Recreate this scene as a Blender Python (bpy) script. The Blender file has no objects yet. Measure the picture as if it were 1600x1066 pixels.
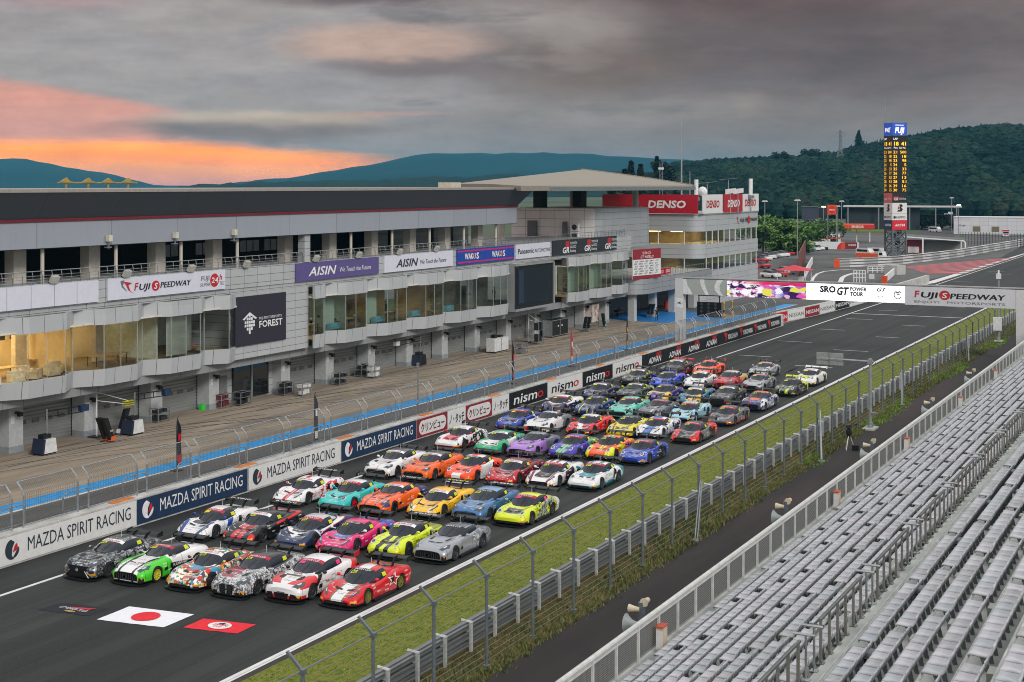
import bpy, bmesh, math, random
from mathutils import Vector, Matrix
from mathutils.geometry import tessellate_polygon
R = math.radians
rnd = random.Random(7)
sc = bpy.context.scene
col = sc.collection
# ---------------------------------------------------------------- camera
YAW = 27.45
cd = bpy.data.cameras.new('camera')
cd.sensor_width = 36.0; cd.lens = 36.0 * 2181 / 1600
cd.shift_y = -(533.0 - 289.0) / 1600
cd.clip_start = 0.5; cd.clip_end = 60000
cam = bpy.data.objects.new('camera', cd); col.objects.link(cam)
cam.location = (0, 0, 18); cam.rotation_euler = (R(90), 0, R(YAW))
sc.camera = cam
# ---------------------------------------------------------------- node helper
class E:
    """small expression builder for shader node values"""
    def __init__(s, nt, v): s.nt = nt; s.v = v
    def _m(s, op, *a):
        n = s.nt.nodes.new('ShaderNodeMath'); n.operation = op
        for i, q in enumerate((s,) + a):
            q = q.v if isinstance(q, E) else q
            if isinstance(q, (int, float)): n.inputs[i].default_value = q
            else: s.nt.links.new(q, n.inputs[i])
        return E(s.nt, n.outputs[0])
    def __add__(s, o): return s._m('ADD', o)
    __radd__ = __add__
    def __sub__(s, o): return s._m('SUBTRACT', o)
    def __rsub__(s, o): return (s * -1) + o
    def __mul__(s, o): return s._m('MULTIPLY', o)
    __rmul__ = __mul__
    def __truediv__(s, o): return s._m('DIVIDE', o)
    def abs(s): return s._m('ABSOLUTE')
    def clamp(s): return s._m('MAXIMUM', 0.0)._m('MINIMUM', 1.0)
    def step(s, soft=0.01): return (s / soft + 0.5).clamp()
    def ss(s, a, b):
        n = s.nt.nodes.new('ShaderNodeMapRange'); n.interpolation_type = 'SMOOTHSTEP'
        s.nt.links.new(s.v, n.inputs[0])
        n.inputs[1].default_value = a; n.inputs[2].default_value = b
        if a > b:
            n.inputs[1].default_value = b; n.inputs[2].default_value = a
            n.inputs[3].default_value = 1; n.inputs[4].default_value = 0
        return E(s.nt, n.outputs[0])
def lin(c):
    """sRGB 0-255 to linear"""
    return tuple((v / 255 / 12.92) if v / 255 <= 0.04045 else ((v / 255 + 0.055) / 1.055) ** 2.4 for v in c[:3])
def mixc(nt, f, a, b, mode='MIX'):
    n = nt.nodes.new('ShaderNodeMix'); n.data_type = 'RGBA'; n.blend_type = mode
    for k, q in ((0, f), (6, a), (7, b)):
        q = q.v if isinstance(q, E) else q
        if isinstance(q, (tuple, list)): n.inputs[k].default_value = tuple(q[:3]) + (1,)
        elif isinstance(q, (int, float)): n.inputs[k].default_value = q
        else: nt.links.new(q, n.inputs[k])
    return n.outputs[2]
def sepxyz(nt, sock):
    n = nt.nodes.new('ShaderNodeSeparateXYZ'); nt.links.new(sock, n.inputs[0])
    return [E(nt, n.outputs[i]) for i in range(3)]
def comb(nt, a, b, c):
    n = nt.nodes.new('ShaderNodeCombineXYZ')
    for i, q in enumerate((a, b, c)):
        q = q.v if isinstance(q, E) else q
        if isinstance(q, (int, float)): n.inputs[i].default_value = q
        else: nt.links.new(q, n.inputs[i])
    return n.outputs[0]
def noise(nt, vec, scale=1.0, detail=4.0, rough=0.55, dist=0.0):
    n = nt.nodes.new('ShaderNodeTexNoise'); n.inputs['Scale'].default_value = scale
    n.inputs['Detail'].default_value = detail; n.inputs['Roughness'].default_value = rough
    n.inputs['Distortion'].default_value = dist
    if vec is not None: nt.links.new(vec, n.inputs['Vector'])
    return E(nt, n.outputs[0])
# ---------------------------------------------------------------- world: dusk overcast, unseen upper sky brightened to light the scene
SUN_EL, SUN_ROT = 30.0, 122.0
w = bpy.data.worlds.new('World'); sc.world = w; w.use_nodes = True
nt = w.node_tree; nt.nodes.clear()
tc = nt.nodes.new('ShaderNodeTexCoord')
dx, dy, dz = sepxyz(nt, tc.outputs['Generated'])
az = dx._m('ARCTAN2', dy) + R(YAW)
el = dz._m('ARCSINE')
U = az * 2240 + 800
V = 289 - el * 2181
nv = comb(nt, U * 0.0022, V * 0.0085, 0.0)
n1 = noise(nt, nv, 1.0, 6, 0.55, 0.4)
n2 = noise(nt, comb(nt, U * 0.0045, V * 0.019, 3.7), 1.0, 6, 0.6, 0.3)
n3 = noise(nt, comb(nt, U * 0.0016, V * 0.045, 9.1), 1.0, 5, 0.6, 0.2)
wob = (n1 - 0.5) * 120
wob2 = (n2 - 0.5) * 60
def blob(u0, v0, ru, rv, soft=0.6):
    a = (U + wob - u0) / ru; b = (V + wob2 * 0.7 - v0) / rv
    d = (a * a + b * b)._m('SQRT')
    return d.ss(1.0 + soft * 0.5, 1.0 - soft)
c = mixc(nt, (U + wob).ss(420, 1250), lin((166, 157, 154)), lin((134, 118, 112)))
c = mixc(nt, n2.ss(0.42, 0.72) * 0.35, c, lin((148, 148, 156)))
c = mixc(nt, n1.ss(0.5, 0.75) * 0.5, c, lin((172, 163, 160)))
c = mixc(nt, (V + wob2).ss(150, 230) * (U).ss(300, 800) * 0.6, c, lin((132, 121, 115)))
c = mixc(nt, blob(1290, 74, 620, 92, 0.8) * 0.95, c, lin((102, 86, 83)))
c = mixc(nt, blob(900, 96, 190, 56, 0.8) * 0.7, c, lin((120, 98, 84)))
c = mixc(nt, blob(1180, -6, 420, 46, 0.8) * 0.8, c, lin((98, 72, 68)))
c = mixc(nt, blob(560, -8, 190, 24, 0.8) * 0.95, c, lin((104, 80, 82)))
c = mixc(nt, blob(600, 70, 170, 34, 0.5) * 0.9, c, lin((196, 164, 148)))
c = mixc(nt, blob(660, 108, 190, 20, 0.8) * 0.85, c, lin((122, 106, 104)))
c = mixc(nt, blob(80, 8, 130, 26, 0.9) * 0.7, c, lin((168, 134, 138)))
c = mixc(nt, blob(880, 40, 130, 40, 0.8) * 0.6, c, lin((176, 164, 156)))
pink = (V + wob2 * 0.25 - (U * 0.16 + 126)).ss(-4, 14) * U.ss(330, 200)
c = mixc(nt, pink * (n3 * 0.5 + 0.6).clamp(), c, (0.80, 0.33, 0.24))
c = mixc(nt, blob(1000, 172, 330, 20, 0.9) * 0.45, c, lin((150, 140, 132)))
org = (V + wob2 * 0.35 + (n3 - 0.5) * 26 - (U._m('MAXIMUM', 300.0) - 300) * 0.09 - 222).ss(-12, 12) * U.ss(720, 560)
oc = mixc(nt, n3.ss(0.35, 0.7), (1.65, 0.42, 0.0), (1.8, 0.56, 0.0))
oc = mixc(nt, V.ss(262, 290), oc, (1.3, 0.42, 0.18))
oc = mixc(nt, V.ss(238, 214), oc, (1.15, 0.42, 0.18))
c = mixc(nt, org, c, oc)
bar = blob(395, 199, 225, 25, 0.5)
c = mixc(nt, bar * 1.0, c, mixc(nt, (V + wob2 * 0.6).ss(176, 206), lin((206, 186, 164)), lin((134, 118, 112))))
c = mixc(nt, blob(580, 182, 120, 5, 0.9) * 0.6, c, lin((205, 158, 140)))
c = mixc(nt, blob(1185, 158, 26, 13, 0.9) * 0.4, c, lin((165, 148, 138)))
n4 = noise(nt, comb(nt, U * 0.011 + n1, V * 0.036 + n2, 5.3), 1.0, 7, 0.6, 0.0)
n5 = noise(nt, comb(nt, U * 0.004, V * 0.020, 8.8), 1.0, 7, 0.6, 0.15)
n6 = noise(nt, comb(nt, U * 0.05, V * 0.07, 2.2), 1.0, 5, 0.7)
f_ = (n4 - 0.5) * 0.6 + (n5 - 0.5) * 0.7 + (n6 - 0.5) * 0.14 + 1.03
c = mixc(nt, 1.0, c, comb(nt, f_, f_, f_ * 0.985 + 0.01), 'MULTIPLY')
c = mixc(nt, n5.ss(0.56, 0.74) * U.ss(100, 700) * V.ss(250, 150) * 0.55, c, lin((86, 78, 79)))
c = mixc(nt, n5.ss(0.46, 0.28) * V.ss(230, 150) * U.ss(1150, 750) * 0.4, c, lin((186, 170, 164)))
# out of view overhead and behind, the sky is brightened as added fill light
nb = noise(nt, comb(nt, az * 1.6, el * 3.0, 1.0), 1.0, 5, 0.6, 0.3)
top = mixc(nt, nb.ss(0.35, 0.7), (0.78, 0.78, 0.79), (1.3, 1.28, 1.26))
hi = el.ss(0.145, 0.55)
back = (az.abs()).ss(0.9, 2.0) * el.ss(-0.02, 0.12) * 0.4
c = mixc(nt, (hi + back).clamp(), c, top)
c = mixc(nt, el.ss(0.0, -0.06), c, (0.12, 0.12, 0.12))
sky = nt.nodes.new('ShaderNodeTexSky'); sky.sky_type = 'NISHITA'; sky.sun_disc = False
sky.sun_elevation = R(SUN_EL); sky.sun_rotation = R(SUN_ROT)
b1 = nt.nodes.new('ShaderNodeBackground'); b1.inputs[1].default_value = 0.05
nt.links.new(sky.outputs[0], b1.inputs[0])
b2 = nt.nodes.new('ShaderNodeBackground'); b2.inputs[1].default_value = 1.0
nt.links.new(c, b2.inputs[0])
mx = nt.nodes.new('ShaderNodeMixShader'); mx.inputs[0].default_value = 0.95
nt.links.new(b1.outputs[0], mx.inputs[1]); nt.links.new(b2.outputs[0], mx.inputs[2])
wo = nt.nodes.new('ShaderNodeOutputWorld'); nt.links.new(mx.outputs[0], wo.inputs[0])
w.cycles.sampling_method = 'MANUAL'; w.cycles.sample_map_resolution = 512
# ---------------------------------------------------------------- soft sun lamp added from behind right, away from the sunset, to light facades
sd = bpy.data.lights.new('sun', 'SUN'); sd.energy = 1.7; sd.angle = R(14); sd.color = (1.0, 0.95, 0.88)
so = bpy.data.objects.new('sun', sd); col.objects.link(so)
sdir = Vector((math.sin(R(SUN_ROT)) * math.cos(R(SUN_EL)), math.cos(R(SUN_ROT)) * math.cos(R(SUN_EL)), math.sin(R(SUN_EL))))
so.rotation_euler = sdir.to_track_quat('Z', 'Y').to_euler()
so.location = (0, 0, 200)
sc.view_settings.view_transform = 'Standard'; sc.view_settings.look = 'None'
sc.view_settings.exposure = 0.0; sc.view_settings.gamma = 1.0; sc.view_settings.use_curve_mapping = False
sc.cycles.max_bounces = 6; sc.cycles.diffuse_bounces = 3; sc.cycles.glossy_bounces = 3
sc.cycles.transparent_max_bounces = 12; sc.cycles.volume_bounces = 1
sc.cycles.use_denoising = True; sc.cycles.filter_width = 1.0
# ---------------------------------------------------------------- materials
_mats = {}
def mat(name, c, rough=0.6, metal=0.0, var=0.12, scale=3.0, coat=0.0, emit=0.0, streak=None, bump=0.0, spec=0.5, c2=None, thr=(0.35, 0.7), dirt=None):
    """principled surface; c is sRGB 0-255. var: tone variation, streak: (sx,sy,sz) stretch, c2: second colour by noise"""
    if name in _mats: return _mats[name]
    m = bpy.data.materials.new(name); m.use_nodes = True; nt = m.node_tree
    p = nt.nodes['Principled BSDF']; cl = lin(c)
    p.inputs['Roughness'].default_value = rough; p.inputs['Metallic'].default_value = metal
    p.inputs['Specular IOR Level'].default_value = spec
    p.inputs['Coat Weight'].default_value = coat; p.inputs['Coat Roughness'].default_value = 0.05
    p.inputs['Base Color'].default_value = cl + (1,)
    if var or c2:
        g = nt.nodes.new('ShaderNodeNewGeometry'); vec = g.outputs['Position']
        if streak:
            x, y, z = sepxyz(nt, vec); vec = comb(nt, x * streak[0], y * streak[1], z * streak[2])
        f = noise(nt, vec, scale, 5, 0.6)
        a = tuple(v * (1 - var) for v in cl); b = tuple(min(1, v * (1 + var)) for v in cl)
        cc = mixc(nt, f.ss(0.3, 0.7), a, b)
        if c2:
            f2 = noise(nt, vec, scale * 0.37, 6, 0.65)
            cc = mixc(nt, f2.ss(*thr), cc, lin(c2))
        nt.links.new(cc, p.inputs['Base Color'])
        if bump:
            bn = nt.nodes.new('ShaderNodeBump'); bn.inputs['Strength'].default_value = bump; bn.inputs['Distance'].default_value = 0.02
            nt.links.new(noise(nt, vec, scale * 8, 4).v, bn.inputs['Height']); nt.links.new(bn.outputs[0], p.inputs['Normal'])
    if emit:
        p.inputs['Emission Color'].default_value = cl + (1,); p.inputs['Emission Strength'].default_value = emit
    _mats[name] = m
    return m
def pane(name, tint=(150, 175, 170), refl=0.25, trans=0.75):
    """thin window glass: tinted see-through with a mirror coat"""
    if name in _mats: return _mats[name]
    m = bpy.data.materials.new(name); m.use_nodes = True; nt = m.node_tree; nt.nodes.clear()
    t = nt.nodes.new('ShaderNodeBsdfTransparent'); t.inputs[0].default_value = tuple(min(1, v / 255 * trans) for v in tint) + (1,)
    g = nt.nodes.new('ShaderNodeBsdfGlossy'); g.inputs['Roughness'].default_value = 0.03; g.inputs[0].default_value = (0.9, 0.95, 0.95, 1)
    fr = nt.nodes.new('ShaderNodeFresnel'); fr.inputs[0].default_value = 1.5
    f = (E(nt, fr.outputs[0]) + refl * 0.5).clamp()
    mx = nt.nodes.new('ShaderNodeMixShader'); nt.links.new(f.v, mx.inputs[0])
    nt.links.new(t.outputs[0], mx.inputs[1]); nt.links.new(g.outputs[0], mx.inputs[2])
    o = nt.nodes.new('ShaderNodeOutputMaterial'); nt.links.new(mx.outputs[0], o.inputs[0])
    _mats[name] = m
    return m
# ---------------------------------------------------------------- mesh helpers
class MB:
    def __init__(s): s.v = []; s.f = []; s.m = []; s.mi = 0
    def add(s, vs, fs):
        n = len(s.v); s.v += [tuple(q) for q in vs]
        s.f += [tuple(i + n for i in q) for q in fs]; s.m += [s.mi] * len(fs); return s
    def box(s, x0, x1, y0, y1, z0, z1):
        return s.add([(x0, y0, z0), (x1, y0, z0), (x1, y1, z0), (x0, y1, z0), (x0, y0, z1), (x1, y0, z1), (x1, y1, z1), (x0, y1, z1)],
                     [(0, 3, 2, 1), (4, 5, 6, 7), (0, 1, 5, 4), (1, 2, 6, 5), (2, 3, 7, 6), (3, 0, 4, 7)])
    def cbox(s, cx, cy, z0, wx, wy, h): return s.box(cx - wx / 2, cx + wx / 2, cy - wy / 2, cy + wy / 2, z0, z0 + h)
    def quad(s, a, b, c, d): return s.add([a, b, c, d], [(0, 1, 2, 3)])
    def prism(s, pts, z0, z1):
        """plan polygon (ccw) extruded upward"""
        n = len(pts)
        vs = [(p[0], p[1], z0) for p in pts] + [(p[0], p[1], z1) for p in pts]
        tri = tessellate_polygon([[Vector((p[0], p[1], 0)) for p in pts]])
        fs = [(t[0] + n, t[1] + n, t[2] + n) for t in tri] + [(t[2], t[1], t[0]) for t in tri]
        fs += [(i, (i + 1) % n, (i + 1) % n + n, i + n) for i in range(n)]
        return s.add(vs, fs)
    def slab(s, pts, d):
        """any planar polygon of 3-D points given depth vector d"""
        n = len(pts); d = Vector(d)
        vs = [Vector(p) for p in pts] + [Vector(p) + d for p in pts]
        tri = tessellate_polygon([[Vector(p) for p in pts]])
        fs = [tuple(t) for t in tri] + [(t[2] + n, t[1] + n, t[0] + n) for t in tri]
        fs += [(i, (i + 1) % n, (i + 1) % n + n, i + n) for i in range(n)]
        return s.add(vs, fs)
    def tube(s, path, r, n=6, cap=True):
        P = [Vector(p) for p in path]; rr = r if isinstance(r, (list, tuple)) else [r] * len(P)
        vs = []; fs = []
        for i, p in enumerate(P):
            t = (P[min(i + 1, len(P) - 1)] - P[max(i - 1, 0)]).normalized()
            a = Vector((0, 0, 1)) if abs(t.z) < 0.9 else Vector((1, 0, 0))
            u = t.cross(a).normalized(); q = t.cross(u)
            for k in range(n):
                an = 2 * math.pi * k / n
                vs.append(p + u * (math.cos(an) * rr[i]) + q * (math.sin(an) * rr[i]))
        for i in range(len(P) - 1):
            for k in range(n): fs.append((i * n + k, i * n + (k + 1) % n, (i + 1) * n + (k + 1) % n, (i + 1) * n + k))
        if cap: fs += [tuple(range(n - 1, -1, -1)), tuple(range((len(P) - 1) * n, len(P) * n))]
        return s.add(vs, fs)
    def bar(s, a, b, w, h=None):
        """square bar from a to b"""
        a = Vector(a); b = Vector(b); t = (b - a).normalized()
        up = Vector((0, 0, 1)) if abs(t.z) < 0.95 else Vector((0, 1, 0))
        u = t.cross(up).normalized() * (w / 2); q = u.cross(t).normalized() * ((h or w) / 2)
        vs = [a - u - q, a + u - q, a + u + q, a - u + q, b - u - q, b + u - q, b + u + q, b - u + q]
        return s.add(vs, [(0, 1, 2, 3), (7, 6, 5, 4), (0, 4, 5, 1), (1, 5, 6, 2), (2, 6, 7, 3), (3, 7, 4, 0)])
    def lathe(s, prof, c=(0, 0, 0), n=12, axis='z'):
        vs = []; fs = []
        for r, h in prof:
            for k in range(n):
                a = 2 * math.pi * k / n; x, y = r * math.cos(a), r * math.sin(a)
                vs.append({'z': (c[0] + x, c[1] + y, c[2] + h), 'x': (c[0] + h, c[1] + x, c[2] + y), 'y': (c[0] + x, c[1] + h, c[2] + y)}[axis])
        for i in range(len(prof) - 1):
            for k in range(n): fs.append((i * n + k, i * n + (k + 1) % n, (i + 1) * n + (k + 1) % n, (i + 1) * n + k))
        fs += [tuple(range(n - 1, -1, -1)), tuple(range((len(prof) - 1) * n, len(prof) * n))]
        return s.add(vs, fs)
    def ball(s, c, r, n=8, m=5, sq=(1, 1, 1)):
        prof = [(r * math.sin(math.pi * (i + .02) / (m + .04)), -r * math.cos(math.pi * (i + .02) / (m + .04))) for i in range(m + 1)]
        k = len(s.v); s.lathe(prof, (0, 0, 0), n)
        for i in range(k, len(s.v)):
            x, y, z = s.v[i]; s.v[i] = (c[0] + x * sq[0], c[1] + y * sq[1], c[2] + z * sq[2])
        return s
    def mesh(s, name, mats):
        me = bpy.data.meshes.new(name); me.from_pydata(s.v, [], s.f)
        for m in (mats if isinstance(mats, (list, tuple)) else [mats]): me.materials.append(m)
        if any(s.m): me.polygons.foreach_set('material_index', s.m)
        return me
    def build(s, name, mats, parent=None, smooth=False, loc=None):
        me = s.mesh(name, mats)
        if smooth: me.polygons.foreach_set('use_smooth', [True] * len(me.polygons))
        o = link(name, me, parent)
        if loc: o.location = loc
        return o
def link(name, data, parent=None):
    o = bpy.data.objects.new(name, data); col.objects.link(o)
    if parent: o.parent = parent
    return o
def tag(o, label, cat, group=None):
    o['label'] = label; o['category'] = cat
    if group: o['group'] = group
    return o
def thing(name, label, cat, loc=(0, 0, 0), rz=0, group=None):
    o = link(name, None); o.location = loc; o.rotation_euler = (0, 0, rz); o.empty_display_size = 0.3
    return tag(o, label, cat, group)
def struct(o, kind='structure'): o['kind'] = kind; return o
def dup(o, loc=None, rz=None, label=None, parent=None):
    c = o.copy(); col.objects.link(c)
    if parent: c.parent = parent
    if loc is not None: c.location = loc
    if rz is not None: c.rotation_euler = (0, 0, rz)
    if label: c['label'] = label
    for ch in list(o.children): dup(ch, parent=c)
    return c
_txt = {}
def text_mesh(s, size=1.0, bold=0.0, shear=0.0, sx=1.0, depth=0.012, align='LEFT'):
    if 'M' in s or 'W' in s: bold = 0.0
    """flat lettering in local XY as a mesh MB (vertices start at 0,0)"""
    key = (s, size, bold, shear, sx, depth, align)
    if key in _txt: return _txt[key]
    cu = bpy.data.curves.new('t', 'FONT'); cu.body = s; cu.size = size; cu.offset = bold * size; cu.shear = shear
    cu.extrude = 0; cu.align_x = align; cu.resolution_u = 2
    ob = bpy.data.objects.new('t', cu); col.objects.link(ob)
    dg = bpy.context.evaluated_depsgraph_get()
    me = bpy.data.meshes.new_from_object(ob.evaluated_get(dg))
    vs = [(v.co.x * sx, v.co.y, depth) for v in me.vertices]; fs = [tuple(p.vertices) for p in me.polygons]
    bpy.data.objects.remove(ob); bpy.data.curves.remove(cu); bpy.data.meshes.remove(me)
    _txt[key] = (vs, fs); return vs, fs
def lettering(s, m, org, face='x', parent=None, size=1.0, bold=0.01, shear=0.0, width=None, depth=0.012, center=False, name='lettering', sx=1.0):
    """letters standing on a face: 'x' faces +X (reads along +Y), 'y' faces -Y (reads along +X), 'z' lies flat"""
    vs, fs = text_mesh(s, size, bold, shear, sx, depth)
    x0 = min(v[0] for v in vs); x1 = max(v[0] for v in vs)
    k = 1.0 if width is None else width / (x1 - x0)
    off = -(x0 + x1) / 2 if center else -x0
    mb = MB()
    n2_ = len(vs)
    if bold >= .01 and ('M' in s or 'W' in s):
        e = bold * size * 1.2; vs = [(x - e, y, z) for x, y, z in vs] + [(x + e, y + e * .5, z + .003) for x, y, z in vs]; fs = list(fs) + [tuple(i + n2_ for i in f) for f in fs]
    out = []
    for x, y, z in vs:
        x = (x + off) * k
        out.append({'x': (org[0] + z, org[1] + x, org[2] + y), 'y': (org[0] + x, org[1] - z, org[2] + y), 'z': (org[0] + x, org[1] + y, org[2] + z)}[face])
    mb.add(out, fs)
    return mb.build(name, m, parent)
def shape2d(mb, pts, org, face, depth=0.014):
    """flat polygon (local x,y) standing on a face"""
    P = []
    for x, y in pts:
        P.append({'x': (org[0] + depth, org[1] + x, org[2] + y), 'y': (org[0] + x, org[1] - depth, org[2] + y), 'z': (org[0] + x, org[1] + y, org[2] + depth)}[face])
    tri = tessellate_polygon([[Vector(p) for p in P]])
    mb.add(P, [tuple(t) for t in tri]); return mb
def circ(cx, cy, rx, ry=None, n=20, a0=0, a1=360):
    ry = rx if ry is None else ry
    return [(cx + rx * math.cos(R(a0 + (a1 - a0) * i / (n if a1 - a0 == 360 else n - 1))), cy + ry * math.sin(R(a0 + (a1 - a0) * i / (n if a1 - a0 == 360 else n - 1)))) for i in range(n)]
WHITE = mat('white_paint', (225, 226, 228), 0.5); BLACK = mat('black_paint', (22, 23, 26), 0.45)
GREY = mat('grey_metal', (140, 146, 150), 0.45, 0.6, 0.15); GALV = mat('galvanised_steel', (165, 170, 174), 0.4, 0.7, 0.2, 6)
DARK = mat('dark_metal', (50, 54, 58), 0.5, 0.3); RED = mat('red_paint', (196, 24, 40), 0.45); NAVY = mat('navy_vinyl', (30, 52, 82), 0.5)
STEEL = mat('stainless_rail', (172, 176, 176), 0.3, 0.9, 0.1)
RUB = mat('rubber', (24, 24, 25), 0.8)
# ================================================================ ground, track, markings
def sheet(name, pts, z, m):
    mb = MB(); tri = tessellate_polygon([[Vector((p[0], p[1], 0)) for p in pts]])
    vs = [(p[0], p[1], z) for p in pts]
    fs = []
    for t in tri:
        a, b, c = (Vector(vs[i]) for i in t)
        fs.append(tuple(t) if (b - a).cross(c - a).z > 0 else (t[2], t[1], t[0]))
    mb.add(vs, fs)
    return struct(mb.build(name, m))
def rect(x0, x1, y0, y1): return [(x0, y0), (x1, y0), (x1, y1), (x0, y1)]
def track_mat(name, base, dark, lightc, seams):
    m = bpy.data.materials.new(name); m.use_nodes = True; nt = m.node_tree; p = nt.nodes['Principled BSDF']; p.inputs['Roughness'].default_value = .75; p.inputs['Specular IOR Level'].default_value = .3
    g = nt.nodes.new('ShaderNodeNewGeometry'); x, y, z = sepxyz(nt, g.outputs['Position'])
    a = noise(nt, comb(nt, x * 1.6, y * .018, 0.0), 1.0, 5, .62); b = noise(nt, comb(nt, x * .35, y * .05, 4.0), 1.0, 6, .7); d = noise(nt, g.outputs['Position'], 7.0, 4, .7); e = noise(nt, comb(nt, x * .5, y * .012, 9.0), 1.0, 3, .5)
    c = mixc(nt, a.ss(.4, .66), lin(base), lin(dark)); c = mixc(nt, b.ss(.54, .72) * .7, c, lin(lightc)); c = mixc(nt, e.ss(.52, .62) * .65, c, lin(tuple(v * .72 for v in dark))); c = mixc(nt, d.ss(.3, .75) * .35, c, lin(lightc))
    k = None
    for s_ in seams: q = ((x - s_).abs() * -1 + .035).step(.02); k = q if k is None else k._m('MAXIMUM', q)
    cr = ((y / 46.0)._m('FRACT') * -46 + .05).step(.03); k = k._m('MAXIMUM', cr * .8)
    c = mixc(nt, k * .6, c, lin(tuple(v * .55 for v in dark))); nt.links.new(c, p.inputs['Base Color']); return m
M_track = track_mat('track_asphalt', (50, 53, 53), (38, 41, 41), (64, 66, 64), (-50.2, -44.4, -40.3, -36.2))
M_pit = mat('pit_lane_asphalt', (96, 97, 96), 0.8, var=0.12, scale=1.2, streak=(0.5, 0.03, 1), c2=(74, 75, 75), spec=0.3)
M_apron = mat('pit_apron_concrete', (154, 142, 126), 0.85, var=0.2, scale=1.3, streak=(0.8, 0.09, 1), c2=(126, 118, 109), thr=(0.47, 0.66), spec=0.3)
M_pad = mat('paddock_asphalt', (98, 98, 98), 0.85, var=0.15, scale=0.12, c2=(80, 80, 80), spec=0.3)
M_road = mat('service_road_asphalt', (50, 47, 46), 0.85, var=0.2, scale=0.5, streak=(1, 0.15, 1), c2=(66, 56, 54), thr=(0.5, 0.7), spec=0.3)
M_land = mat('far_ground', (70, 86, 58), 0.95, var=0.3, scale=0.02, c2=(92, 96, 84), spec=0.1)
M_verge = mat('mown_grass', (98, 112, 44), 0.95, var=0.4, scale=5, c2=(126, 126, 58), spec=0.1, bump=0.6)
M_rough = mat('rough_grass', (82, 82, 46), 0.95, var=0.45, scale=5, c2=(112, 92, 64), spec=0.1, bump=0.8)
M_line = mat('line_paint', (214, 214, 214), 0.6, var=0.1, scale=2.0, c2=(176, 176, 176), thr=(0.55, 0.8))
M_conc = mat('concrete', (176, 176, 172), 0.8, var=0.1, scale=1.5, c2=(146, 146, 144), thr=(0.5, 0.8))
M_blue = mat('blue_road_paint', (30, 146, 214), 0.6, var=0.08, scale=2)
sheet('ground', [(20000 * math.cos(a * math.pi / 16), 20000 * math.sin(a * math.pi / 16)) for a in range(32)], -0.05, M_land)
sheet('track', [(-51.9, 0), (-32.3, 0), (-32.3, 330), (-20, 520), (20, 700), (20, 730), (-60, 730), (-57, 446), (-50, 330), (-51.9, 260)], 0.0, M_track)
sheet('pit_lane', [(-59.6, 0), (-51.9, 0), (-51.9, 262), (-59.6, 262)], 0.0, M_pit)
sheet('pit_apron', rect(-80.5, -59.6, 0, 186), 0.0, M_apron)
sheet('paddock', [(-220, 186), (-59.6, 186), (-59.6, 262), (-51.9, 262), (-50, 330), (-57, 446), (-60, 520), (-220, 520)], -0.004, M_pad)
sheet('service_road', rect(-24.3, -16.7, 0, 300), 0.0, M_road)
sheet('grass_verge', rect(-32.0, -26.9, 0, 420), 0.0, M_verge)
sheet('track_edge', rect(-32.3, -32.0, 0, 420), 0.0, mat('track_edge_soil', (58, 52, 42), 0.9, var=0.3, scale=4))
sheet('rough_verge', rect(-26.9, -24.3, 0, 420), -0.002, M_rough)
sheet('white_line', rect(-48.2, -47.98, 0, 600), 0.004, M_line)
sheet('white_line', rect(-32.72, -32.36, 0, 330), 0.004, M_line)
sheet('blue_strip', [(-61.75, 0), (-60.35, 0), (-58.9, 206), (-60.6, 206)], 0.004, M_blue)
sheet('white_line', [(-60.3, 0), (-60.1, 0), (-58.66, 206), (-58.86, 206)], 0.004, M_line)
sheet('white_line', rect(-56.0, -55.88, 0, 120), 0.004, mat('faded_line', (140, 140, 138), 0.7))
sheet('red_line', rect(-71.6, -71.48, 0, 168), 0.004, mat('faded_red_line', (140, 72, 66), 0.8, c2=(150, 138, 126)))
sheet('blue_mat', [(-76.5, 172.5), (-66.5, 170.5), (-60.9, 177.0), (-62.0, 183), (-69.1, 187.4), (-76.5, 185)], 0.006, mat('blue_floor_paint', (30, 120, 188), 0.55, var=0.1, scale=1))
# yellow pit box ticks
for k in range(9):
    y = 93 + k * 6.9
    sheet('yellow_mark', rect(-68.2, -66.9, y, y + 0.25), 0.004, mat('faded_yellow', (176, 158, 84), 0.8, c2=(150, 140, 128)))
def px(x, y, h=0.0):
    """a point of the ground (height h) that the photo shows at pixel x, y"""
    k = (18.0 - h) / (y - 289.0); xc = (x - 800.0) * k; zc = 2181.0 * k
    c_, s_ = math.cos(R(YAW)), math.sin(R(YAW))
    return (xc * c_ - zc * s_, xc * s_ + zc * c_)
def onX(x, X):
    """y of the point at photo column x on the plane X"""
    t = (x - 800.0) / 2181.0; c_, s_ = math.cos(R(YAW)), math.sin(R(YAW))
    return X / (t * c_ - s_) * (t * s_ + c_)
# grid slots and start line painted across the track
def cross_line(x0, x1, y, wd=0.16): sheet('grid_line', rect(x0, x1, y, y + wd), 0.004, M_line)
for a, b in (((1152, 556), (1208, 557)), ((1277, 515), (1322, 515.6)), ((1214, 533.6), (1270, 534.7)), ((1367, 526.8), (1405, 527.7)), ((1300, 547.5), (1358, 548.7)), ((1408, 508.7), (1446, 509.5)),
             ((1240, 572), (1302, 574)), ((1320, 498.6), (1365, 499)), ((1478, 479.8), (1508, 480.3)), ((1372, 485), (1403, 485.8)), ((1490, 440), (1520, 441)), ((1550, 428), (1580, 429)), ((1540, 424), (1570, 424.5))):
    pa, pb = px(*a), px(*b); cross_line(pa[0], pb[0], (pa[1] + pb[1]) / 2)
pa, pb = px(1326, 492), px(1504, 495); cross_line(-47.9, -32.8, (pa[1] + pb[1]) / 2, 0.35)
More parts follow.
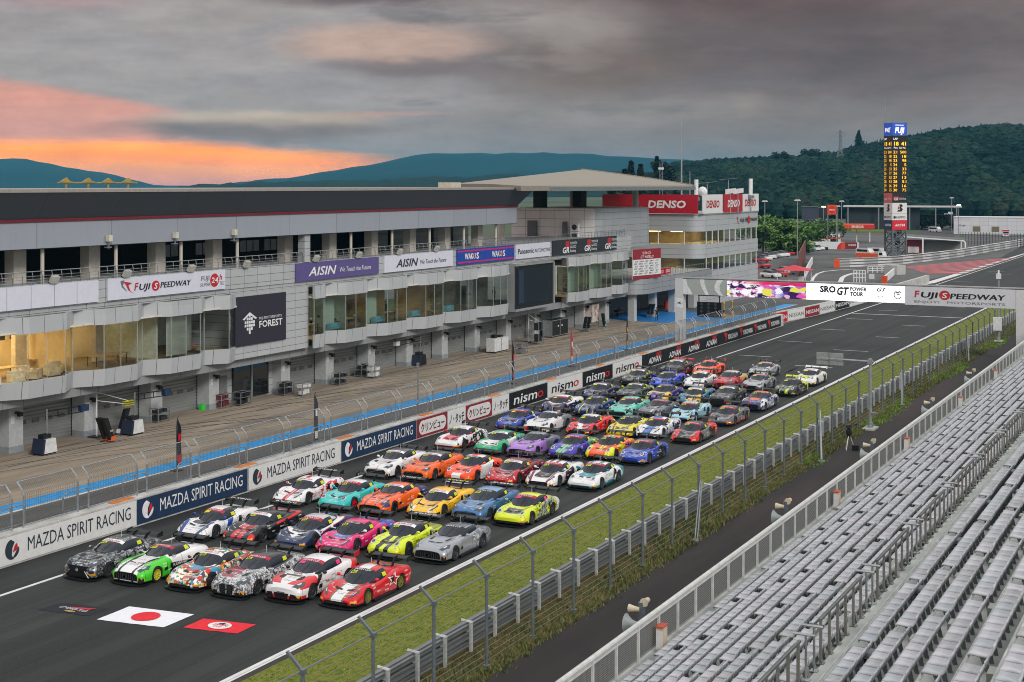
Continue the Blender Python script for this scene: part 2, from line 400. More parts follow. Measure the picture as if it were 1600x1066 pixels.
# red striped run-off
M_red = mat('red_runoff_paint', (196, 88, 92), 0.7, var=0.15, scale=0.3)
ro = [px(*q) for q in ((1413, 417), (1450, 428), (1507, 428.5), (1588, 402))]
sheet('red_runoff', ro, 0.006, M_red)
for k in range(9):
    t0 = (k + 0.55) / 9.2; t1 = t0 + 0.05
    A, B, C, D = (Vector(q) for q in (ro[0], ro[1], ro[2], ro[3]))
    e0, e1 = A.lerp(B, t0), A.lerp(B, t1); f0, f1 = D.lerp(C, t0), D.lerp(C, t1)
    sheet('runoff_stripe', [e0[:], e1[:], f1[:], f0[:]], 0.010, M_pad)
sheet('white_line', [px(1350, 486 - 16)] + [(-49.5, 262), (-49.2, 262), (-49.0, 420), (-49.3, 420)], 0.008, M_line)
def curve_line(pts, wd, name='white_line', z=0.008, m=None):
    P = [Vector(q) for q in pts]; L = []; Rr = []
    for i, p in enumerate(P):
        t = (P[min(i + 1, len(P) - 1)] - P[max(i - 1, 0)]).normalized(); n = Vector((-t.y, t.x)) * (wd / 2)
        L.append((p + n)[:]); Rr.append((p - n)[:])
    sheet(name, Rr + L[::-1], z, m or M_line)
curve_line([px(*q) for q in ((1268, 440), (1271, 434), (1277, 428), (1287, 424.5), (1310, 422), (1335, 420.5))], 0.6)
curve_line([px(*q) for q in ((1313, 441), (1316, 434), (1321, 431), (1330, 428), (1340, 426.5))], 0.9)
# rubber left by tyres on the pit apron and the track
M_rub = mat('rubber_trace', (74, 70, 66), 0.8, var=0.2, scale=2); M_rub2 = mat('rubber_trace_dark', (30, 32, 32), 0.7, var=0.2, scale=2); rm = random.Random(21)
def tyre_mark(x0, y0, L, bend, wd, m, z):
    for off in (0, 1.6):
        curve_line([(x0 + off + bend * (k / 9) ** 2, y0 + L * k / 9) for k in range(10)], wd, 'tyre_mark', z, m)
for k in range(16):
    y = 56 + k * 7.0 + rm.uniform(-2, 2); tyre_mark(-72.4 + rm.uniform(0, 1.5), y, rm.uniform(12, 26), rm.uniform(4, 8), rm.uniform(.09, .18), M_rub, 0.0035)
for k in range(12): tyre_mark(-46 + rm.uniform(0, 11), 30 + rm.uniform(0, 130), rm.uniform(14, 50), rm.uniform(-1.2, 1.2), .2, M_rub2, 0.0025)
# flags laid on the track
def ground_flag(corners, m, label, base=(0, 0)):
    cx = sum(p[0] for p in corners) / 4; cy = sum(p[1] for p in corners) / 4
    t = thing('ground_flag', label, 'flag', (cx, cy, 0), group='flags laid on the track')
    mb = MB(); n = 10; P = [Vector((p[0] - cx, p[1] - cy)) for p in corners]
    vs = []; fs = []
    for i in range(n + 1):
        for j in range(n + 1):
            q = P[0].lerp(P[1], i / n).lerp(P[3].lerp(P[2], i / n), j / n)
            vs.append((q.x, q.y, 0.012 + 0.006 * math.sin(i * 2.1 + j) * math.sin(j * 1.7)))
    for i in range(n):
        for j in range(n): fs.append((i * (n + 1) + j, i * (n + 1) + j + 1, (i + 1) * (n + 1) + j + 1, (i + 1) * (n + 1) + j))
    mb.add(vs, [f[::-1] for f in fs]); mb.build('cloth', m, t, True)
    return t
C1 = [px(*q) for q in ((59, 953), (96, 942), (171, 951), (137, 963))]
f1 = ground_flag(C1, mat('black_cloth', (24, 25, 40), 0.85), 'black cloth flag with red slash and gold crest lying leftmost on the track')
mb = MB(); shape2d(mb, [(-0.35, 0.12), (0.75, 0.42), (1.0, 0.42), (0.5, 0.25), (0.9, 0.22), (0.1, 0.05)], (0, -0.02, 0.02), 'z'); mb.build('emblem', RED, f1)
lettering('GT POWER TOUR', WHITE, (-0.7, -0.18, 0.025), 'z', f1, 0.32, 0.02, 0.2, 1.5)
mb = MB(); shape2d(mb, circ(0.1, -0.34, 0.3, 0.1), (0, 0, 0.02), 'z'); mb.build('crest', mat('gold_print', (170, 140, 70), 0.6), f1)
C2 = [px(*q) for q in ((202, 948), (303.5, 960.5), (255.5, 980.7), (151, 968.5))]
f2 = ground_flag(C2, mat('white_cloth', (232, 233, 240), 0.8, var=0.03), 'white flag with a big red disc lying on the track')
mb = MB(); shape2d(mb, circ(0, 0, 0.6, 0.6, 40), (0.0, 0, 0.02), 'z'); mb.build('red_disc', mat('flag_red', (222, 20, 42), 0.7), f2)
C3 = [px(*q) for q in ((318, 967), (400, 976.5), (370, 990.5), (286, 981))]
f3 = ground_flag(C3, mat('scarlet_cloth', (226, 30, 48), 0.8), 'scarlet flag with a round white cup emblem lying on the track')
mb = MB(); shape2d(mb, circ(0, 0, 0.52, 0.42, 32), (0, 0, 0.02), 'z'); e = mb.build('emblem', WHITE, f3)
lettering('JAPAN', mat('flag_red', (0, 0, 0)), (0, -0.02, 0.035), 'z', f3, 0.24, 0.012, 0, 0.66, center=True)
lettering('CUP', mat('flag_red', (0, 0, 0)), (0, -0.24, 0.035), 'z', f3, 0.2, 0.012, 0, 0.4, center=True)
mb = MB(); shape2d(mb, [(-0.12, 0.12), (-0.2, 0.2), (0.0, 0.36), (0.05, 0.28), (0.24, 0.26), (0.1, 0.2), (0.12, 0.12)], (0, 0, 0.03), 'z'); mb.build('emblem_figure', BLACK, f3)
# ================================================================ pit wall, banners, fences, gantry
mb = MB(); mb.box(-52.05, -51.42, 0, 174.2, 0, 1.42); mb.box(-52.1, -51.4, 0, 174.2, 1.42, 1.5)
pw = mb.build('pit_wall', mat('wall_concrete', (196, 196, 194), 0.75, var=0.1, c2=(168, 166, 162)))
tag(pw, 'low concrete pit wall running the length of the track under the banners', 'wall')
mb = MB()
for k in range(16): mb.box(-51.95, -51.5, 3 + k * 10.3, 4.6 + k * 10.3, 1.5, 1.53)
mb.build('orange_cap', mat('orange_paint', (206, 118, 44), 0.6), pw)
M_red2 = mat('banner_red', (168, 34, 52), 0.5); M_mar = mat('maroon_vinyl', (140, 36, 48), 0.5); M_ink = mat('dark_ink', (44, 54, 66), 0.5); M_bw = mat('banner_white', (216, 217, 217), 0.5, var=0.05)
M_yred = mat('print_red', (190, 38, 46), 0.5); M_blk = mat('black_vinyl', (24, 26, 32), 0.45)
def banner(y0, y1, m, label):
    t = thing('advertising_banner', label, 'banner', (-51.38, y0, 0), group='banners along the pit wall')
    MB().box(-0.012, 0.012, 0.02, y1 - y0 - 0.02, 0.1, 1.40).build('panel', m, t); return t
def ring_logo(t, y, dark, s=0.42):
    mb = MB(); shape2d(mb, circ(y, 0.78, s, s * 1.15, 24, 100, 285) + [(y - 0.02, 0.5), (y + 0.02, 0.85), (y + 0.16, 1.1)], (0.0, 0, 0), 'x', 0.03); mb.build('emblem', dark, t)
    mb = MB(); shape2d(mb, circ(y + 0.05, 0.72, s * 0.92, s * 0.9, 14, -95, 20), (0, 0, 0), 'x', 0.032); mb.build('emblem', dark, t)
    mb = MB(); shape2d(mb, [(y + 0.04, 0.62), (y + 0.36, 0.72), (y + 0.3, 1.05), (y + 0.16, 0.95)], (0, 0, 0), 'x', 0.036); mb.build('emblem', M_yred, t)
for i, (a, b, dark, lab) in enumerate(((46.85, 56.05, 0, 'white pit wall banner with dark racing lettering, nearest the camera'), (56.1, 65.35, 1, 'navy pit wall banner with white racing lettering behind the grey patterned car'),
        (65.45, 74.9, 0, 'white pit wall banner with dark racing lettering behind the white and blue wedge car'), (75.0, 84.3, 1, 'navy pit wall banner with white racing lettering next to the maroon one'))):
    t = banner(a, b, NAVY if dark else M_bw, lab); ring_logo(t, 0.78, WHITE if dark else M_ink)
    lettering('MAZDA SPIRIT RACING', WHITE if dark else M_ink, (0.014, 1.75, 0.5), 'x', t, 0.95, 0.002, 0, 7.0)
t = banner(37.5, 46.8, NAVY, 'navy pit wall banner cut off by the left edge'); lettering('MAZDA SPIRIT RACING', WHITE, (0.014, 1.75, 0.5), 'x', t, 0.95, 0.002, 0, 7.0)
def pill(t, y0, y1):
    mb = MB(); r = 0.5; pts = circ(y0 + r, 0.75, r, r, 12, 90, 270) + circ(y1 - r, 0.75, r, r, 12, -90, 90)
    shape2d(mb, pts, (0, 0, 0), 'x', 0.02); mb.build('oval', M_bw, t)
for (a, b, lab) in ((84.4, 88.6, 'maroon banner with a white oval, the nearer of two on the pit wall'), (91.4, 95.5, 'maroon banner with a white oval, the farther of two, before the black banner')):
    t = banner(a, b, M_mar, lab); pill(t, 0.2, b - a - 0.2)
    lettering('クリンビュー', mat('maroon_ink', (110, 26, 36), 0.5), (0.03, 0.45, 0.47), 'x', t, 0.7, 0.02, 0, b - a - 0.9)
for (a, b, lab) in ((88.65, 91.35, 'white banner with black script between the two maroon banners'), (95.55, 98.4, 'white banner with black script between a maroon and a black banner')):
    t = banner(a, b, M_bw, lab); lettering('ノ・タッチ', M_blk, (0.014, 0.25, 0.42), 'x', t, 0.8, 0.02, 0.1, b - a - 0.5)
for i, (a, b, lab) in enumerate(((98.45, 105.3, 'black banner with white and red lettering, first after the white script banner'), (105.4, 112.4, 'white banner with black and red lettering, between two black ones'),
        (112.5, 119.1, 'second black banner with white and red lettering, between two white ones'), (119.2, 126.3, 'white banner with black and red lettering beside the long black banner'))):
    t = banner(a, b, M_bw if i % 2 else M_blk, lab); wd = (b - a) * 0.62
    lettering('nism', M_blk if i % 2 else WHITE, (0.014, 0.7, 0.4), 'x', t, 1.1, 0.012, 0.12, wd)
    lettering('o', M_yred, (0.014, 0.75 + wd, 0.4), 'x', t, 1.1, 0.012, 0.12, wd * 0.26)
t = banner(126.4, 172.9, M_blk, 'long black banner with a row of white and red logos up to the wall end')
for k in range(4):
    y = 1.6 + k * 5.6; lettering('ADVAN', WHITE, (0.014, y, 0.36), 'x', t, 0.8, 0.02, 0.15, 3.4)
    mb = MB()
    for j in range(3): shape2d(mb, [(y + 1.9 + j * .45, 0.85), (y + 2.2 + j * .45, 0.85), (y + 2.6 + j * .45, 1.32), (y + 2.3 + j * .45, 1.32)], (0, 0, 0), 'x', 0.02)
    mb.build('red_slash', M_yred, t)
for k in range(4):
    y = 24.4 + k * 5.5; lettering('YOKOHAMA', WHITE, (0.014, y + 1.3, 0.42), 'x', t, 0.8, 0.014, 0.0, 3.6)
    mb = MB(); shape2d(mb, [(y, 1.25), (y + 0.5, 1.3), (y + 1.1, 1.15), (y + 0.9, 0.55), (y + 0.4, 0.25), (y + 0.7, 0.85), (y + 0.35, 0.75)], (0, 0, 0), 'x', 0.02); mb.build('emblem', M_yred, t)
# second stretch of wall beyond the opening
W2 = [(174.8, -52.9), (179.6, -52.5), (185.5, -51.8), (191, -51.3), (198, -50.9), (205, -50.6), (213, -50.4), (222, -50.2), (232, -50.1), (245, -50), (262, -50)]
mb = MB()
for (ya, xa), (yb, xb) in zip(W2, W2[1:]): mb.prism([(xa - 0.5, ya), (xa, ya), (xb, yb), (xb - 0.5, yb)], 0, 1.5)
tag(mb.build('pit_wall', _mats['wall_concrete']), 'second stretch of concrete pit wall beyond the opening under the gantry', 'wall')
for k, ((ya, xa), (yb, xb)) in enumerate(zip(W2, W2[1:8])):
    mm = (RED, M_bw, M_mar, M_bw, M_blk, M_bw, M_mar)[k]
    t = thing('advertising_banner', ('bright red banner with white letters at the wall opening', 'pale banner with faint letters beside the bright red one', 'dull red banner with white letters beyond the wall opening',
              'pale banner with faint letters between dull red and black', 'small black banner far along the second pit wall', 'pale banner far along the second pit wall', 'farthest dull red banner of the second pit wall')[k], 'banner', (xa + 0.03, ya, 0), math.atan2(-(xb - xa), yb - ya), 'banners beyond the wall opening')
    L = math.hypot(xb - xa, yb - ya); MB().box(-0.012, 0.012, 0.05, L - 0.05, 0.1, 1.42).build('panel', mm, t)
    lettering('NISSAN', (WHITE, mat('grey_ink', (120, 122, 124), 0.5), WHITE, mat('grey_ink', (0, 0, 0)), WHITE, mat('grey_ink', (0, 0, 0)), WHITE)[k], (0.014, 0.4, 0.5), 'x', t, 0.7, 0.012, 0, L - 0.8)
# ---- pit wall fence: framed mesh panels with tops bent to the pit side
pf = thing('pit_wall_fence', 'galvanised mesh fence of framed panels standing on the pit wall', 'fence', (-51.85, 0, 1.5))
P0, L0 = 0.0, 3.55
per = 4.28; y = 6.0; M_wire = mat('fence_wire', (120, 124, 126), 0.5, 0.5, 0)
fr0 = None; k = 0
while y < 172:
    if fr0 is None:
        mb = MB()
        mb.tube([(0, 0, 0), (0, 0, 1.55), (-0.1, 0, 1.8), (-0.45, 0, 2.15)], 0.045, 6); mb.tube([(0, L0, 0), (0, L0, 1.55), (-0.1, L0, 1.8), (-0.45, L0, 2.15)], 0.045, 6)
        mb.tube([(-0.45, 0, 2.15), (-0.45, L0, 2.15)], 0.03, 6); mb.tube([(0, 0, 0.12), (0, L0, 0.12)], 0.025, 6)
        mb2 = MB()
        for j in range(13): z = 0.15 + j * 0.125; mb2.bar((0, 0.03, z), (0, L0 - 0.03, z), 0.009)
        for j in range(4): a = j / 4; mb2.bar((-0.1 - 0.35 * a, 0.03, 1.8 + .35 * a), (-0.1 - 0.35 * a, L0 - 0.03, 1.8 + .35 * a), 0.008)
        for j in range(1, 30): yy = L0 * j / 30; mb2.bar((0, yy, 0.12), (0, yy, 1.6), 0.008); mb2.bar((-0.02, yy, 1.62), (-0.45, yy, 2.15), 0.008)
        fr0 = mb.build('panel_frame', GALV, pf); ms0 = mb2.build('mesh', M_wire, fr0)
        fr0.location = (0, y, 0)
    else: dup(fr0, (0, y, 0), parent=pf)
    k += 1; y += per
# low hoop rails on the pit lane side
hr0 = None
for k in range(40):
    y = 5.0 + k * 4.28
    if hr0 is None:
        mb = MB(); mb.tube([(0, 0, 0), (0, 0, 1.0), (0, 0.12, 1.15), (0, 0.3, 1.2), (0, 1.5, 1.2), (0, 1.68, 1.15), (0, 1.8, 1.0), (0, 1.8, 0)], 0.035, 6); mb.bar((0, 0.9, 0.1), (0, 0.9, 1.2), 0.03)
        hr0 = tag(mb.build('hoop_rail', GALV), 'small galvanised hoop rail standing behind the pit wall fence', 'hoop rail', 'hoop rails behind the pit wall')
        MB().cbox(0, 0.9, 0, 0.05, 1.8, 0.3).build('foot_rail', GALV, hr0); hr0.location = (-52.6, y, 1.2)
    else: dup(hr0, (-52.6, y, 1.2))
mb = MB(); mb.box(-53.3, -52.06, 0, 172, 0, 1.2); tag(mb.build('pit_wall_platform', M_pit), 'raised grey platform for the signalling crews behind the pit wall', 'platform')
# ---- right hand debris fence with bent posts
df = thing('debris_fence', 'tall wire debris fence with bent grey posts between track and grandstand', 'fence', (-24.9, 0, 0))
M_post = mat('fence_post_paint', (112, 122, 130), 0.45, 0.4, 0.15, 4)
y = 34.3; ps = None; FY = []
while y < 250:
    FY.append(y)
    if ps is None:
        mb = MB(); mb.tube([(0, 0, 0), (0, 0, 3.4)], 0.062, 8); mb.bar((0.03, 0, 3.36), (-0.58, 0, 3.9), 0.085, 0.08); mb.cbox(0, 0, 0, 0.24, 0.24, 0.06); mb.cbox(0, 0, 3.3, 0.17, 0.17, 0.16)
        ps = mb.build('post', M_post, df); ps.location = (0, y, 0)
    else: dup(ps, (0, y, 0), parent=df)
    y += 3.86
mb = MB()
for j in range(14):
    z = 0.16 + j * 0.245; mb.bar((-0.08, 30, z), (-0.08, 250, z), 0.012)
for j in range(4): mb.bar((-0.15 - j * .15, 30, 3.48 + j * .133), (-0.15 - j * .15, 250, 3.48 + j * .133), 0.007)
mb.bar((-0.05, 30, 3.4), (-0.05, 250, 3.4), 0.035)
mb.build('wire', mat('dark_wire', (134, 138, 134), 0.5, 0.3, 0), df)
M_brace = mat('brace_steel', (150, 158, 162), 0.45, 0.4)
for yb, d in ((92.5, 2), (69.0, 1), (118.0, 1), (150, 1)):
    mb = MB()
    if d == 2: mb.tube([(0.1, yb, 2.9), (0.9, yb - 2.6, 0.1)], 0.07, 8)
    else: mb.tube([(0.1, yb, 2.6), (0.6, yb - 2.2, 0.05)], 0.03, 6); mb.tube([(0.1, yb + .3, 2.6), (0.6, yb - 1.8, 0.05)], 0.03, 6)
    mb.cbox(0.9 if d == 2 else 0.6, yb - (2.6 if d == 2 else 2.0), 0, 0.35, 0.5, 0.06); mb.build('brace', M_brace, df)
# ---- guard rail
gr = thing('guard_rail', 'three tier galvanised guard rail between the grass and the debris fence', 'guard rail', (-26.45, 0, 0))
M_rail = mat('guard_rail_steel', (124, 128, 131), 0.34, 0.5, 0.12, 2)
mb = MB()
for z in (0.28, 0.62, 0.96):
    pr = [(0.0, -0.12), (0.07, -0.09), (0.07, -0.04), (0.0, 0.0), (0.07, 0.04), (0.07, 0.09), (0.0, 0.12)]
    for (xa, za), (xb, zb) in zip(pr, pr[1:]):
        for sgn, off in ((1, 0.09), (-1, -0.09)):
            mb.quad((off + sgn * xa, 20, z + za), (off + sgn * xa, 260, z + za), (off + sgn * xb, 260, z + zb), (off + sgn * xb, 20, z + zb))
mb.build('rail', M_rail, gr)
MB().box(-0.1, 0.1, 20, 260, 1.08, 1.14).build('top_rail', M_rail, gr)
gp = None
for k in range(96):
    y = 33.2 + k * 1.98
    if gp is None:
        mb = MB(); mb.cbox(0.22, 0, 0, 0.11, 0.12, 1.12); mb.tube([(0.3, 0, 1.12), (-0.2, 0, 1.16)], 0.06, 6); mb.cbox(0.12, 0, 0.75, 0.2, 0.1, 0.2); gp = mb.build('post', mat('rail_post_pale', (190, 193, 194), .5, .2), gr); gp.location = (0, y, 0)
    else: dup(gp, (0, y, 0), parent=gr)
# ---- rough grass at the fence foot: one mass of blades
mb = MB(); rg = random.Random(3)
def blades(mb, x, y, n, h, sp):
    for _ in range(n):
        a = rg.uniform(0, 6.28); hh = h * rg.uniform(0.5, 1.2); bx, by = x + rg.gauss(0, sp), y + rg.gauss(0, sp)
        dx_, dy_ = math.cos(a), math.sin(a); wd = 0.03 + hh * 0.06
        mb.mi = rg.choice((0, 1, 1)) if mb.mi < 2 else 2
        mb.add([(bx - dy_ * wd, by + dx_ * wd, 0), (bx + dy_ * wd, by - dx_ * wd, 0), (bx + dx_ * hh * .5, by + dy_ * hh * .5, hh)], [(0, 1, 2)])
y = 34.0
while y < 200:
    g = 0.5 + 0.5 * math.sin(y * 0.21) + 0.3 * math.sin(y * 0.9)
    green = y > 88 and math.sin(y * 0.23 + 1) > -0.1
    for q in range(3):
        mb.mi = 0; xx = rg.uniform(-26.2, -24.5)
        if green and rg.random() < 0.7: mb.mi = 2; xx = rg.uniform(-25.3, -24.1 + 0.6 * max(0, math.sin(y * .23 + 1)))
        blades(mb, xx, y + rg.uniform(0, .4), 10, 0.10 + 0.12 * max(0, g), 0.16)
        if q < 2: mb.mi = 0; blades(mb, rg.uniform(-24.7, -24.1), y, 7, 0.12 + 0.1 * max(0, g), 0.12)
    y += 0.2
struct(mb.build('rough_grass', [mat('dry_grass', (118, 108, 72), 0.9, var=0.25), mat('weed_green', (84, 96, 46), 0.9, var=0.3), mat('bright_weed', (112, 146, 44), 0.9, var=0.25)]), 'stuff')
mb = MB()
for _ in range(26000):
    xx, yy = rg.uniform(-32.0, -26.7), 30 + 120 * rg.random() ** 1.5; hh = rg.uniform(0.03, 0.075); a = rg.uniform(0, 6.28); mb.mi = rg.choice((0, 1, 2))
    mb.add([(xx - .02, yy, 0), (xx + .02, yy, 0), (xx + math.cos(a) * .05, yy + math.sin(a) * .05, hh)], [(0, 1, 2)])
struct(mb.build('verge_grass', [mat('verge_blade', (116, 132, 48), 0.9), mat('verge_blade_dry', (152, 146, 76), 0.9), mat('verge_blade_dark', (78, 98, 36), 0.9)]), 'stuff')
# ---- masts on the service road side
def mast(px_, X, Y, H, label):
    t = thing('pole_mast', label, 'mast', (X, Y, 0))
    mb = MB(); mb.cbox(0, 0, 0, 0.9, 1.5, 0.12); mb.build('footing', M_conc, t)
    mb = MB(); mb.tube([(0, 0, 0.1), (0, 0, H)], [0.14, 0.10], 10); mb.tube([(0, 0, .12), (0, 0, .5)], .2, 8); mb.build('pole', M_brace, t); return t
m1 = mast(0, -24.0, 103.5, 5.2, 'grey mast with a long arm carrying a flat panel over the track')
mb = MB(); mb.tube([(0.25, 0, 4.95), (-3.7, 0, 5.02)], 0.085, 8); mb.cbox(0, 0, 4.8, 0.34, 0.34, 0.3); mb.build('arm', M_brace, m1)
mb = MB(); mb.box(-4.0, -2.0, -0.05, 0.05, 4.55, 5.45); pn = mb.build('panel', mat('panel_back', (150, 158, 160), 0.5, 0.3), m1)
mb = MB(); mb.box(-3.98, -2.02, -0.09, -0.05, 4.9, 4.96); mb.box(-3.05, -2.95, -0.09, -0.05, 4.55, 5.45); mb.build('stiffener', GALV, pn)
mb = MB(); mb.cbox(0.3, 0, 1.1, 0.45, 0.3, 0.12); mb.build('bracket', GREY, m1)
m2 = mast(0, -24.3, 168, 7.2, 'grey mast with a white cabinet beside the far end of the debris fence')
mb = MB(); mb.cbox(-0.1, -0.25, 1.3, 0.9, 0.4, 1.5); mb.build('cabinet', WHITE, m2)
mb = MB(); mb.cbox(0, 0, 7.2, 0.5, 0.4, 0.6); mb.tube([(0, 0, 7.8), (0, 0, 8.2)], .1, 6); mb.build('beacon', WHITE, m2)
# ---- loudspeakers on the service road
def speaker_post(xp, yt, label):
    X = -19.3; Y = onX(xp, X)
    t = thing('loudspeaker_post', label, 'loudspeaker', (X, Y, 0), group='loudspeakers along the service road')
    mb = MB(); mb.tube([(0, 0, 0), (0, 0, 2.75)], 0.13, 10); mb.cbox(0, 0, 0, .5, .5, .1); mb.build('post', M_post, t)
    mb = MB(); mb.lathe([(0.08, 0.4), (0.1, 0.28), (0.15, 0.12), (0.26, -0.02), (0.35, -0.1), (0.33, -0.11), (0.15, 0.05), (0.04, 0.1)], (-0.5, -0.1, 1.95), 14, 'x'); mb.build('horn', mat('horn_grey', (168, 178, 178), 0.5), t)
    mb = MB(); mb.lathe([(0.15, -.22), (0.1, 0.0), (0.08, 0.2)], (-0.25, -0.1, 2.5), 12, 'x'); mb.lathe([(0.16, -.2), (0.11, 0.0), (0.09, 0.2)], (0.12, 0.1, 2.78), 12, 'y'); mb.cbox(.1, .1, 2.6, .12, .12, .1); mb.build('upper_horn', mat('cream_plastic', (206, 196, 172), 0.5), t)
for q in ((1003, 920, 'loudspeaker post on the service road nearest the camera'), (1228, 768, 'second loudspeaker post from the camera, below the dry grass edge'), (1362, 675, 'loudspeaker post beside the tripod and the panel mast'), (1455, 611, 'loudspeaker post second from the far end of the service road'), (1520, 568, 'farthest loudspeaker post of the service road')):
    speaker_post(*q)
tp = thing('camera_tripod', 'black hooded camera on a white legged tripod on the service road', 'tripod', (-23.4, 94.7, 0))
for a in (0.3, 2.4, 4.5): MB().tube([(0.06 * math.cos(a), 0.06 * math.sin(a), 1.0), (0.4 * math.cos(a), 0.4 * math.sin(a), 0.02)], 0.03, 6).build('leg', mat('light_leg', (200, 200, 200), 0.4, 0.4), tp)
mb = MB(); mb.ball((0, 0, 1.2), 0.25, 8, 6, (0.8, 1.1, 1.15)); mb.cbox(0, 0, .8, .22, .2, .25); mb.build('hood', mat('black_cloth_hood', (18, 18, 20), 0.9), tp)
mb = MB(); mb.cbox(0, -.05, 1.5, .28, .4, .22); mb.lathe([(.09, -.45), (.08, -.2)], (0, 0, 1.6), 10, 'y'); mb.build('camera_body', DARK, tp)
mb = MB(); mb.cbox(.45, .05, 0, .4, .4, .35); tag(mb.build('gear_bag', _mats['black_cloth_hood'], None, loc=(-23.4, 94.7, 0)), 'small black gear bag on the ground beside the camera tripod', 'bag')
# ---- gantry over the track
GY = 150.0
ga = thing('start_gantry', 'grey start gantry spanning the track with a row of display panels', 'gantry', (-55, GY, 0))
M_gan = mat('gantry_paint', (206, 207, 209), 0.5, var=0.05); M_gan2 = mat('gantry_panel_green', (168, 176, 172), 0.5, var=0.05)
def gx(x):
    t_ = (x - 800.0) / 2181.0; c_, s_ = math.cos(R(YAW)), math.sin(R(YAW)); return GY * (t_ * c_ - s_) / (t_ * s_ + c_) + 55
P0_, P1_ = gx(1055), gx(1067)
MB().box(P0_, P1_, 0, 1.0, 0, 7.35).build('pillar', M_gan, ga); MB().box(35.0, 37.0, 0, 2, 0, 7.3).build('pillar', M_gan, ga)
mb = MB(); mb.box(P0_ + .05, 37.0, 0.2, 0.95, 5.6, 7.3); mb.build('beam', M_gan, ga)
mb = MB(); mb.box(P0_ - .02, 37.0, 0.05, 1.05, 7.36, 7.46); mb.build('beam_cap', mat('cap_grey', (150, 150, 150), 0.5), ga)
GL, GW, GN = gx(1136), gx(1260), gx(1414)
mb = MB(); mb.box(P1_, GL - .04, 0.05, 0.19, 5.55, 7.3); mb.build('side_panel', M_gan2, ga)
mb = MB(); kx = (GL - P1_) / 7.6
for pts in ([(0.05, 1.75), (0.5, 1.75), (0.75, 1.1), (1.7, 0.0), (0.05, 0.0)], [(2.9, 1.75), (3.7, 1.75), (3.75, 1.2), (4.5, 0.0), (3.9, 0.0), (3.1, 1.0)], [(6.9, 1.75), (5.9, 1.75), (5.4, 1.1), (5.5, 0.6), (6.2, 0.0), (6.9, 0.0), (6.35, 0.6), (6.3, 1.1)]):
    shape2d(mb, [(x * kx, z) for x, z in pts], (P1_, 0.05, 5.55), 'y', 0.012)
mb.build('curved_stripe', WHITE, ga)
def led():
    m = bpy.data.materials.new('led_picture'); m.use_nodes = True; nt = m.node_tree; nt.nodes.clear()
    g = nt.nodes.new('ShaderNodeTexCoord'); x, y, z = sepxyz(nt, g.outputs['Object'])
    v = nt.nodes.new('ShaderNodeTexVoronoi'); v.inputs['Scale'].default_value = 1.0; nt.links.new(comb(nt, x * 1.3, z * 2.6, 0.0), v.inputs['Vector'])
    h = sepxyz(nt, v.outputs['Color'])
    f = noise(nt, comb(nt, x * 0.8, z * 1.2, 0.0), 1.0, 5, 0.7)
    c = mixc(nt, h[0].ss(0.3, 0.5), (0.9, 0.85, 0.95), (0.75, 0.1, 0.45)); c = mixc(nt, h[1].ss(0.55, 0.6) * x.ss(8.5, 11), c, (0.12, 0.13, 0.6))
    c = mixc(nt, h[2].ss(0.68, 0.72), c, (0.05, 0.02, 0.1)); c = mixc(nt, (f.ss(0.46, 0.56)) * x.ss(11, 9), c, (1, 0.97, 1)); c = mixc(nt, h[2].ss(0.12, 0.08), c, (0.8, 0.75, 0.1))
    c = mixc(nt, z.ss(1.4, 1.5) * x.ss(5, 9), c, (0.75, 0.03, 0.12))
    e = nt.nodes.new('ShaderNodeEmission'); nt.links.new(c, e.inputs[0]); e.inputs[1].default_value = 1.0
    o = nt.nodes.new('ShaderNodeOutputMaterial'); nt.links.new(e.outputs[0], o.inputs[0]); return m
mb = MB(); mb.box(GL, GW - .03, -0.05, 0.18, 0.0, 1.72); s1 = mb.build('led_screen', led(), ga); s1.location = (0, 0, 5.5)
M_led = mat('led_white', (255, 255, 255), 0.5, var=0, emit=1.0)
mb = MB(); mb.box(GW, GN - .03, -0.05, 0.18, 5.5, 7.25); s2 = mb.build('led_screen', M_led, ga)
def gt_(s, xa, xb, z, size, bold=.02, shear=0.0, par=None, m_=None, dp=-.06): lettering(s, m_ or M_blk, (gx(xa), dp, z), 'y', par or s2, size, bold, shear, gx(xb) - gx(xa))
gt_('SRO', 1281.5, 1306, 6.38, .95, .045); gt_('MOTORSPORTS GROUP', 1281.5, 1306, 6.12, .2, .0); gt_('GT', 1308, 1327, 6.15, 1.15, .04, .25); gt_('POWER', 1328.5, 1354, 6.6, .6, .05, .1); gt_('TOUR', 1328.5, 1349, 6.08, .6, .045, .1)
gt_('GT', 1370, 1386, 6.65, .6, .03, .4); gt_('WORLD CHALLENGE', 1368, 1384, 6.42, .18, 0); gt_('ASIA', 1371, 1381, 6.0, .3, .01)
ex = gx(1403); mb = MB(); shape2d(mb, circ(ex, 6.35, .42, .46, 24, 20, 340) + circ(ex, 6.35, .34, .38, 24, 340, 20), (0, -.05, 0), 'y', .015); mb.box(ex - .22, ex + .18, -.065, -.055, 6.5, 6.64); mb.box(ex - .12, ex + .2, -.065, -.055, 6.36, 6.44); mb.build('emblem', M_blk, s2); lettering('JAPAN CUP', M_blk, (ex, -.08, 6.16), 'y', s2, .17, 0, 0, .6, center=True)
mb = MB(); mb.box(GN, gx(1587), -0.03, 0.18, 5.35, 7.3); s3 = mb.build('name_panel', mat('name_panel_white', (206, 208, 216), 0.5, var=0.03), ga)
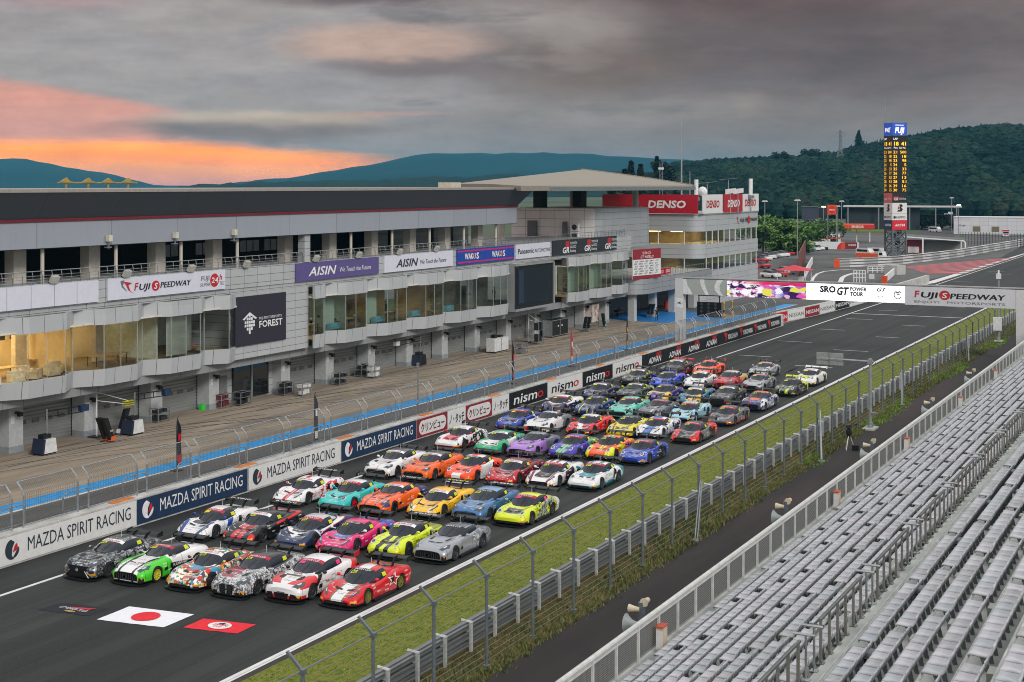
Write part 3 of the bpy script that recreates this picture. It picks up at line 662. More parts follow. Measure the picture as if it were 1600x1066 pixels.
gt_('F', 1429, 1437, 6.2, .95, .025, .12, s3, M_yred, -.04); gt_('UJI', 1439, 1466, 6.2, .78, .025, .12, s3, None, -.04); gt_('PEEDWAY', 1485, 1571, 6.15, .78, .025, .12, s3, None, -.04); gt_('ENJOY!   MOTORSPORTS', 1429, 1571, 5.62, .36, 0, 0, s3, mat('grey_ink', (0, 0, 0)), -.04)
sx = gx(1476); mb = MB(); shape2d(mb, circ(sx, 6.48, .55, .5), (0, -0.03, 0), 'y', 0.012); mb.build('emblem', M_yred, s3); lettering('S', WHITE, (sx, -0.06, 6.2), 'y', s3, 0.75, 0.02, 0.1, 0.55, center=True)
mb = MB(); mb.box(P0_ + .01, P1_ - .01, -0.02, 0.0, 4.0, 5.1); pp = mb.build('notice_panel', WHITE, ga)
mb = MB(); shape2d(mb, [(-.8, 4.5), (-.55, 4.6), (-.2, 4.72), (-.35, 4.55), (-.12, 4.42), (-.5, 4.48)], (P1_, -0.02, 0), 'y', 0.012); mb.build('emblem', DARK, pp)
mb = MB(); mb.box(-.6, 2.3, 3.6, 3.8, 2.7, 4.45); sl = mb.build('start_light_board', M_blk, ga)
for i in range(3):
    mb = MB()
    for j in range(4): mb.lathe([(0.17, -0.02), (0.17, 0.03)], (-.05 + i * .85, 3.58, 2.95 + j * .42), 10, 'y')
    mb.build('lamp_column', mat('dead_lamp', (80, 96, 96), 0.3), sl)
mb = MB(); mb.bar((-.4, 3.7, 4.4), (-.4, 3.7, 5.2), 0.1); mb.bar((2.1, 3.7, 4.4), (2.1, 3.7, 5.2), 0.1); mb.bar((-.5, 3.7, 5.2), (2.2, 3.7, 5.2), .12); mb.bar((.8, .9, 5.6), (.8, 3.75, 5.2), .12); mb.build('bracket', DARK, ga)
# ---- feather flags and posts in the pit lane
def feather(xp, yb, h, m, label, m2=None, lean=0.0):
    X, Y = px(xp, yb); t = thing('feather_flag', label, 'flag', (X, Y, 0), group='feather flags in the pit lane')
    mb = MB(); mb.tube([(0, 0, 0), (0, 0, h * .8), (0, .05, h * .95), (0, .16, h)], 0.025, 6); mb.cbox(0, 0, 0, .6, .6, .06); mb.build('pole', DARK, t)
    mb = MB(); n = 10; vs = []; fs = []
    for i in range(n + 1):
        z = 0.35 + (h - 0.38) * i / n; wd = 0.42 if i < n - 2 else 0.42 * (n - i) / 2.6 + .03
        for s, sg in ((0.02, 0), (wd, 1)): vs.append((0.02 * math.sin(i), 0.02 + s, z))
    for i in range(n): fs.append((i * 2, i * 2 + 1, i * 2 + 3, i * 2 + 2))
    mb.add(vs, fs); mb.mi = 1; mb.add([(0.03, 0.06, .5), (0.03, .36, .5), (0.03, .36, 1.0), (.03, .06, 1.0)], [(0, 1, 2, 3)]); mb.add([(0.03, 0.12, h * .55), (0.03, .34, h * .55), (0.03, .34, h * .68), (.03, .12, h * .68)], [(0, 1, 2, 3)]); mb.build('cloth', [m, m2 or m], t)
feather(276, 736, 3.4, M_blk, 'black feather flag with red tip markings nearest the camera', RED)
feather(491, 697, 3.7, mat('charcoal_cloth', (52, 54, 62), 0.8), 'charcoal feather flag behind the fence by the second white banner', WHITE)
feather(800, 600, 3.9, M_blk, 'black feather flag with a red foot behind the black and white banners', RED)
feather(892, 573, 3.6, mat('flag_scarlet', (200, 30, 42), 0.7), 'bright red feather flag in the pit lane', WHITE)
feather(979, 547, 3.6, mat('charcoal_cloth', (0, 0, 0)), 'black and amber feather flag nearest the gantry', mat('amber_cloth', (214, 150, 40), 0.7))
X, Y = px(653, 657); mb = MB(); mb.tube([(0, 0, 0), (0, 0, 4.3)], .05, 6); mb.cbox(0, 0, 4.1, .16, .16, .3); mb.cbox(0, 0, 0, .3, .3, .1)
tag(mb.build('marker_pole', GALV, None, loc=(X, Y, 0)), 'thin white marker pole standing at the pit wall fence', 'pole')
for i, (xp, yb) in enumerate(((1119, 489), (1131, 486), (1144, 484))):
    X, Y = px(xp, yb + 8); mb = MB(); mb.lathe([(.3, 0), (.3, .1), (.12, .12), (.1, 1.6), (.16, 1.65), (.16, 1.9), (.05, 2.0)], (0, 0, 0), 10)
    t = mb.build('marker_post', mat('amber_plastic', (196, 150, 40), 0.5), None, True, (X, Y, 0)); MB().lathe([(.125, .5), (.122, .9)], (0, 0, 0), 10).build('band', BLACK, t)
    tag(t, ('left', 'middle', 'right')[i] + 'most of the three black and amber posts past the gantry pillar', 'post', 'amber posts at the pit lane')
# ================================================================ pit building
def panelled(name, c, dy, dz, rough=0.45, var=0.06, metal=0.0, line=0.55, oy=0.0, oz=0.0, axis='y'):
    """cladding: panels with narrow dark joints every dy along the facade and dz up"""
    m = bpy.data.materials.new(name); m.use_nodes = True; nt = m.node_tree; p = nt.nodes['Principled BSDF']
    p.inputs['Roughness'].default_value = rough; p.inputs['Metallic'].default_value = metal
    g = nt.nodes.new('ShaderNodeNewGeometry'); x, y, z = sepxyz(nt, g.outputs['Position'])
    a = y if axis == 'y' else x
    cl = lin(c); f = noise(nt, comb(nt, ((a - oy) / (dy or 9))._m('FLOOR') * 3.7, ((z - oz) / (dz or 9))._m('FLOOR') * 5.1, 0.0), 1.0, 1)
    f2 = noise(nt, comb(nt, x * 1.6, y * 1.6, z * .16), 1.0, 5, 0.65)
    cc = mixc(nt, (f * 0.6 + f2 * 0.4).ss(0.3, 0.7), tuple(v * (1 - var) for v in cl), tuple(min(1, v * (1 + var)) for v in cl))
    k = None
    for q, d, o in ((a, dy, oy), (z, dz, oz)):
        if d:
            e = (((q - o) / d)._m('FRACT') - 0.5).abs(); e = (e - (0.5 - 0.018 / d)).step(0.01 / d); k = e if k is None else k._m('MAXIMUM', e)
    if k is not None: cc = mixc(nt, k, cc, tuple(v * line * 0.4 for v in cl))
    cc = mixc(nt, f2.ss(.55, .8) * .28, cc, tuple(v * .55 for v in cl)); nt.links.new(cc, p.inputs['Base Color']); return m
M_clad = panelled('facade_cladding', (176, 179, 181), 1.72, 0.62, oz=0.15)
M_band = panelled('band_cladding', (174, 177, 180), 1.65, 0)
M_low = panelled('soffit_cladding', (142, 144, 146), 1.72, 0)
M_fas = panelled('fascia_cladding', (150, 156, 166), 6.9, 0, oy=-1.8)
M_can = panelled('canopy_cladding', (58, 62, 68), 6.9, 0, oy=-1.8)
M_roofcap = mat('roof_edge', (150, 144, 138), 0.6); M_rooft = mat('roof_sheet', (150, 146, 140), 0.6)
M_dkint = mat('dark_interior', (34, 36, 38), 0.8); M_ceil = mat('balcony_ceiling', (70, 72, 74), 0.8)
M_col = mat('column_paint', (196, 190, 180), 0.6, var=0.06); M_shut = mat('roller_shutter', (150, 153, 153), 0.5, 0.3, 0.08, 4, streak=(1, 0.05, 6))
M_glass = pane('window_glass', (236, 244, 240), 0.08, 0.95); M_glassg = pane('green_window_glass', (196, 226, 212), 0.16, 0.92)
M_mull = mat('window_mullion', (176, 186, 184), 0.4, 0.5)
pb = thing('pit_building', 'long grey three storey pit building with garages, bay windows and a dark canopy roof', 'building', (0, 0, 0))
YA, YB = 40.0, 170.0
PIL = [40.5, 47.3, 54.2, 61.1, 68.0, 74.9, 81.8, 88.5, 98.0, 104.6, 111.5, 118.4, 125.3, 132.3, 139.6, 146.8, 153.8, 160.6, 167.4]
SEC = [(YA, 88.3), (98.2, 139.3), (149.2, 169.0)]
def zig(y0, y1):
    pts = [(-71.2 if False else -70.0, y0)]
    for P in PIL:
        for dx, yy in ((-70.0, P - 1.65), (-70.0, P + 1.65), (-71.15, P + 3.45)):
            if y0 + 0.3 < yy < y1 - 0.3: pts.append((dx, yy))
    pts.append((-70.6, y1)); return pts
def wallrun(mb, pts, z0, z1, th=0.25, bev=0.0):
    for (xa, ya), (xb, yb) in zip(pts, pts[1:]):
        mb.add([(xa - bev, ya, z0), (xb - bev, yb, z0), (xb, yb, z1), (xa, ya, z1), (xa - th, ya, z0), (xb - th, yb, z0), (xb - th, yb, z1), (xa - th, ya, z1)],
               [(0, 1, 2, 3), (7, 6, 5, 4), (3, 2, 6, 7), (4, 5, 1, 0), (0, 3, 7, 4), (1, 5, 6, 2)])
for y0, y1 in SEC:
    mb = MB(); mb2 = MB(); mbf = MB(); P = zig(y0, y1); wallrun(mb, P, 4.0, 5.15, 0.25, 0.12); wallrun(mb2, P, 8.25, 9.35, 0.25, -0.05)
    mbf.prism([(-77.6, y1), (-77.6, y0)] + [(x - .3, y) for x, y in P], 4.75, 5.0)
    mb.build('lower_band', M_band, pb); mb2.build('upper_band', M_band, pb); mbf.build('first_floor', mat('floor_carpet', (150, 130, 96), 0.9), pb)
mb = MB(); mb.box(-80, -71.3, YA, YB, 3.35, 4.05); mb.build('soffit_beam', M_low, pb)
mb = MB(); mb.box(-80, -70.75, YA, YB, 9.35, 9.75); mb.box(-80, -70.65, YA, YB, 9.75, 11.4); mb.build('parapet', M_clad, pb)
mb = MB()
for (a, b) in ((88.3, 98.2),): mb.box(-78, -70.7, a, b, 4.06, 9.34); mb.box(-74, -73.9, a, b, 0, 3.34)
mb.build('core_wall', M_clad, pb)
# ground floor
mb = MB(); mb.box(-80, -78, YA, YB, 0, 3.35); mb.build('garage_back_wall', M_dkint, pb)
pil0 = None
for P in PIL:
    if pil0 is None:
        mb = MB(); mb.box(-0.75, 0.45, -0.62, 0.62, 0, 3.33); pil0 = mb.build('pillar', mat('pillar_paint', (178, 182, 184), 0.6, var=0.08), pb)
        MB().box(-0.7, 0.48, -0.65, 0.65, 0, 0.42).build('plinth', mat('plinth_grey', (140, 148, 154), 0.7), pil0)
        mb = MB(); mb.box(0.45, 0.8, -.12, .12, 2.6, 2.75); mb.box(.7, .95, -.16, .16, 2.45, 2.72); mb.build('lamp', BLACK, pil0)
        MB().box(0.45, 0.47, -.45, -.15, 1.95, 2.45).build('number_plate', M_bw, pil0)
        pil0.location = (-73.4, P, 0)
    else: dup(pil0, (-73.4, P, 0), parent=pb)
for i, P in enumerate(PIL[:-1]):
    y0, y1 = P + 0.62, PIL[i + 1] - 0.62
    if P in (88.5,): continue
    mb = MB(); mb.mi = 0
    n = 13
    for k in range(n):
        z = 0.02 + 3.3 * k / n; h = 3.3 / n
        mb.add([(-74.25, y0, z), (-74.25, y1, z), (-74.2, y1, z + h * .8), (-74.2, y0, z + h * .8), (-74.26, y1, z + h), (-74.26, y0, z + h)], [(0, 1, 2, 3), (3, 2, 4, 5)])
    dr = mb.build('garage_door', M_shut, pb); mb = MB()
    for q in range(4):
        yy = y0 + 0.8 + q * 1.2; mb.box(-74.2, -74.16, yy, yy + .6, 1.5, 1.75)
    mb.build('door_window', mat('door_glass', (92, 94, 96), 0.2), dr)
mb = MB(); mb.box(-74, -73.8, 90.2, 91.2, 0, 2.3); mb.build('service_door', mat('service_door_grey', (120, 122, 122), 0.5), pb)
mb = MB(); mb.box(-73.9, -73.7, 91.9, 96.6, 0.15, 3.0); sh = mb.build('shop_window', mat('dark_shop_glass', (30, 34, 36), 0.06, spec=0.8), pb)
mb = MB(); mb.box(-73.75, -73.62, 94.2, 94.3, 0.15, 3.0); mb.box(-73.75, -73.62, 91.85, 96.65, 3.0, 3.12); mb.build('frame', M_mull, sh)
# windows of the first floor, a pane per facet
for si, (y0, y1) in enumerate(SEC):
    P = zig(y0, y1)
    for (xa, ya), (xb, yb) in zip(P, P[1:]):
        if yb < 56: continue
        m_ = M_glass if si == 0 else M_glassg
        mb = MB(); mb.quad((xa - .12, ya, 5.15), (xb - .12, yb, 5.15), (xb - .12, yb, 8.25), (xa - .12, ya, 8.25)); wn = mb.build('window', m_, pb)
        mb = MB(); mb.bar((xa - .1, ya, 5.15), (xa - .1, ya, 8.25), 0.05)
        if yb - ya > 2: mb.bar(((xa + xb) / 2 - .1, (ya + yb) / 2, 5.15), ((xa + xb) / 2 - .1, (ya + yb) / 2, 8.25), 0.04)
        mb.build('mullion', M_mull, wn)
# rooms
def room(y0, y1, wall, light, m_floor=None, back=-77.4, lights=((0.5, 0.5),)):
    mb = MB(); mb.box(back - .2, back, y0, y1, 5.0, 8.3); mb.box(back, -71.6, y0 - .08, y0 + .08, 5.0, 8.3); mb.build('room_wall', wall, pb)
    mb = MB(); mb.box(back, -70.4, y0, y1, 8.3, 8.4); ce = mb.build('room_ceiling', mat('room_ceiling_white', (210, 206, 196), 0.8), pb)
    if light:
        mb = MB()
        for u, v in lights: mb.cbox(-77 + 6 * u, y0 + (y1 - y0) * v, 8.22, 0.5, 1.6, 0.05)
        mb.build('ceiling_light', mat('warm_light_%d' % light, (255, 222, 160) if light > 9 else (255, 240, 210), 0.5, var=0, emit=light), ce)
W_warm = mat('warm_wall', (240, 222, 182), 0.8, var=0.05); W_dk = mat('grey_room_wall', (120, 120, 112), 0.8); W_wood = mat('wood_wall', (186, 154, 110), 0.6, var=0.15, scale=1, streak=(1, .2, 6)); W_pale = mat('pale_room_wall', (190, 200, 190), 0.8)
room(55, 71.6, W_warm, 30, lights=((.2, .45), (.2, .65), (.2, .85), (.6, .5), (.6, .75), (.2, .25)))
room(71.7, 80.2, W_warm, 14, lights=((.3, .3), (.3, .7)))
room(80.3, 88.2, W_pale, 2)
room(98.3, 105.1, W_pale, 9); room(105.2, 111.5, W_pale, 9); room(111.6, 118.2, W_wood, 9); room(118.3, 125.0, W_wood, 9, back=-74.5); room(125.1, 132, W_dk, 3); room(132.1, 139.2, W_dk, 1)
room(149.3, 155.5, W_pale, 9); room(155.6, 162, W_pale, 9); room(162.1, 168.9, W_pale, 6)
mb = MB()
for y0, y1 in ((69.3, 70.3), (63.5, 64.6), (76.9, 77.7)): mb.box(-74.8, -74.4, y0, y1, 5, 8.3)
mb.build('room_pier', mat('pale_pier', (226, 214, 190), 0.7), pb)
mb = MB()
mb.box(-70.9, -70.85, 80.5, 82.8, 5.2, 8.2); mb.box(-72, -71.95, 83.4, 84.6, 5.2, 8.2)
for y in (101.9, 108.8): mb.box(-71.8, -71.75, y, y + 1.7, 5.1, 8.2)
mb.box(-71.5, -71.45, 152, 154, 5.1, 8.2); mb.box(-71.5, -71.45, 157.5, 161, 5.1, 8.2)
mb.build('roller_blind', mat('blind_fabric', (196, 202, 190), 0.8, var=0.06, streak=(1, .1, 5)), pb)
# furniture in the rooms
def armchair():
    mb = MB(); mb.prism([(-.38, -.36), (.4, -.38), (.4, .38), (-.38, .36)], 0.12, .42); mb.build
    t = thing('armchair', '', 'armchair', group='armchairs in the lounge')
    mb.build('seat', mat('cream_leather', (206, 198, 178), 0.5), t)
    mb = MB(); mb.prism([(.2, -.4), (.44, -.4), (.44, .4), (.2, .4)], .12, .78); mb.prism([(-.36, -.44), (.44, -.44), (.44, -.3), (-.36, -.3)], .12, .6); mb.prism([(-.36, .3), (.44, .3), (.44, .44), (-.36, .44)], .12, .6); mb.build('backrest', _mats['cream_leather'], t)
    MB().cbox(0, 0, 0, .7, .7, .12).build('base', DARK, t); return t
def table(lx, ly, m_):
    t = thing('table', '', 'table'); MB().box(-lx / 2, lx / 2, -ly / 2, ly / 2, .70, .75).build('tabletop', m_, t)
    for a in (-1, 1):
        for b in (-1, 1): MB().cbox(a * (lx / 2 - .08), b * (ly / 2 - .08), 0, .05, .05, .7).build('leg', DARK, t)
    return t
ac = armchair()
for i, (x, y, r, l) in enumerate(((-71.0, 66.2, 2.9, 'cream armchair at the lounge window left of the pale pier'), (-71.2, 67.9, .4, 'cream armchair with its back to the lounge window, leftmost of three'), (-72.5, 68.4, 2.7, 'cream armchair behind the small round table in the lounge'),
        (-71.3, 69.6, 3.0, 'cream armchair facing the lounge window beside the round table'), (-72.0, 70.6, 2.6, 'cream armchair below the lounge screens, second from the right'), (-72.4, 71.2, 3.1, 'rightmost cream armchair of the lit lounge'), (-71.0, 64.2, 3.3, 'cream armchair cut by the left edge of the photo'))):
    o = ac if i == 0 else dup(ac); o.location = (x, y, 5.0); o.rotation_euler.z = r; o['label'] = l
t = table(.9, 1.7, mat('light_wood', (204, 170, 116), 0.5)); t.location = (-75.2, 71, 5); t['label'] = 'light wood table at the back of the lit lounge'
M_lw = _mats['light_wood']
dk = None
for i, (x, y, l) in enumerate(((-72.6, 76.2, 'wooden desk behind the window with the dark screen wall'), (-73.5, 66.9, 'wood table behind the armchairs at the left of the lounge'), (-72.5, 100.0, 'wood work table behind the first green window'), (-74.3, 100.8, 'second wood work table deeper behind the first green window'), (-72.6, 106.2, 'wood work table crowded with gear behind the second green window'), (-74.3, 106.8, 'deeper work table crowded with gear behind the second green window'), (-72.8, 113.2, 'wood work table in front of the third green window wall'))):
    o = table(1.0, 3.2, M_lw) if dk is None else dup(dk); dk = dk or o; o.location = (x, y, 5); o['label'] = l
sc_ = None
for i, (x, y, l) in enumerate(((-75.5, 68.8, 'left ceiling screen in the lit lounge'), (-75.5, 70.4, 'middle ceiling screen in the lit lounge'), (-75.0, 72.6, 'right ceiling screen near the lounge pier'))):
    if sc_ is None:
        sc_ = thing('ceiling_screen', l, 'screen', group='ceiling screens in the lounge'); MB().box(-.06, .06, -.55, .55, -.35, .3).build('display', BLACK, sc_); MB().cbox(0, 0, .3, .05, .05, .35).build('bracket', DARK, sc_); o = sc_
    else: o = dup(sc_, label=l)
    o.location = (x, y, 7.65)
mb = MB(); mb.box(-76.9, -76.8, 73.5, 76.6, 5.9, 8.2); tag(mb.build('wall_display', M_dkint), 'large dark wall display in the room right of the lit lounge', 'screen')
M_box = mat('blue_tote', (130, 178, 200), 0.5)
for i, (y, l) in enumerate(((102.8, 'low pale blue bench panel inside the first green window'), (110.0, 'low pale blue bench panel inside the second green window'), (116.6, 'low pale blue bench panel inside the third green window'), (123.2, 'low pale blue bench panel inside the fourth green window'))):
    mb = MB(); mb.box(-71.5, -71.1, y - .7, y + .7, 5.2, 5.4); mb.box(-71.5, -71.42, y - .7, y + .7, 5.4, 5.7); mb.box(-71.52, -71.08, y - .75, y - .7, 5.0, 5.7); mb.box(-71.52, -71.08, y + .7, y + .75, 5.0, 5.7); tag(mb.build('bench_panel', M_box), l, 'bench', 'blue benches behind the windows')
gear = random.Random(5)
for i, (y, l) in enumerate(((99.6, 'dark jumble of bags on the table behind the first green window'), (106.2, 'dark and pale jumble of gear behind the second green window'))):
    mb = MB()
    for k in range(40): mb.mi = k % 3; mb.ball((-74.6 + gear.uniform(0, 2.4), y + gear.uniform(-1.5, 1.5), 5.75 + gear.uniform(0, .5)), gear.uniform(.1, .22), 6, 4, (1, 1.3, .8))
    struct(mb.build('gear_pile', [M_dkint, M_bw, mat('gear_brown', (110, 90, 70), 0.8)]), 'stuff')
# second floor balcony
mb = MB(); mb.box(-79.5, -79.2, YA, 139.0, 10.4, 13.8); mb.build('balcony_back_wall', M_dkint, pb)
mb = MB(); mb.box(-79.2, -70.66, YA, 139, 10.30, 10.42); mb.build('balcony_floor', mat('balcony_deck', (112, 112, 108), 0.8), pb)
mb = MB(); mb.box(-90, -70.3, YA, 136.6, 13.75, 13.85); mb.build('balcony_ceiling', M_ceil, pb)
c0 = None
for P in PIL:
    if P > 137: break
    if c0 is None: c0 = MB().box(-.42, .42, -.55, .55, 0, 3.4).build('balcony_column', M_col, pb); c0.location = (-73.0, P, 10.4)
    else: dup(c0, (-73.0, P, 10.4), parent=pb)
c0 = None
for P in PIL:
    if P > 137: break
    if c0 is None: c0 = MB().tube([(0, 0, 0), (0, 0, 2.4)], .13, 8).build('balcony_post', M_col, pb); c0.location = (-70.85, P + .3, 11.4)
    else: dup(c0, (-70.85, P + .3, 11.4), parent=pb)
MB().box(-71.2, -70.5, 97.4, 98.2, 11.4, 13.8).build('balcony_column', M_clad, pb)
rail = MB()
rail.tube([(-70.75, YA, 12.25), (-70.75, 139, 12.25)], .035, 6)
for z in (11.55, 11.75, 11.95): rail.tube([(-70.62, YA, z), (-70.62, 139, z)], .018, 5)
br = rail.build('balcony_rail', STEEL, pb)
rp = None
for k in range(96):
    y = 53.5 + k * 0.86
    if y > 138.8: break
    if rp is None: rp = MB().tube([(0.13, 0, 0), (0.13, 0, .55), (0.06, 0, .8), (-.02, 0, .87)], .026, 5).build('baluster', STEEL, br); rp.location = (-70.75, y, 11.4)
    else: dup(rp, (-70.75, y, 11.4), parent=br)
mb = MB()
for i in range(5): mb.box(-77.0, -76.8, 117 + i * 4.2, 120.4 + i * 4.2, 10.4, 13.7)
mb.build('louvre_wall', mat('louvre_grey', (150, 156, 156), 0.6, var=0.25, scale=1, streak=(.2, .1, 4)), pb)
for y in (88.5, 93.5, 99.5, 103):
    mb = MB()
    for q in range(3): mb.box(-79.15, -79.05, y + q * .95, y + .8 + q * .95, 12.0, 13.0)
    mb.build('balcony_window', mat('pale_frame', (176, 182, 186), 0.3), pb)
sp = None
for P in PIL[2:13]:
    if sp is None:
        sp = thing('table_bench', 'grey fixed table and bench behind the balcony rail', 'bench', group='benches along the balcony'); MB().box(-.4, .4, -1.1, 1.1, .8, .86).build('tabletop', STEEL, sp); MB().box(-.9, -.6, -1.1, 1.1, .42, .47).build('seat', STEEL, sp)
        for s_ in (-.8, .8): MB().cbox(-.1, s_, 0, .08, .08, .8).build('leg', STEEL, sp)
    o = sp if P == PIL[2] else dup(sp); o.location = (-71.9, P + 2.6, 10.42)
fl0 = None
for i, P in enumerate(PIL[4:12]):
    if P in (88.5, 98.0): pass
    lab = ('leftmost floodlight', 'second floodlight from the left', 'third floodlight from the left', 'fourth floodlight from the left', 'fifth floodlight from the left', 'sixth floodlight from the left', 'seventh floodlight from the left', 'eighth floodlight from the left')[i] + ' perched on the balcony edge of the pit building'
    if fl0 is None:
        fl0 = thing('floodlight', lab, 'floodlight', group='floodlights on the balcony edge'); mb = MB(); mb.slab([(0, -.3, .1), (0, .3, .1), (.25, .3, .55), (.25, -.3, .55)], (.25, 0, -.12)); mb.build('lamp_head', mat('floodlight_grey', (188, 188, 180), 0.5), fl0); MB().cbox(-.1, 0, 0, .12, .4, .25).build('bracket', DARK, fl0); o = fl0
    else: o = dup(fl0, label=lab)
    o.location = (-70.6, P + .9, 11.4)
# top fascia, canopy, roof
mb = MB(); mb.box(-71, -70.2, YA, 136.3, 13.8, 15.55); mb.build('upper_fascia', M_fas, pb)
mb = MB(); mb.box(-71, -70.1, YA, 136.4, 15.55, 15.74); mb.build('red_trim', mat('trim_red', (112, 30, 42), 0.5), pb)
mb = MB(); mb.add([(-70.15, YA, 15.74), (-70.15, 136.4, 15.74), (-69.1, 138.3, 17.5), (-69.1, YA, 17.5), (-74, YA, 15.74), (-74, 136.4, 15.74), (-74, 138.3, 17.5), (-74, YA, 17.5)], [(0, 1, 2, 3), (3, 2, 6, 7), (1, 5, 6, 2), (0, 4, 5, 1)])
mb.build('canopy', M_can, pb)
mb = MB(); mb.box(-90, -69.05, YA, 138.4, 17.5, 17.72); mb.build('roof', M_roofcap, pb)
rl = thing('roof_light_bar', 'yellow pipe frame with four lamps on the roof edge of the pit building', 'light bar', (-80, 0, 17.75))
Y0_, Y1_ = onX(90, -80), onX(214, -80)
MB().tube([(0, Y0_, .42), (0, Y1_, .42)], .06, 6).build('pipe', mat('yellow_paint', (156, 132, 66), 0.6), rl)
for q in (.1, .37, .62, .88):
    y = Y0_ + (Y1_ - Y0_) * q; mb = MB(); mb.cbox(0, y, 0, .12, .12, .5); mb.slab([(0, y - .9, .38), (0, y + .9, .36), (0, y + .2, .52), (0, y - .1, .78)], (.2, 0, .05)); mb.build('lamp', _mats['yellow_paint'], rl)
cam0 = None
for i, (x_, l) in enumerate(((168, 'leftmost camera box'), (272, 'middle camera box'), (364, 'right camera box'))):
    l += ' hanging below the grey fascia of the pit building'
    if cam0 is None:
        cam0 = thing('camera_box', l, 'camera', group='camera boxes on the fascia'); MB().cbox(.15, 0, -.15, .32, .36, .45).build('housing', mat('cream_housing', (206, 200, 182), 0.5), cam0); MB().bar((.1, 0, -.7), (.1, 0, -.2), .1).build('bracket', GREY, cam0); MB().cbox(.15, -.1, -.6, .25, .5, .08).build('tray', GREY, cam0)
    else: dup(cam0, label=l); cam0_ = None
objs_c = [o for o in col.objects if o.name.startswith('camera_box')]
for o, x_ in zip(objs_c, (168, 272, 364)): o.location = (-70.1, onX(x_, -70.1), 14.2)
# ---- signs on the parapet
def wall_sign(name, x0, x1, z0, z1, m, label, X=-70.55):
    y0, y1 = onX(x0, X), onX(x1, X); t = thing(name, label, 'sign', (X, y0, 0), group='signs on the pit building')
    MB().box(-.08, .06, 0, y1 - y0, z0, z1).build('panel', m, t); return t, y1 - y0
M_sgn = mat('sign_white', (212, 213, 226), 0.4, var=0.03)
t, L = wall_sign('wall_sign', -40, 153, 9.85, 11.35, M_sgn, 'blank white panelled sign at the left end of the parapet')
mb = MB()
for k in range(1, 9): mb.box(.06, .066, L - k * 2.05, L - k * 2.05 + .03, 9.86, 11.34)
mb.build('joint', GREY, t)
t, L = wall_sign('wall_sign', 168, 351, 9.85, 11.35, M_sgn, 'white parapet sign with red winged speedway lettering')
mb = MB(); shape2d(mb, [(1.5, 11.1), (2.4, 10.95), (2.0, 10.8), (2.2, 10.4), (2.6, 10.15), (2.0, 10.45), (1.75, 10.85)], (.07, 0, 0), 'x'); mb.build('emblem', M_yred, t)
mb = MB(); shape2d(mb, [(1.2, 11.15), (1.6, 11.2), (1.45, 10.8), (1.9, 10.35), (1.35, 10.7)], (.07, 0, 0), 'x'); mb.build('emblem', GREY, t)
lettering('F', M_yred, (.075, 2.6, 10.4), 'x', t, .75, .02, .2, .45); lettering('UJI', M_blk, (.075, 3.1, 10.4), 'x', t, .6, .02, .2, 1.2)
mb = MB(); shape2d(mb, circ(4.85, 10.6, .42, .38), (.07, 0, 0), 'x'); mb.build('emblem', M_yred, t); lettering('S', WHITE, (.095, 4.85, 10.38), 'x', t, .6, .02, .2, .4, center=True)
lettering('PEEDWAY', M_blk, (.075, 5.35, 10.4), 'x', t, .6, .02, .2, 3.4)
lettering('FUJI', mat('grey_ink', (0, 0, 0)), (.075, 9.9, 10.65), 'x', t, .5, .014, .1, 1.0); lettering('SUPER', mat('grey_ink', (0, 0, 0)), (.075, 9.8, 10.2), 'x', t, .36, .008, .1, 1.2); lettering('TEC', mat('grey_ink', (0, 0, 0)), (.075, 12.1, 10.2), 'x', t, .36, .008, .1, .6)
mb = MB(); shape2d(mb, circ(11.5, 10.6, .52, .52), (.07, 0, 0), 'x'); mb.build('emblem', M_yred, t); lettering('24', WHITE, (.095, 11.5, 10.4), 'x', t, .6, .015, .1, .8, center=True); lettering('h', M_yred, (.075, 12.1, 10.6), 'x', t, .6, .015, .1, .3)
t, L = wall_sign('wall_sign', 462, 591, 9.8, 11.35, mat('violet_vinyl', (92, 82, 136), 0.45, var=0.04), 'violet parapet sign with white slanted lettering')
lettering('AISIN', WHITE, (.075, 1.7, 10.2), 'x', t, 1.05, .02, .25, 4.2); lettering('We Touch the Future', WHITE, (.075, 6.4, 10.3), 'x', t, .6, .004, .2, 5.0)
t, L = wall_sign('wall_sign', 600, 707, 9.8, 11.35, M_sgn, 'white parapet sign with dark slanted lettering between violet and blue')
lettering('AISIN', M_ink, (.075, 2.0, 10.2), 'x', t, 1.05, .02, .25, 4.0); lettering('We Touch the Future', M_ink, (.075, 6.4, 10.3), 'x', t, .6, .004, .2, 5.0)
t, L = wall_sign('wall_sign', 714, 803, 9.8, 11.4, mat('royal_vinyl', (30, 70, 158), 0.45), 'blue parapet sign with magenta stripes and white lettering')
MB().box(.06, .07, .05, L - .05, 9.95, 10.1).box(.06, .07, .05, L - .05, 11.1, 11.25).build('stripe', mat('magenta_vinyl', (196, 40, 108), 0.5), t)
for y in (1.5, 7.4):
    lettering('WAKO', WHITE, (.075, y, 10.3), 'x', t, .9, .03, 0, 2.3); lettering('S', WHITE, (.075, y + 2.45, 10.3), 'x', t, .9, .03, 0, .55)
    mb = MB(); shape2d(mb, [(y + 1.95, 10.3), (y + 2.2, 10.5), (y + 2.05, 11.0), (y + 1.8, 10.7)], (.09, 0, 0), 'x'); mb.build('flame', M_yred, t)
t, L = wall_sign('wall_sign', 806, 859, 9.8, 11.4, M_sgn, 'white parapet sign with thin dark lettering above the big dark screen')
lettering('Panasonic', M_blk, (.075, .4, 10.35), 'x', t, .8, .012, 0, 3.9); lettering('AUTOMOTIVE', M_ink, (.075, 4.5, 10.35), 'x', t, .6, 0, 0, 4.0)
t, L = wall_sign('wall_sign', 863, 963, 9.75, 11.5, mat('charcoal_vinyl', (44, 48, 54), 0.45), 'charcoal parapet sign with three red and white logos')
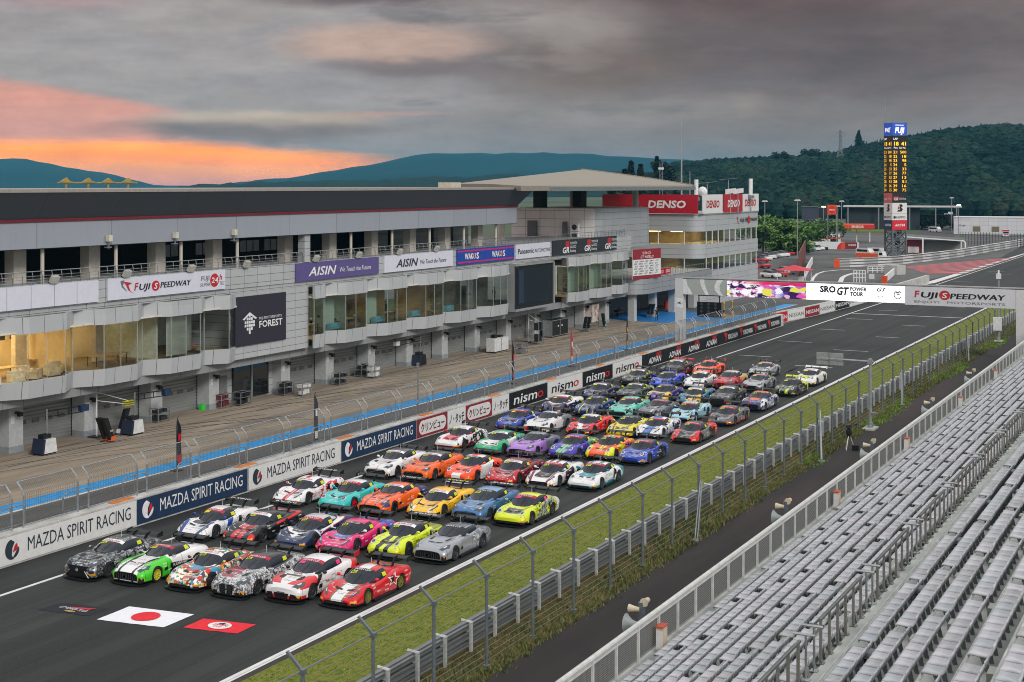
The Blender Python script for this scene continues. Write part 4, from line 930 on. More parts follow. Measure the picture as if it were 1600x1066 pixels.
for k in range(3):
    y = 2.6 + k * 6.2; MB().box(.06, .07, y + .9, y + 1.9, 10.5, 11.3).build('red_block', M_yred, t); lettering('GR', WHITE, (.08, y, 9.95), 'x', t, .95, .03, .15, 1.9)
    lettering('TOYOTA', WHITE, (.075, y + 2.1, 10.9), 'x', t, .42, .01, .1, 1.9); lettering('GAZOO', WHITE, (.075, y + 2.1, 10.45), 'x', t, .42, .01, .1, 1.7); lettering('Racing', WHITE, (.075, y + 2.1, 10.0), 'x', t, .42, .01, .1, 1.6)
t, L = wall_sign('wall_display', 367, 446, 5.1, 9.05, mat('forest_panel', (46, 43, 55), 0.5, var=0.04), 'dark violet square display with a white tree emblem on the pit building', -70.62)
mb = MB()
for i in range(5):
    for j in range(5):
        if abs(i - 2) + max(0, 2 - j) <= 3 and abs(i - 2) + max(0, j - 2) <= 2.6: mb.box(.065, .075, 1.15 + i * .27, 1.36 + i * .27, 6.3 + j * .27, 6.51 + j * .27)
shape2d(mb, [(.85, 7.2), (1.8, 7.75), (2.75, 7.2), (2.5, 7.15), (1.8, 7.55), (1.1, 7.15)], (.06, 0, 0), 'x'); mb.box(.065, .075, 1.68, 1.9, 6.0, 6.3); mb.build('emblem', WHITE, t)
lettering('FUJI MOTORSPORTS', WHITE, (.075, 3.0, 7.05), 'x', t, .3, .006, 0, 3.0); lettering('FOREST', WHITE, (.075, 3.0, 6.4), 'x', t, .75, .02, 0, 3.1)
t, L = wall_sign('big_screen', 804, 863, 4.4, 9.1, BLACK, 'big switched off dark screen in a grey frame on the pit building', -69.9)
MB().box(.06, .1, .5, L - .5, 4.8, 8.8).build('display', mat('dead_display', (26, 34, 44), 0.25), t)
mb = MB(); mb.box(.1, .11, .9, 2.0, 5.0, 8.6); mb.build('module_column', mat('dead_display_blue', (40, 52, 76), 0.3), t)
mb = MB(); mb.box(-.8, .22, -.1, L + .1, 9.1, 9.3); mb.box(-.8, .22, -.1, L + .1, 4.15, 4.4); mb.box(-.8, .22, L, L + .25, 4.4, 9.1); mb.box(-.8, .0, -.1, L, 4.4, 9.1); mb.build('frame', M_low, t)
# ---- pavilion behind the screen: white upper block with a low vaulted roof
pv = thing('pavilion', 'pale pavilion block with a wide low ribbed roof behind the pit building', 'building', (0, 0, 0))
M_pw = panelled('pavilion_cladding', (236, 235, 235), 2.1, 1.05, axis='x'); M_pg = panelled('pavilion_cladding_grey', (158, 162, 166), 2.4, 0.85)
MB().box(-84, -72.2, 161.5, 178, 9.7, 15.0).build('upper_block', M_pw, pv)
mb = MB(); mb.prism([(-72.2, 161.6), (-71.6, 162.6), (-71.4, 165), (-71.4, 178), (-84, 178), (-84, 176)], 9.76, 14.96); mb.build('curved_wall', M_pg, pv)
mb = MB(); mb.box(-90, -78, 139.2, 161.4, 9.7, 11.2); mb.box(-80, -70.64, 139.2, 161.4, 11.0, 11.08); mb.build('terrace', M_conc, pv)
mb = MB(); mb.box(-76.5, -75.9, 161.2, 161.48, 11.1, 13.3); mb.box(-81.5, -80.2, 161.2, 161.48, 11.1, 13.4); mb.build('door', mat('terrace_door', (96, 104, 112), 0.4), pv)
for x, y in ((-77.5, 146.5), (-80.0, 172), (-75.0, 182)): MB().tube([(x, y, 11), (x, y, 18.0)], .45, 12).build('round_column', M_col, pv)
mb = MB()
for x, y in ((-84, 158), (-82, 166), (-79, 172)): mb.cbox(x, y, 15, 1.2, 1.8, 3)
mb.build('core_block', mat('dark_core', (52, 56, 58), 0.7), pv)
n = 14; vs = []; fs = []
for i in range(n + 1):
    u = i / n; f_ = Vector((-67.5, 132 + 53.0 * u, 17.9)); b_ = Vector((-91, 158 + 41 * u, 18.1 + 2.3 * u))
    for j in range(9):
        v = j / 8; p = f_.lerp(b_, v); p.z += 0.12 * math.sin(v * math.pi); vs.append(p)
m9 = len(vs); vs += [p - Vector((0, 0, 0.55)) for p in vs]
for i in range(n):
    for j in range(8):
        a = i * 9 + j; fs += [(a, a + 9, a + 10, a + 1), (m9 + a + 1, m9 + a + 10, m9 + a + 9, m9 + a)]
for i in range(n): fs += [(m9 + i * 9, m9 + i * 9 + 9, i * 9 + 9, i * 9), (i * 9 + 8, i * 9 + 17, m9 + i * 9 + 17, m9 + i * 9 + 8)]
for j in range(8): fs += [(j + 1, j, m9 + j)[::-1] and (j, j + 1, m9 + j + 1, m9 + j), (n * 9 + j + 1, n * 9 + j, m9 + n * 9 + j, m9 + n * 9 + j + 1)]
ro_ = MB().add(vs, fs).build('roof', mat('pavilion_roof', (142, 134, 122), 0.6, var=0.06), pv)
M_rib = mat('rib_grey', (150, 142, 128), 0.6)
for j in range(46):
    mb = MB(); v = j / 45; f_ = Vector((-67.5, 185, 17.9)); b_ = Vector((-91, 199, 20.4)); p = f_.lerp(b_, v); p.z += .12 * math.sin(v * math.pi); mb.cbox(p.x, p.y + .05, p.z - .02, .22, .5, .16).build('rib_end', M_rib, ro_)
MB().box(-67.8, -67.2, 139, 185.1, 17.3, 17.75).build('eave_gutter', mat('gutter_silver', (170, 174, 176), 0.3, 0.7), ro_)
MB().box(-71.5, -70, 121.5, 123.5, 17.75, 18.25).build('roof_duct', mat('duct_cream', (190, 182, 166), 0.6), ro_)
mb = MB(); mb.tube([(-70.8, 139.3, 12.15), (-70.8, 168.5, 12.15)], .035, 6); mb.tube([(-70.8, 168.5, 12.15), (-72, 170, 12.15)], .035, 6)
tr = mb.build('terrace_rail', STEEL, pv); rp = None
for k in range(34):
    y = 139.4 + k * .87
    if rp is None: rp = MB().tube([(0, 0, 0), (0, 0, .75)], .03, 5).build('baluster', STEEL, tr); rp.location = (-70.8, y, 11.4)
    else: dup(rp, (-70.8, y, 11.4), parent=tr)
for i, z in enumerate((11.2, 12.3)):
    pass
ou = thing('air_conditioner', 'stacked pair of pale air conditioner units on the pavilion wall', 'air conditioner', (-74.6, 161.0, 11.1))
for z in (0, 1.05):
    MB().box(-.55, .55, -.25, .25, z, z + .95).build('unit', M_bw, ou); MB().lathe([(.36, -.28), (.36, -.24)], (0, 0, z + .48), 14, 'y').build('fan', DARK, ou)
# ---- control tower with rounded corner
ct = thing('control_tower', 'four storey control tower with rounded corner under red and white sign panels', 'building', (0, 0, 0))
def tower_ring(x0, x1, y0, y1, r, n=8):
    return [(x0, y0), (x1 - r, y0)] + [(x1 - r + r * math.sin(a * math.pi / 2 / n), y0 + r - r * math.cos(a * math.pi / 2 / n)) for a in range(1, n + 1)] + [(x1, y1), (x0, y1)]
M_tow = panelled('tower_cladding', (178, 182, 186), 5.0, 0.85, metal=0.1, oy=2.5)
ring = tower_ring(-90, -70, 195, 222.5, 2.2)
mb = MB()
for z0, z1 in ((0, 5.2), (7.1, 9.2), (11.1, 13.5)): mb.prism(ring, z0, z1)
mb.build('wall', M_tow, ct)
inner = tower_ring(-89, -75.5, 200.5, 221.5, 1)
MB().prism(inner, 5.2, 13.5).build('core', mat('tower_core', (186, 170, 132), 0.8, var=0.1), ct)
for z0, z1 in ((5.2, 7.1), (9.2, 11.1)):
    g_ = tower_ring(-89.8, -70.12, 195.12, 222.4, 2.15)
    mb = MB(); P = g_[:-1]
    for a, b in zip(P, P[1:]): mb.quad((a[0], a[1], z0), (b[0], b[1], z0), (b[0], b[1], z1), (a[0], a[1], z1))
    wn = mb.build('window_band', M_glass if z0 > 6 else M_glassg, ct); mb = MB()
    for k in range(10): mb.bar((-70.08, 197.6 + k * 2.7, z0), (-70.08, 197.6 + k * 2.7, z1), .1)
    for k in range(5): mb.bar((-89 + k * 4.1, 195.08, z0), (-89 + k * 4.1, 195.08, z1), .1)
    mb.build('mullion', WHITE, wn)
    mb = MB()
    for x, y in ((-78, 197), (-74.5, 197), (-73, 202), (-73, 208)) if z0 > 6 else ((-75, 197.3),): mb.cbox(x, y, z1 - .1, 1.6, .8, .06)
    mb.build('ceiling_light', mat('tower_light', (255, 208, 130), 0.5, var=0, emit=14), wn)
MB().prism(tower_ring(-90, -69.9, 194.9, 222.6, 2.3), 13.5, 13.66).build('parapet', M_low, ct)
def tower_sign(label, m, a, b, z0=13.75, z1=16.55, txt=None, tm=None):
    t = thing('tower_sign', label, 'sign', (0, 0, 0), group='sign panels on the control tower')
    if a[1] == b[1]: MB().box(a[0], b[0], a[1] - .15, a[1], z0, z1).build('panel', m, t)
    else: MB().box(a[0], a[0] + .15, a[1], b[1], z0, z1).build('panel', m, t)
    if txt:
        if a[1] == b[1]: lettering(txt, tm, ((a[0] + b[0]) / 2, a[1] - .16, z0 + .85), 'y', t, 1.5, .035, .12, (b[0] - a[0]) * .62, center=True)
        else: lettering(txt, tm, (a[0] + .16, (a[1] + b[1]) / 2, z0 + .85), 'x', t, 1.5, .035, .12, (b[1] - a[1]) * .66, center=True)
M_dred = mat('sign_red', (176, 26, 44), 0.45, var=0.03)
tower_sign('wide red sign panel with white letters facing the grid on the control tower', M_dred, (-80.0, 194.7), (-70.3, 194.7), txt='DENSO', tm=WHITE)
tower_sign('plain red sign panel half hidden at the left of the tower top', M_dred, (-85.5, 194.5), (-80.2, 194.5))
tower_sign('white sign panel with red letters nearest the tower corner', M_bw, (-69.9, 195.2), (-69.9, 204.1), txt='DENSO', tm=M_dred)
tower_sign('narrow red sign panel with white letters on the tower side', M_dred, (-69.7, 204.3), (-69.7, 213.2), txt='DENSO', tm=WHITE)
tower_sign('white sign panel with red letters at the far end of the tower', M_bw, (-69.9, 213.4), (-69.9, 222.2), txt='DENSO', tm=M_dred)
t = thing('tower_logo', 'small red winged speedway lettering on the tower side wall', 'sign', (-69.95, 211.5, 0))
mb = MB(); shape2d(mb, [(0, 12.9), (.6, 12.9), (.4, 12.4), (1.2, 11.8), (.5, 12.1)], (0, 0, 0), 'x', .03); mb.build('emblem', M_yred, t); lettering('FUJI SPEEDWAY', M_blk, (.03, 1.6, 12.1), 'x', t, .8, .02, .1, 9)
mb = MB(); shape2d(mb, circ(6.0, 12.4, .6), (0, 0, 0), 'x', .05); mb.build('emblem', M_yred, t)
# lower podium with rounded nose
pd = thing('podium_terrace', 'grey terrace with a rounded silver corner projecting before the control tower', 'terrace', (0, 0, 0))
nose = tower_ring(-80, -69.0, 169.5, 197, 2.6)
mb = MB(); mb.prism(nose, 3.6, 5.6); mb.build('parapet', panelled('podium_cladding', (164, 168, 172), 3.0, 0.7, metal=0.4), pd)
mb = MB(); mb.prism(tower_ring(-80, -69.3, 169.8, 197, 2.3), 5.6, 5.64); mb.build('deck', M_conc, pd)
for y in (171.2, 178.5, 186.0, 194): MB().cbox(-71.0, y, 0, .9, .9, 3.6).build('pillar', _mats['pillar_paint'], pd)
mb = MB(); mb.box(-80, -77, 169.8, 197, 0, 3.6); mb.build('back_wall', mat('recess_grey', (112, 114, 114), 0.8), pd)
mb = MB(); mb.tube([(-71.5, 169.9, 6.5), (-69.6, 172.2, 6.5), (-69.4, 197, 6.5)], .035, 6)
for k in range(26): mb.tube([(-69.45, 172.4 + k * .97, 5.6), (-69.45, 172.4 + k * .97, 6.5)], .025, 5)
mb.build('rail', STEEL, pd)
bd = thing('interview_board', 'tall red and white logo board standing on the terrace corner', 'board', (-69.6, 170.2, 5.65), R(-12))
MB().box(-.06, .06, -1.6, 5.0, 0, 3.9).build('panel', M_bw, bd); MB().box(.06, .075, -1.6, 5.0, 2.55, 3.9).box(.06, .075, -1.6, 5, 0, .45).build('red_field', M_mar, bd)
lettering('SRO', mat('pale_print', (236, 190, 190), 0.5), (.08, .6, 3.2), 'x', bd, .5, .01, 0, 2.0); lettering('GT WORLD', WHITE, (.08, .2, 2.7), 'x', bd, .5, .01, .2, 3.0)
for r_ in range(6): lettering('GT  SRO  GT  SRO  GT', DARK, (.07, -1.3 + .2 * (r_ % 2), .6 + r_ * .32), 'x', bd, .26, .012, .1, 5.6)
for s_ in (-1.3, 1.8, 4.8): MB().bar((-.1, s_, 0), (-.1, s_, 3.8), .08).build('strut', DARK, bd)
ub = thing('terrace_awning', 'low red printed barrier panels on the terrace beside the logo board', 'barrier', (-69.4, 174, 5.7))
for k in range(3): MB().box(-.05, .05, k * 2.4, k * 2.4 + 2.2, .1, .95).build('panel', M_dred, ub); lettering('SRO', WHITE, (.06, k * 2.4 + .3, .3), 'x', ub, .6, .01, 0, 1.5)
# masts and dishes on the tower roof
def antenna(name, x_, Y, H, label, kind=0):
    X = None
    c_, s_ = math.cos(R(YAW)), math.sin(R(YAW)); tt = (x_ - 800) / 2181; X = Y * (tt * c_ - s_) / (tt * s_ + c_)
    t = thing(name, label, 'antenna', (X, Y, 13.6), group='antennas on the control tower roof')
    MB().tube([(0, 0, 0), (0, 0, H)], [.15, .08] if H > 10 else [.12, .05], 6).build('mast', GALV, t)
    if kind == 1: MB().tube([(0, 0, H - 2.6), (0, 0, H)], .32, 8).build('radome', WHITE, t); MB().cbox(0, 0, H - 3.2, .9, .9, .5).build('mount', GREY, t)
    if kind == 2: mb = MB(); mb.lathe([(.05, -.2), (.5, -.05), (.75, .15), (.72, .16), (.1, -.1)], (0, -.2, H), 12, 'y'); mb.build('dish', WHITE, t)
    if kind == 3:
        mb = MB(); mb.bar((-1.6, 0, H), (1.6, 0, H + .3), .05)
        for k in range(7): mb.bar((-1.5 + k * .5, -.4, H + .05 * k), (-1.5 + k * .5, .4, H + .05 * k), .03)
        mb.build('yagi', GALV, t)
    if kind == 4: MB().slab([(-.8, 0, H - .3), (.8, 0, H), (.8, 0, H + .7), (-.8, 0, H + .5)], (0, .3, 0)).build('floodlamp', WHITE, t)
antenna('flag_mast', 1065, 205, 15.2, 'tall thin pole rising highest above the control tower')
antenna('cell_antenna', 1088, 200, 5.2, 'white cylinder antenna left on the tower roof', 1)
antenna('dish_antenna', 1098, 198, 3.4, 'round white dish on the tower corner', 2)
antenna('yagi_antenna', 1105, 203, 4.6, 'fishbone antenna beside the dish on the tower roof', 3)
antenna('yagi_antenna', 1138, 214, 5.2, 'fishbone antenna in the middle of the tower roof', 3)
antenna('roof_floodlight', 1141, 207, 3.2, 'white floodlight left of the pair on the tower roof', 4)
antenna('roof_floodlight', 1153, 209, 3.2, 'white floodlight right of the pair on the tower roof', 4)
antenna('cell_antenna', 1173, 217, 5.4, 'white cylinder antenna at the right end of the tower roof', 1)
antenna('whip_antenna', 1078, 202, 6.5, 'thin whip pole beside the tallest tower pole')
# ================================================================ pit lane equipment and people
def boom_cart(x, y, label, body, boom_end, head, head_text=None, bl=3.2):
    t = thing('equipment_cart', label, 'cart', (x, y, 0))
    MB().slab([(-.5, -.55, .12), (-.5, .75, .12), (-.5, .6, 1.05), (-.5, -.35, 1.05)], (1.0, 0, 0)).build('cabinet', body, t)
    MB().slab([(-.51, -.62, .12), (-.51, -.42, .12), (-.51, -.27, 1.07), (-.51, -.42, 1.07)], (1.02, 0, 0)).build('dark_end', mat('cart_navy', (36, 44, 66), 0.5), t)
    mb = MB()
    for a in (-.4, .4):
        for b in (-.4, .6): mb.lathe([(.07, -.03), (.07, .03)], (a, b, .07), 8, 'x')
    mb.build('castor', RUB, t); MB().cbox(0, .1, 1.05, .5, .7, .28).build('top_gear', BLACK, t)
    MB().tube([(0, .3, 1.0), (0, .3, 3.0)], .05, 6).build('mast', GALV, t)
    mb = MB(); mb.bar((0, .3, 2.85), (.1, .3 + bl, 2.75), .07); mb.bar((0, .3, 2.45), (.1, .3 + bl, 2.35), .06)
    for q in (.3, .6, .95): mb.bar((.1 * q, .3 + bl * q, 2.8), (.1 * q, .3 + bl * q, 2.38), .05)
    mb.build('boom', BLACK, t); MB().cbox(.1, .35 + bl, 2.4, .35, .7, .42).build('control_box', head, t)
    return t
M_cw = mat('cart_white', (206, 208, 208), 0.45); M_lime = mat('lime_plastic', (176, 206, 40), 0.5); M_yel = mat('box_yellow', (206, 200, 40), 0.5)
X, Y = px(68, 710); boom_cart(X, Y, 'white trolley with black boom and blue head nearest the left edge', M_cw, 0, NAVY)
X, Y = px(206, 679); boom_cart(X, Y, 'white trolley with a black boom and blue head before the second garage door', M_cw, 0, NAVY)
X, Y = px(654, 571); boom_cart(X, Y, 'black and lime cart with a boom carrying a white plate', BLACK, 0, M_cw, bl=-4.6)
X, Y = px(500, 590); boom_cart(X - .3, Y, 'low frame cart with a long black boom and white plate near the dark shop window', DARK, 0, M_cw, bl=-3.6)
X, Y = px(665, 548); boom_cart(X - 1.2, Y + 2, 'slim grey boom stand beyond the black and lime cart', GREY, 0, M_cw, bl=3.4)
X, Y = px(872, 512); boom_cart(X - .5, Y, 'boom stand with a grey arm in front of the far garages', GREY, 0, DARK, bl=3.0)
def light_stand(x, y, label, arm, m_arm):
    t = thing('boom_stand', label, 'stand', (x, y, 0)); MB().tube([(0, 0, 0), (0, 0, 3.3)], .05, 6).build('mast', WHITE, t); MB().cbox(0, 0, 0, .9, .9, .08).build('base', DARK, t)
    mb = MB(); mb.bar((0, 0, 3.2), (.2, arm, 2.2), .05); mb.bar((0, 0, 2.6), (.2, arm, 1.95), .05); mb.build('arm', WHITE, t)
    mb = MB()
    for z in (1.85, 2.0, 2.15): mb.cbox(.2, arm, z, .3, 1.0, .06)
    mb.build('lamp_bar', m_arm, t)
    return t
X, Y = px(151, 683); light_stand(X, Y, 'white boom stand with bright yellow bars in front of the second garage door', 3.0, M_yel)
X, Y = px(826, 535); light_stand(X, Y, 'white boom stand with small yellow bars beyond the white cabinet', 2.2, M_yel)
def tyre_bag(x, y, label, lean, tip, n=2):
    t = thing('equipment_bag', label, 'bag', (x, y, 0), group='padded bags by the garages')
    for k in range(n):
        MB().slab([(k * .5, 0, .15), (k * .5, .42, .15), (k * .5, .42 + lean, 1.75), (k * .5, lean, 1.75)], (.3, 0, 0)).build('padded_cover', BLACK, t)
        MB().slab([(k * .5 - .01, -.01, .1), (k * .5 - .01, .44, .1), (k * .5 - .01, .46, .4), (k * .5 - .01, .03, .4)], (.32, 0, 0)).build('foot_band', tip, t)
        lettering('TEAM', WHITE, (k * .5 + .31, .16 + lean * .4, .75), 'x', t, .2, .01, 0, .3)
    MB().bar((.1, -.3, .04), (.1, .7, .04), .08).build('foot_rail', DARK, t)
M_or = mat('bag_orange', (214, 96, 40), 0.6)
X, Y = px(160, 690); tyre_bag(X, Y, 'pair of black padded bags with orange feet leaning beside the white boom stand', -.7, M_or)
X, Y = px(182, 679); tyre_bag(X, Y, 'single black padded bag leaning left of the second white trolley', .7, WHITE, 1)
X, Y = px(910, 518); tyre_bag(X, Y, 'grey padded bags leaning by the far garage pillar', .6, GREY)
X, Y = px(942, 511); tyre_bag(X, Y, 'padded bag with a teal foot leaning near the far garages', -.6, mat('bag_teal', (70, 180, 176), 0.6), 1)
X, Y = px(1010, 496); tyre_bag(X, Y, 'grey folding trestle leaning at the edge of the blue floor', .9, GREY, 2)
def rack(x, y, label, m_load, L=1.6, H=1.2, sh=2):
    t = thing('wheel_rack', label, 'rack', (x, y, 0), group='racks and trolleys by the garages'); mb = MB()
    for a in (-.4, .4):
        for b in (-L / 2, L / 2): mb.bar((a, b, 0), (a, b, H), .05)
    for z in [H * (k + .25) / sh for k in range(sh)] + [H]:
        for a in (-.4, .4): mb.bar((a, -L / 2, z), (a, L / 2, z), .04)
        for b in (-L / 2, L / 2): mb.bar((-.4, b, z), (.4, b, z), .04)
    mb.build('frame', GALV, t)
    g_ = random.Random(int(abs(x * 10) + y)); mb = MB()
    for k in range(sh):
        z = H * (k + .25) / sh
        for q in range(3): mb.cbox(g_.uniform(-.15, .15), -L / 2 + L * (q + .5) / 3, z + .02, g_.uniform(.4, .6), L * .26, H / sh * g_.uniform(.4, .75))
    mb.build('load', m_load, t); return t
for (xp, yp, l, m_) in ((250, 659, 'grey wheel rack with dark gear beside the third garage pillar', DARK), (446, 617, 'low wheeled frame with dark gear near the shop window', DARK), (474, 618, 'white folded frame leaning beside the low wheeled frame', M_cw),
        (531, 601, 'open trolley of tubes under the white boom plate', DARK), (585, 590, 'upright white stand with hoses by the fifth pillar', M_cw), (565, 588, 'small dark stand with hoses left of the white one', DARK), (348, 637, 'red motor scooter like cart beside the grey door', mat('cart_red', (104, 44, 48), 0.5)), (378, 633, 'black and white folded stroller frame by the shop window', BLACK),
        (815, 552, 'small grey rack with hoses before the far garage wall', GREY), (840, 538, 'tall slim grey rack by the black mast pillar', DARK), (966, 495, 'dark lettered board on a trolley near the tower', BLACK)):
    X, Y = px(xp, yp); rack(X, Y, l, m_, 1.3, 1.1 if 'tall' not in l else 2.6, 2)
X, Y = px(323, 639)
t = thing('wide_broom', 'bright green wide broom leaning in front of the third garage', 'broom', (X, Y, 0)); MB().box(-.15, .15, -.8, .8, 0, .42).build('brush', mat('brush_green', (40, 210, 60), 0.7), t); MB().tube([(0, 0, .4), (-.9, 0, 2.6)], .03, 6).build('handle', DARK, t)
X, Y = px(780, 549); t = thing('white_cabinet', 'long white equipment cabinet standing at the garages before the big screen', 'cabinet', (X, Y, 0)); MB().box(-.5, .5, -2.0, 1.2, .15, 1.55).build('body', M_cw, t)
mb = MB()
for a in (-.4, .4):
    for b in (-1.8, 1): mb.lathe([(.08, -.04), (.08, .04)], (a, b, .08), 8, 'x')
mb.build('castor', RUB, t); MB().box(.5, .52, -.42, -.38, .2, 1.5).build('seam', DARK, t); MB().cbox(0, -1.2, 1.55, .5, .6, .35).cbox(0, .2, 1.55, .4, .8, .2).build('top_gear', BLACK, t)
X, Y = px(868, 525); t = thing('flight_case', 'big black flight case with metal edges by the far garages', 'case', (X, Y, 0)); MB().box(-.6, .6, -2.2, 2.2, .15, 2.0).build('body', BLACK, t)
mb = MB()
for b in (-2.22, 2.18): mb.box(-.62, .62, b, b + .06, .12, 2.03)
mb.box(.6, .63, -2.2, 2.2, .12, .2); mb.box(.6, .63, -2.2, 2.2, 1.95, 2.03); mb.box(.6, .63, -.05, .05, .2, 1.95); mb.build('metal_edge', GALV, t); mb = MB(); mb.cbox(.62, -.5, 1.2, .03, .3, .15).cbox(.62, .5, 1.2, .03, .3, .15).build('latch', M_bw, t)
X, Y = px(925, 511); t = thing('tool_tower', 'white wire tool tower with hanging signs by the far garages', 'rack', (X, Y, 0))
MB().box(-.5, .5, -1.1, 1.1, .7, 2.9).build('panel', mat('tower_white', (196, 192, 188), 0.6, var=.2, scale=3, c2=(160, 110, 100), thr=(.5, .6)), t); mb = MB()
for a in (-.45, .45):
    for b in (-1, 1): MB().bar((a, b, 0), (a, b, .7), .07).build('leg', GALV, t)
X, Y = px(1041, 492); mb = MB(); mb.lathe([(.35, 0), (.4, .1), (.4, 1.1), (.3, 1.2)], (X - 3, Y + 8, 0), 10); tag(mb.build('orange_bin', mat('bin_orange', (206, 70, 50), 0.6)), 'orange red bin standing by the recess wall under the terrace', 'bin')
M_mixed = mat('shelf_load', (150, 130, 100), .7, var=.6, scale=3, c2=(40, 46, 60), thr=(.45, .55)); M_paper = mat('paper_load', (210, 206, 190), .7, var=.3, scale=4, c2=(70, 90, 110), thr=(.5, .56))
for i, (y, x, l) in enumerate(((99.8, -75.8, 'first green window'), (103.0, -75.6, 'first green window, right part'), (107.2, -75.8, 'second green window'), (109.8, -75.4, 'second green window, right part'), (113.0, -76.2, 'third green window'), (127.2, -75.4, 'fifth green window'), (130.4, -75.6, 'fifth green window, right part'), (134.4, -75.6, 'last window before the big screen'), (151.0, -74.6, 'window right after the big screen'), (154.0, -74.8, 'window right after the big screen, right part'), (158.2, -74.6, 'second window after the big screen'), (164.0, -74.4, 'last window before the rounded terrace'))):
    t = rack(x, y, 'open shelf full of gear behind the ' + l, M_paper if i % 3 == 1 else M_mixed, 2.4, 2.1, 4); t.location.z = 5.0
# people: one continuous skinned figure each
def person(loc, rz, label, top, bottom, hair, pose='stand', s=1.0):
    J = {'pel': (0, 0, .95), 'ch': (0, .0, 1.25), 'nk': (0, 0, 1.45), 'hd': (0, -.02, 1.6), 'ht': (0, -.01, 1.72), 'ls': (-.19, 0, 1.40), 'le': (-.25, 0.02, 1.12), 'lw': (-.24, -.1, .88), 'lh': (-.24, -.13, .8),
         'rs': (.19, 0, 1.40), 're': (.25, .02, 1.12), 'rw': (.24, -.1, .88), 'rh': (.24, -.13, .8), 'lhp': (-.1, 0, .9), 'lk': (-.11, -.02, .5), 'la': (-.11, .02, .09), 'lt': (-.12, -.14, .04),
         'rhp': (.1, 0, .9), 'rk': (.11, -.02, .5), 'ra': (.11, .02, .09), 'rt': (.12, -.14, .04)}
    if pose == 'lean': J.update(le=(-.24, -.22, 1.2), lw=(-.12, -.4, 1.15), lh=(-.05, -.44, 1.15), re=(.24, -.22, 1.2), rw=(.12, -.4, 1.15), rh=(.05, -.44, 1.15))
    Rr = {'pel': .15, 'ch': .15, 'nk': .055, 'hd': .095, 'ht': .07, 'ls': .07, 'le': .045, 'lw': .032, 'lh': .035, 'rs': .07, 're': .045, 'rw': .032, 'rh': .035, 'lhp': .1, 'lk': .065, 'la': .045, 'lt': .04, 'rhp': .1, 'rk': .065, 'ra': .045, 'rt': .04}
    ed = [('pel', 'ch'), ('ch', 'nk'), ('nk', 'hd'), ('hd', 'ht'), ('ch', 'ls'), ('ls', 'le'), ('le', 'lw'), ('lw', 'lh'), ('ch', 'rs'), ('rs', 're'), ('re', 'rw'), ('rw', 'rh'), ('pel', 'lhp'), ('lhp', 'lk'), ('lk', 'la'), ('la', 'lt'), ('pel', 'rhp'), ('rhp', 'rk'), ('rk', 'ra'), ('ra', 'rt')]
    ks = list(J); me = bpy.data.meshes.new('body'); me.from_pydata([J[k] for k in ks], [(ks.index(a), ks.index(b)) for a, b in ed], [])
    ob = bpy.data.objects.new('tmp', me); col.objects.link(ob); sk = ob.modifiers.new('s', 'SKIN'); sb = ob.modifiers.new('u', 'SUBSURF'); sb.levels = 1
    for i, k in enumerate(ks):
        me.skin_vertices[0].data[i].radius = (Rr[k], Rr[k] * (.75 if k in ('pel', 'ch') else 1)); me.skin_vertices[0].data[i].use_root = k == 'pel'
    dg = bpy.context.evaluated_depsgraph_get(); out = bpy.data.meshes.new_from_object(ob.evaluated_get(dg)); bpy.data.objects.remove(ob)
    out.materials.clear()
    for m_ in (mat('skin', (196, 150, 124), 0.6), top, bottom): out.materials.append(m_)
    for p_ in out.polygons:
        c_ = p_.center; p_.material_index = 0 if c_.z > 1.46 or (c_.z < 1.0 and abs(c_.x) > .19) else (1 if c_.z > .93 else 2); p_.use_smooth = True
    t = thing('person', label, 'person', loc, rz); b_ = link('body', out, t)
    MB().ball((0, .02, 1.66), .105, 10, 6, (1, 1.05, 1)).build('hair', hair, t, True)
    return t
M_hair = mat('dark_hair', (26, 22, 20), 0.7)
person((-71.35, onX(475, -71.3), 10.42), R(70), 'person in a tan top standing at the balcony rail above the violet sign', mat('tan_top', (168, 132, 112), 0.8), mat('dark_trousers', (60, 50, 50), 0.8), M_hair, 'lean')
X, Y = px(1026, 501); person((X, Y, 0), R(40), 'person in black standing on the blue floor under the terrace', BLACK, BLACK, M_hair)
person((-73.0, 136.2, 5.0), R(80), 'person in a dark jacket behind the last window before the big screen', mat('slate_jacket', (66, 80, 100), 0.8), mat('dark_trousers', (0, 0, 0)), M_hair)
person((-73.4, 114.6, 5.0), R(80), 'person with dark hair behind the table at the pale wood wall', BLACK, mat('dark_trousers', (0, 0, 0)), M_hair)
# ================================================================ grandstand terrace, seats, rails
gs = thing('grandstand', 'stepped grey concrete grandstand terrace filling the lower right corner', 'grandstand', (0, 0, 0))
M_ter = mat('terrace_concrete', (178, 182, 177), 0.75, var=0.12, scale=1.2, c2=(150, 156, 152), thr=(0.5, 0.75))
M_riser = mat('terrace_riser', (150, 152, 150), 0.8, var=0.1)
G0, G1 = 10.0, 190.0
ROWS = []
for n in range(10): ROWS.append((-15.77 + 0.8 * n, 3.13 + 0.43 * n, 0))
for m in range(9): ROWS.append((-7.32 + 0.82 * m, 7.44 + 0.455 * m, 1))
mb = MB(); mb.box(-16.75, -16.17, G0, G1, 0, 3.07)
for X, z, u in ROWS:
    if u == 0: mb.box(X - .4, X + .4, G0, G1, 0, z)
    elif X > -7: mb.box(X - .42, X + .42 - .02, G0, G1, 0, z)
mb.box(-8.17, -7.9, G0, G1, 0, 7.38); mb.box(-7.9, -6.92, G0, G1, 0, 7.44)
mb.build('terrace', M_ter, gs)
mb = MB(); 
for X, z, u in ROWS:
    if X > -7: mb.box(X - .43, X - .36, G0, G1, z - .03, z + .008)
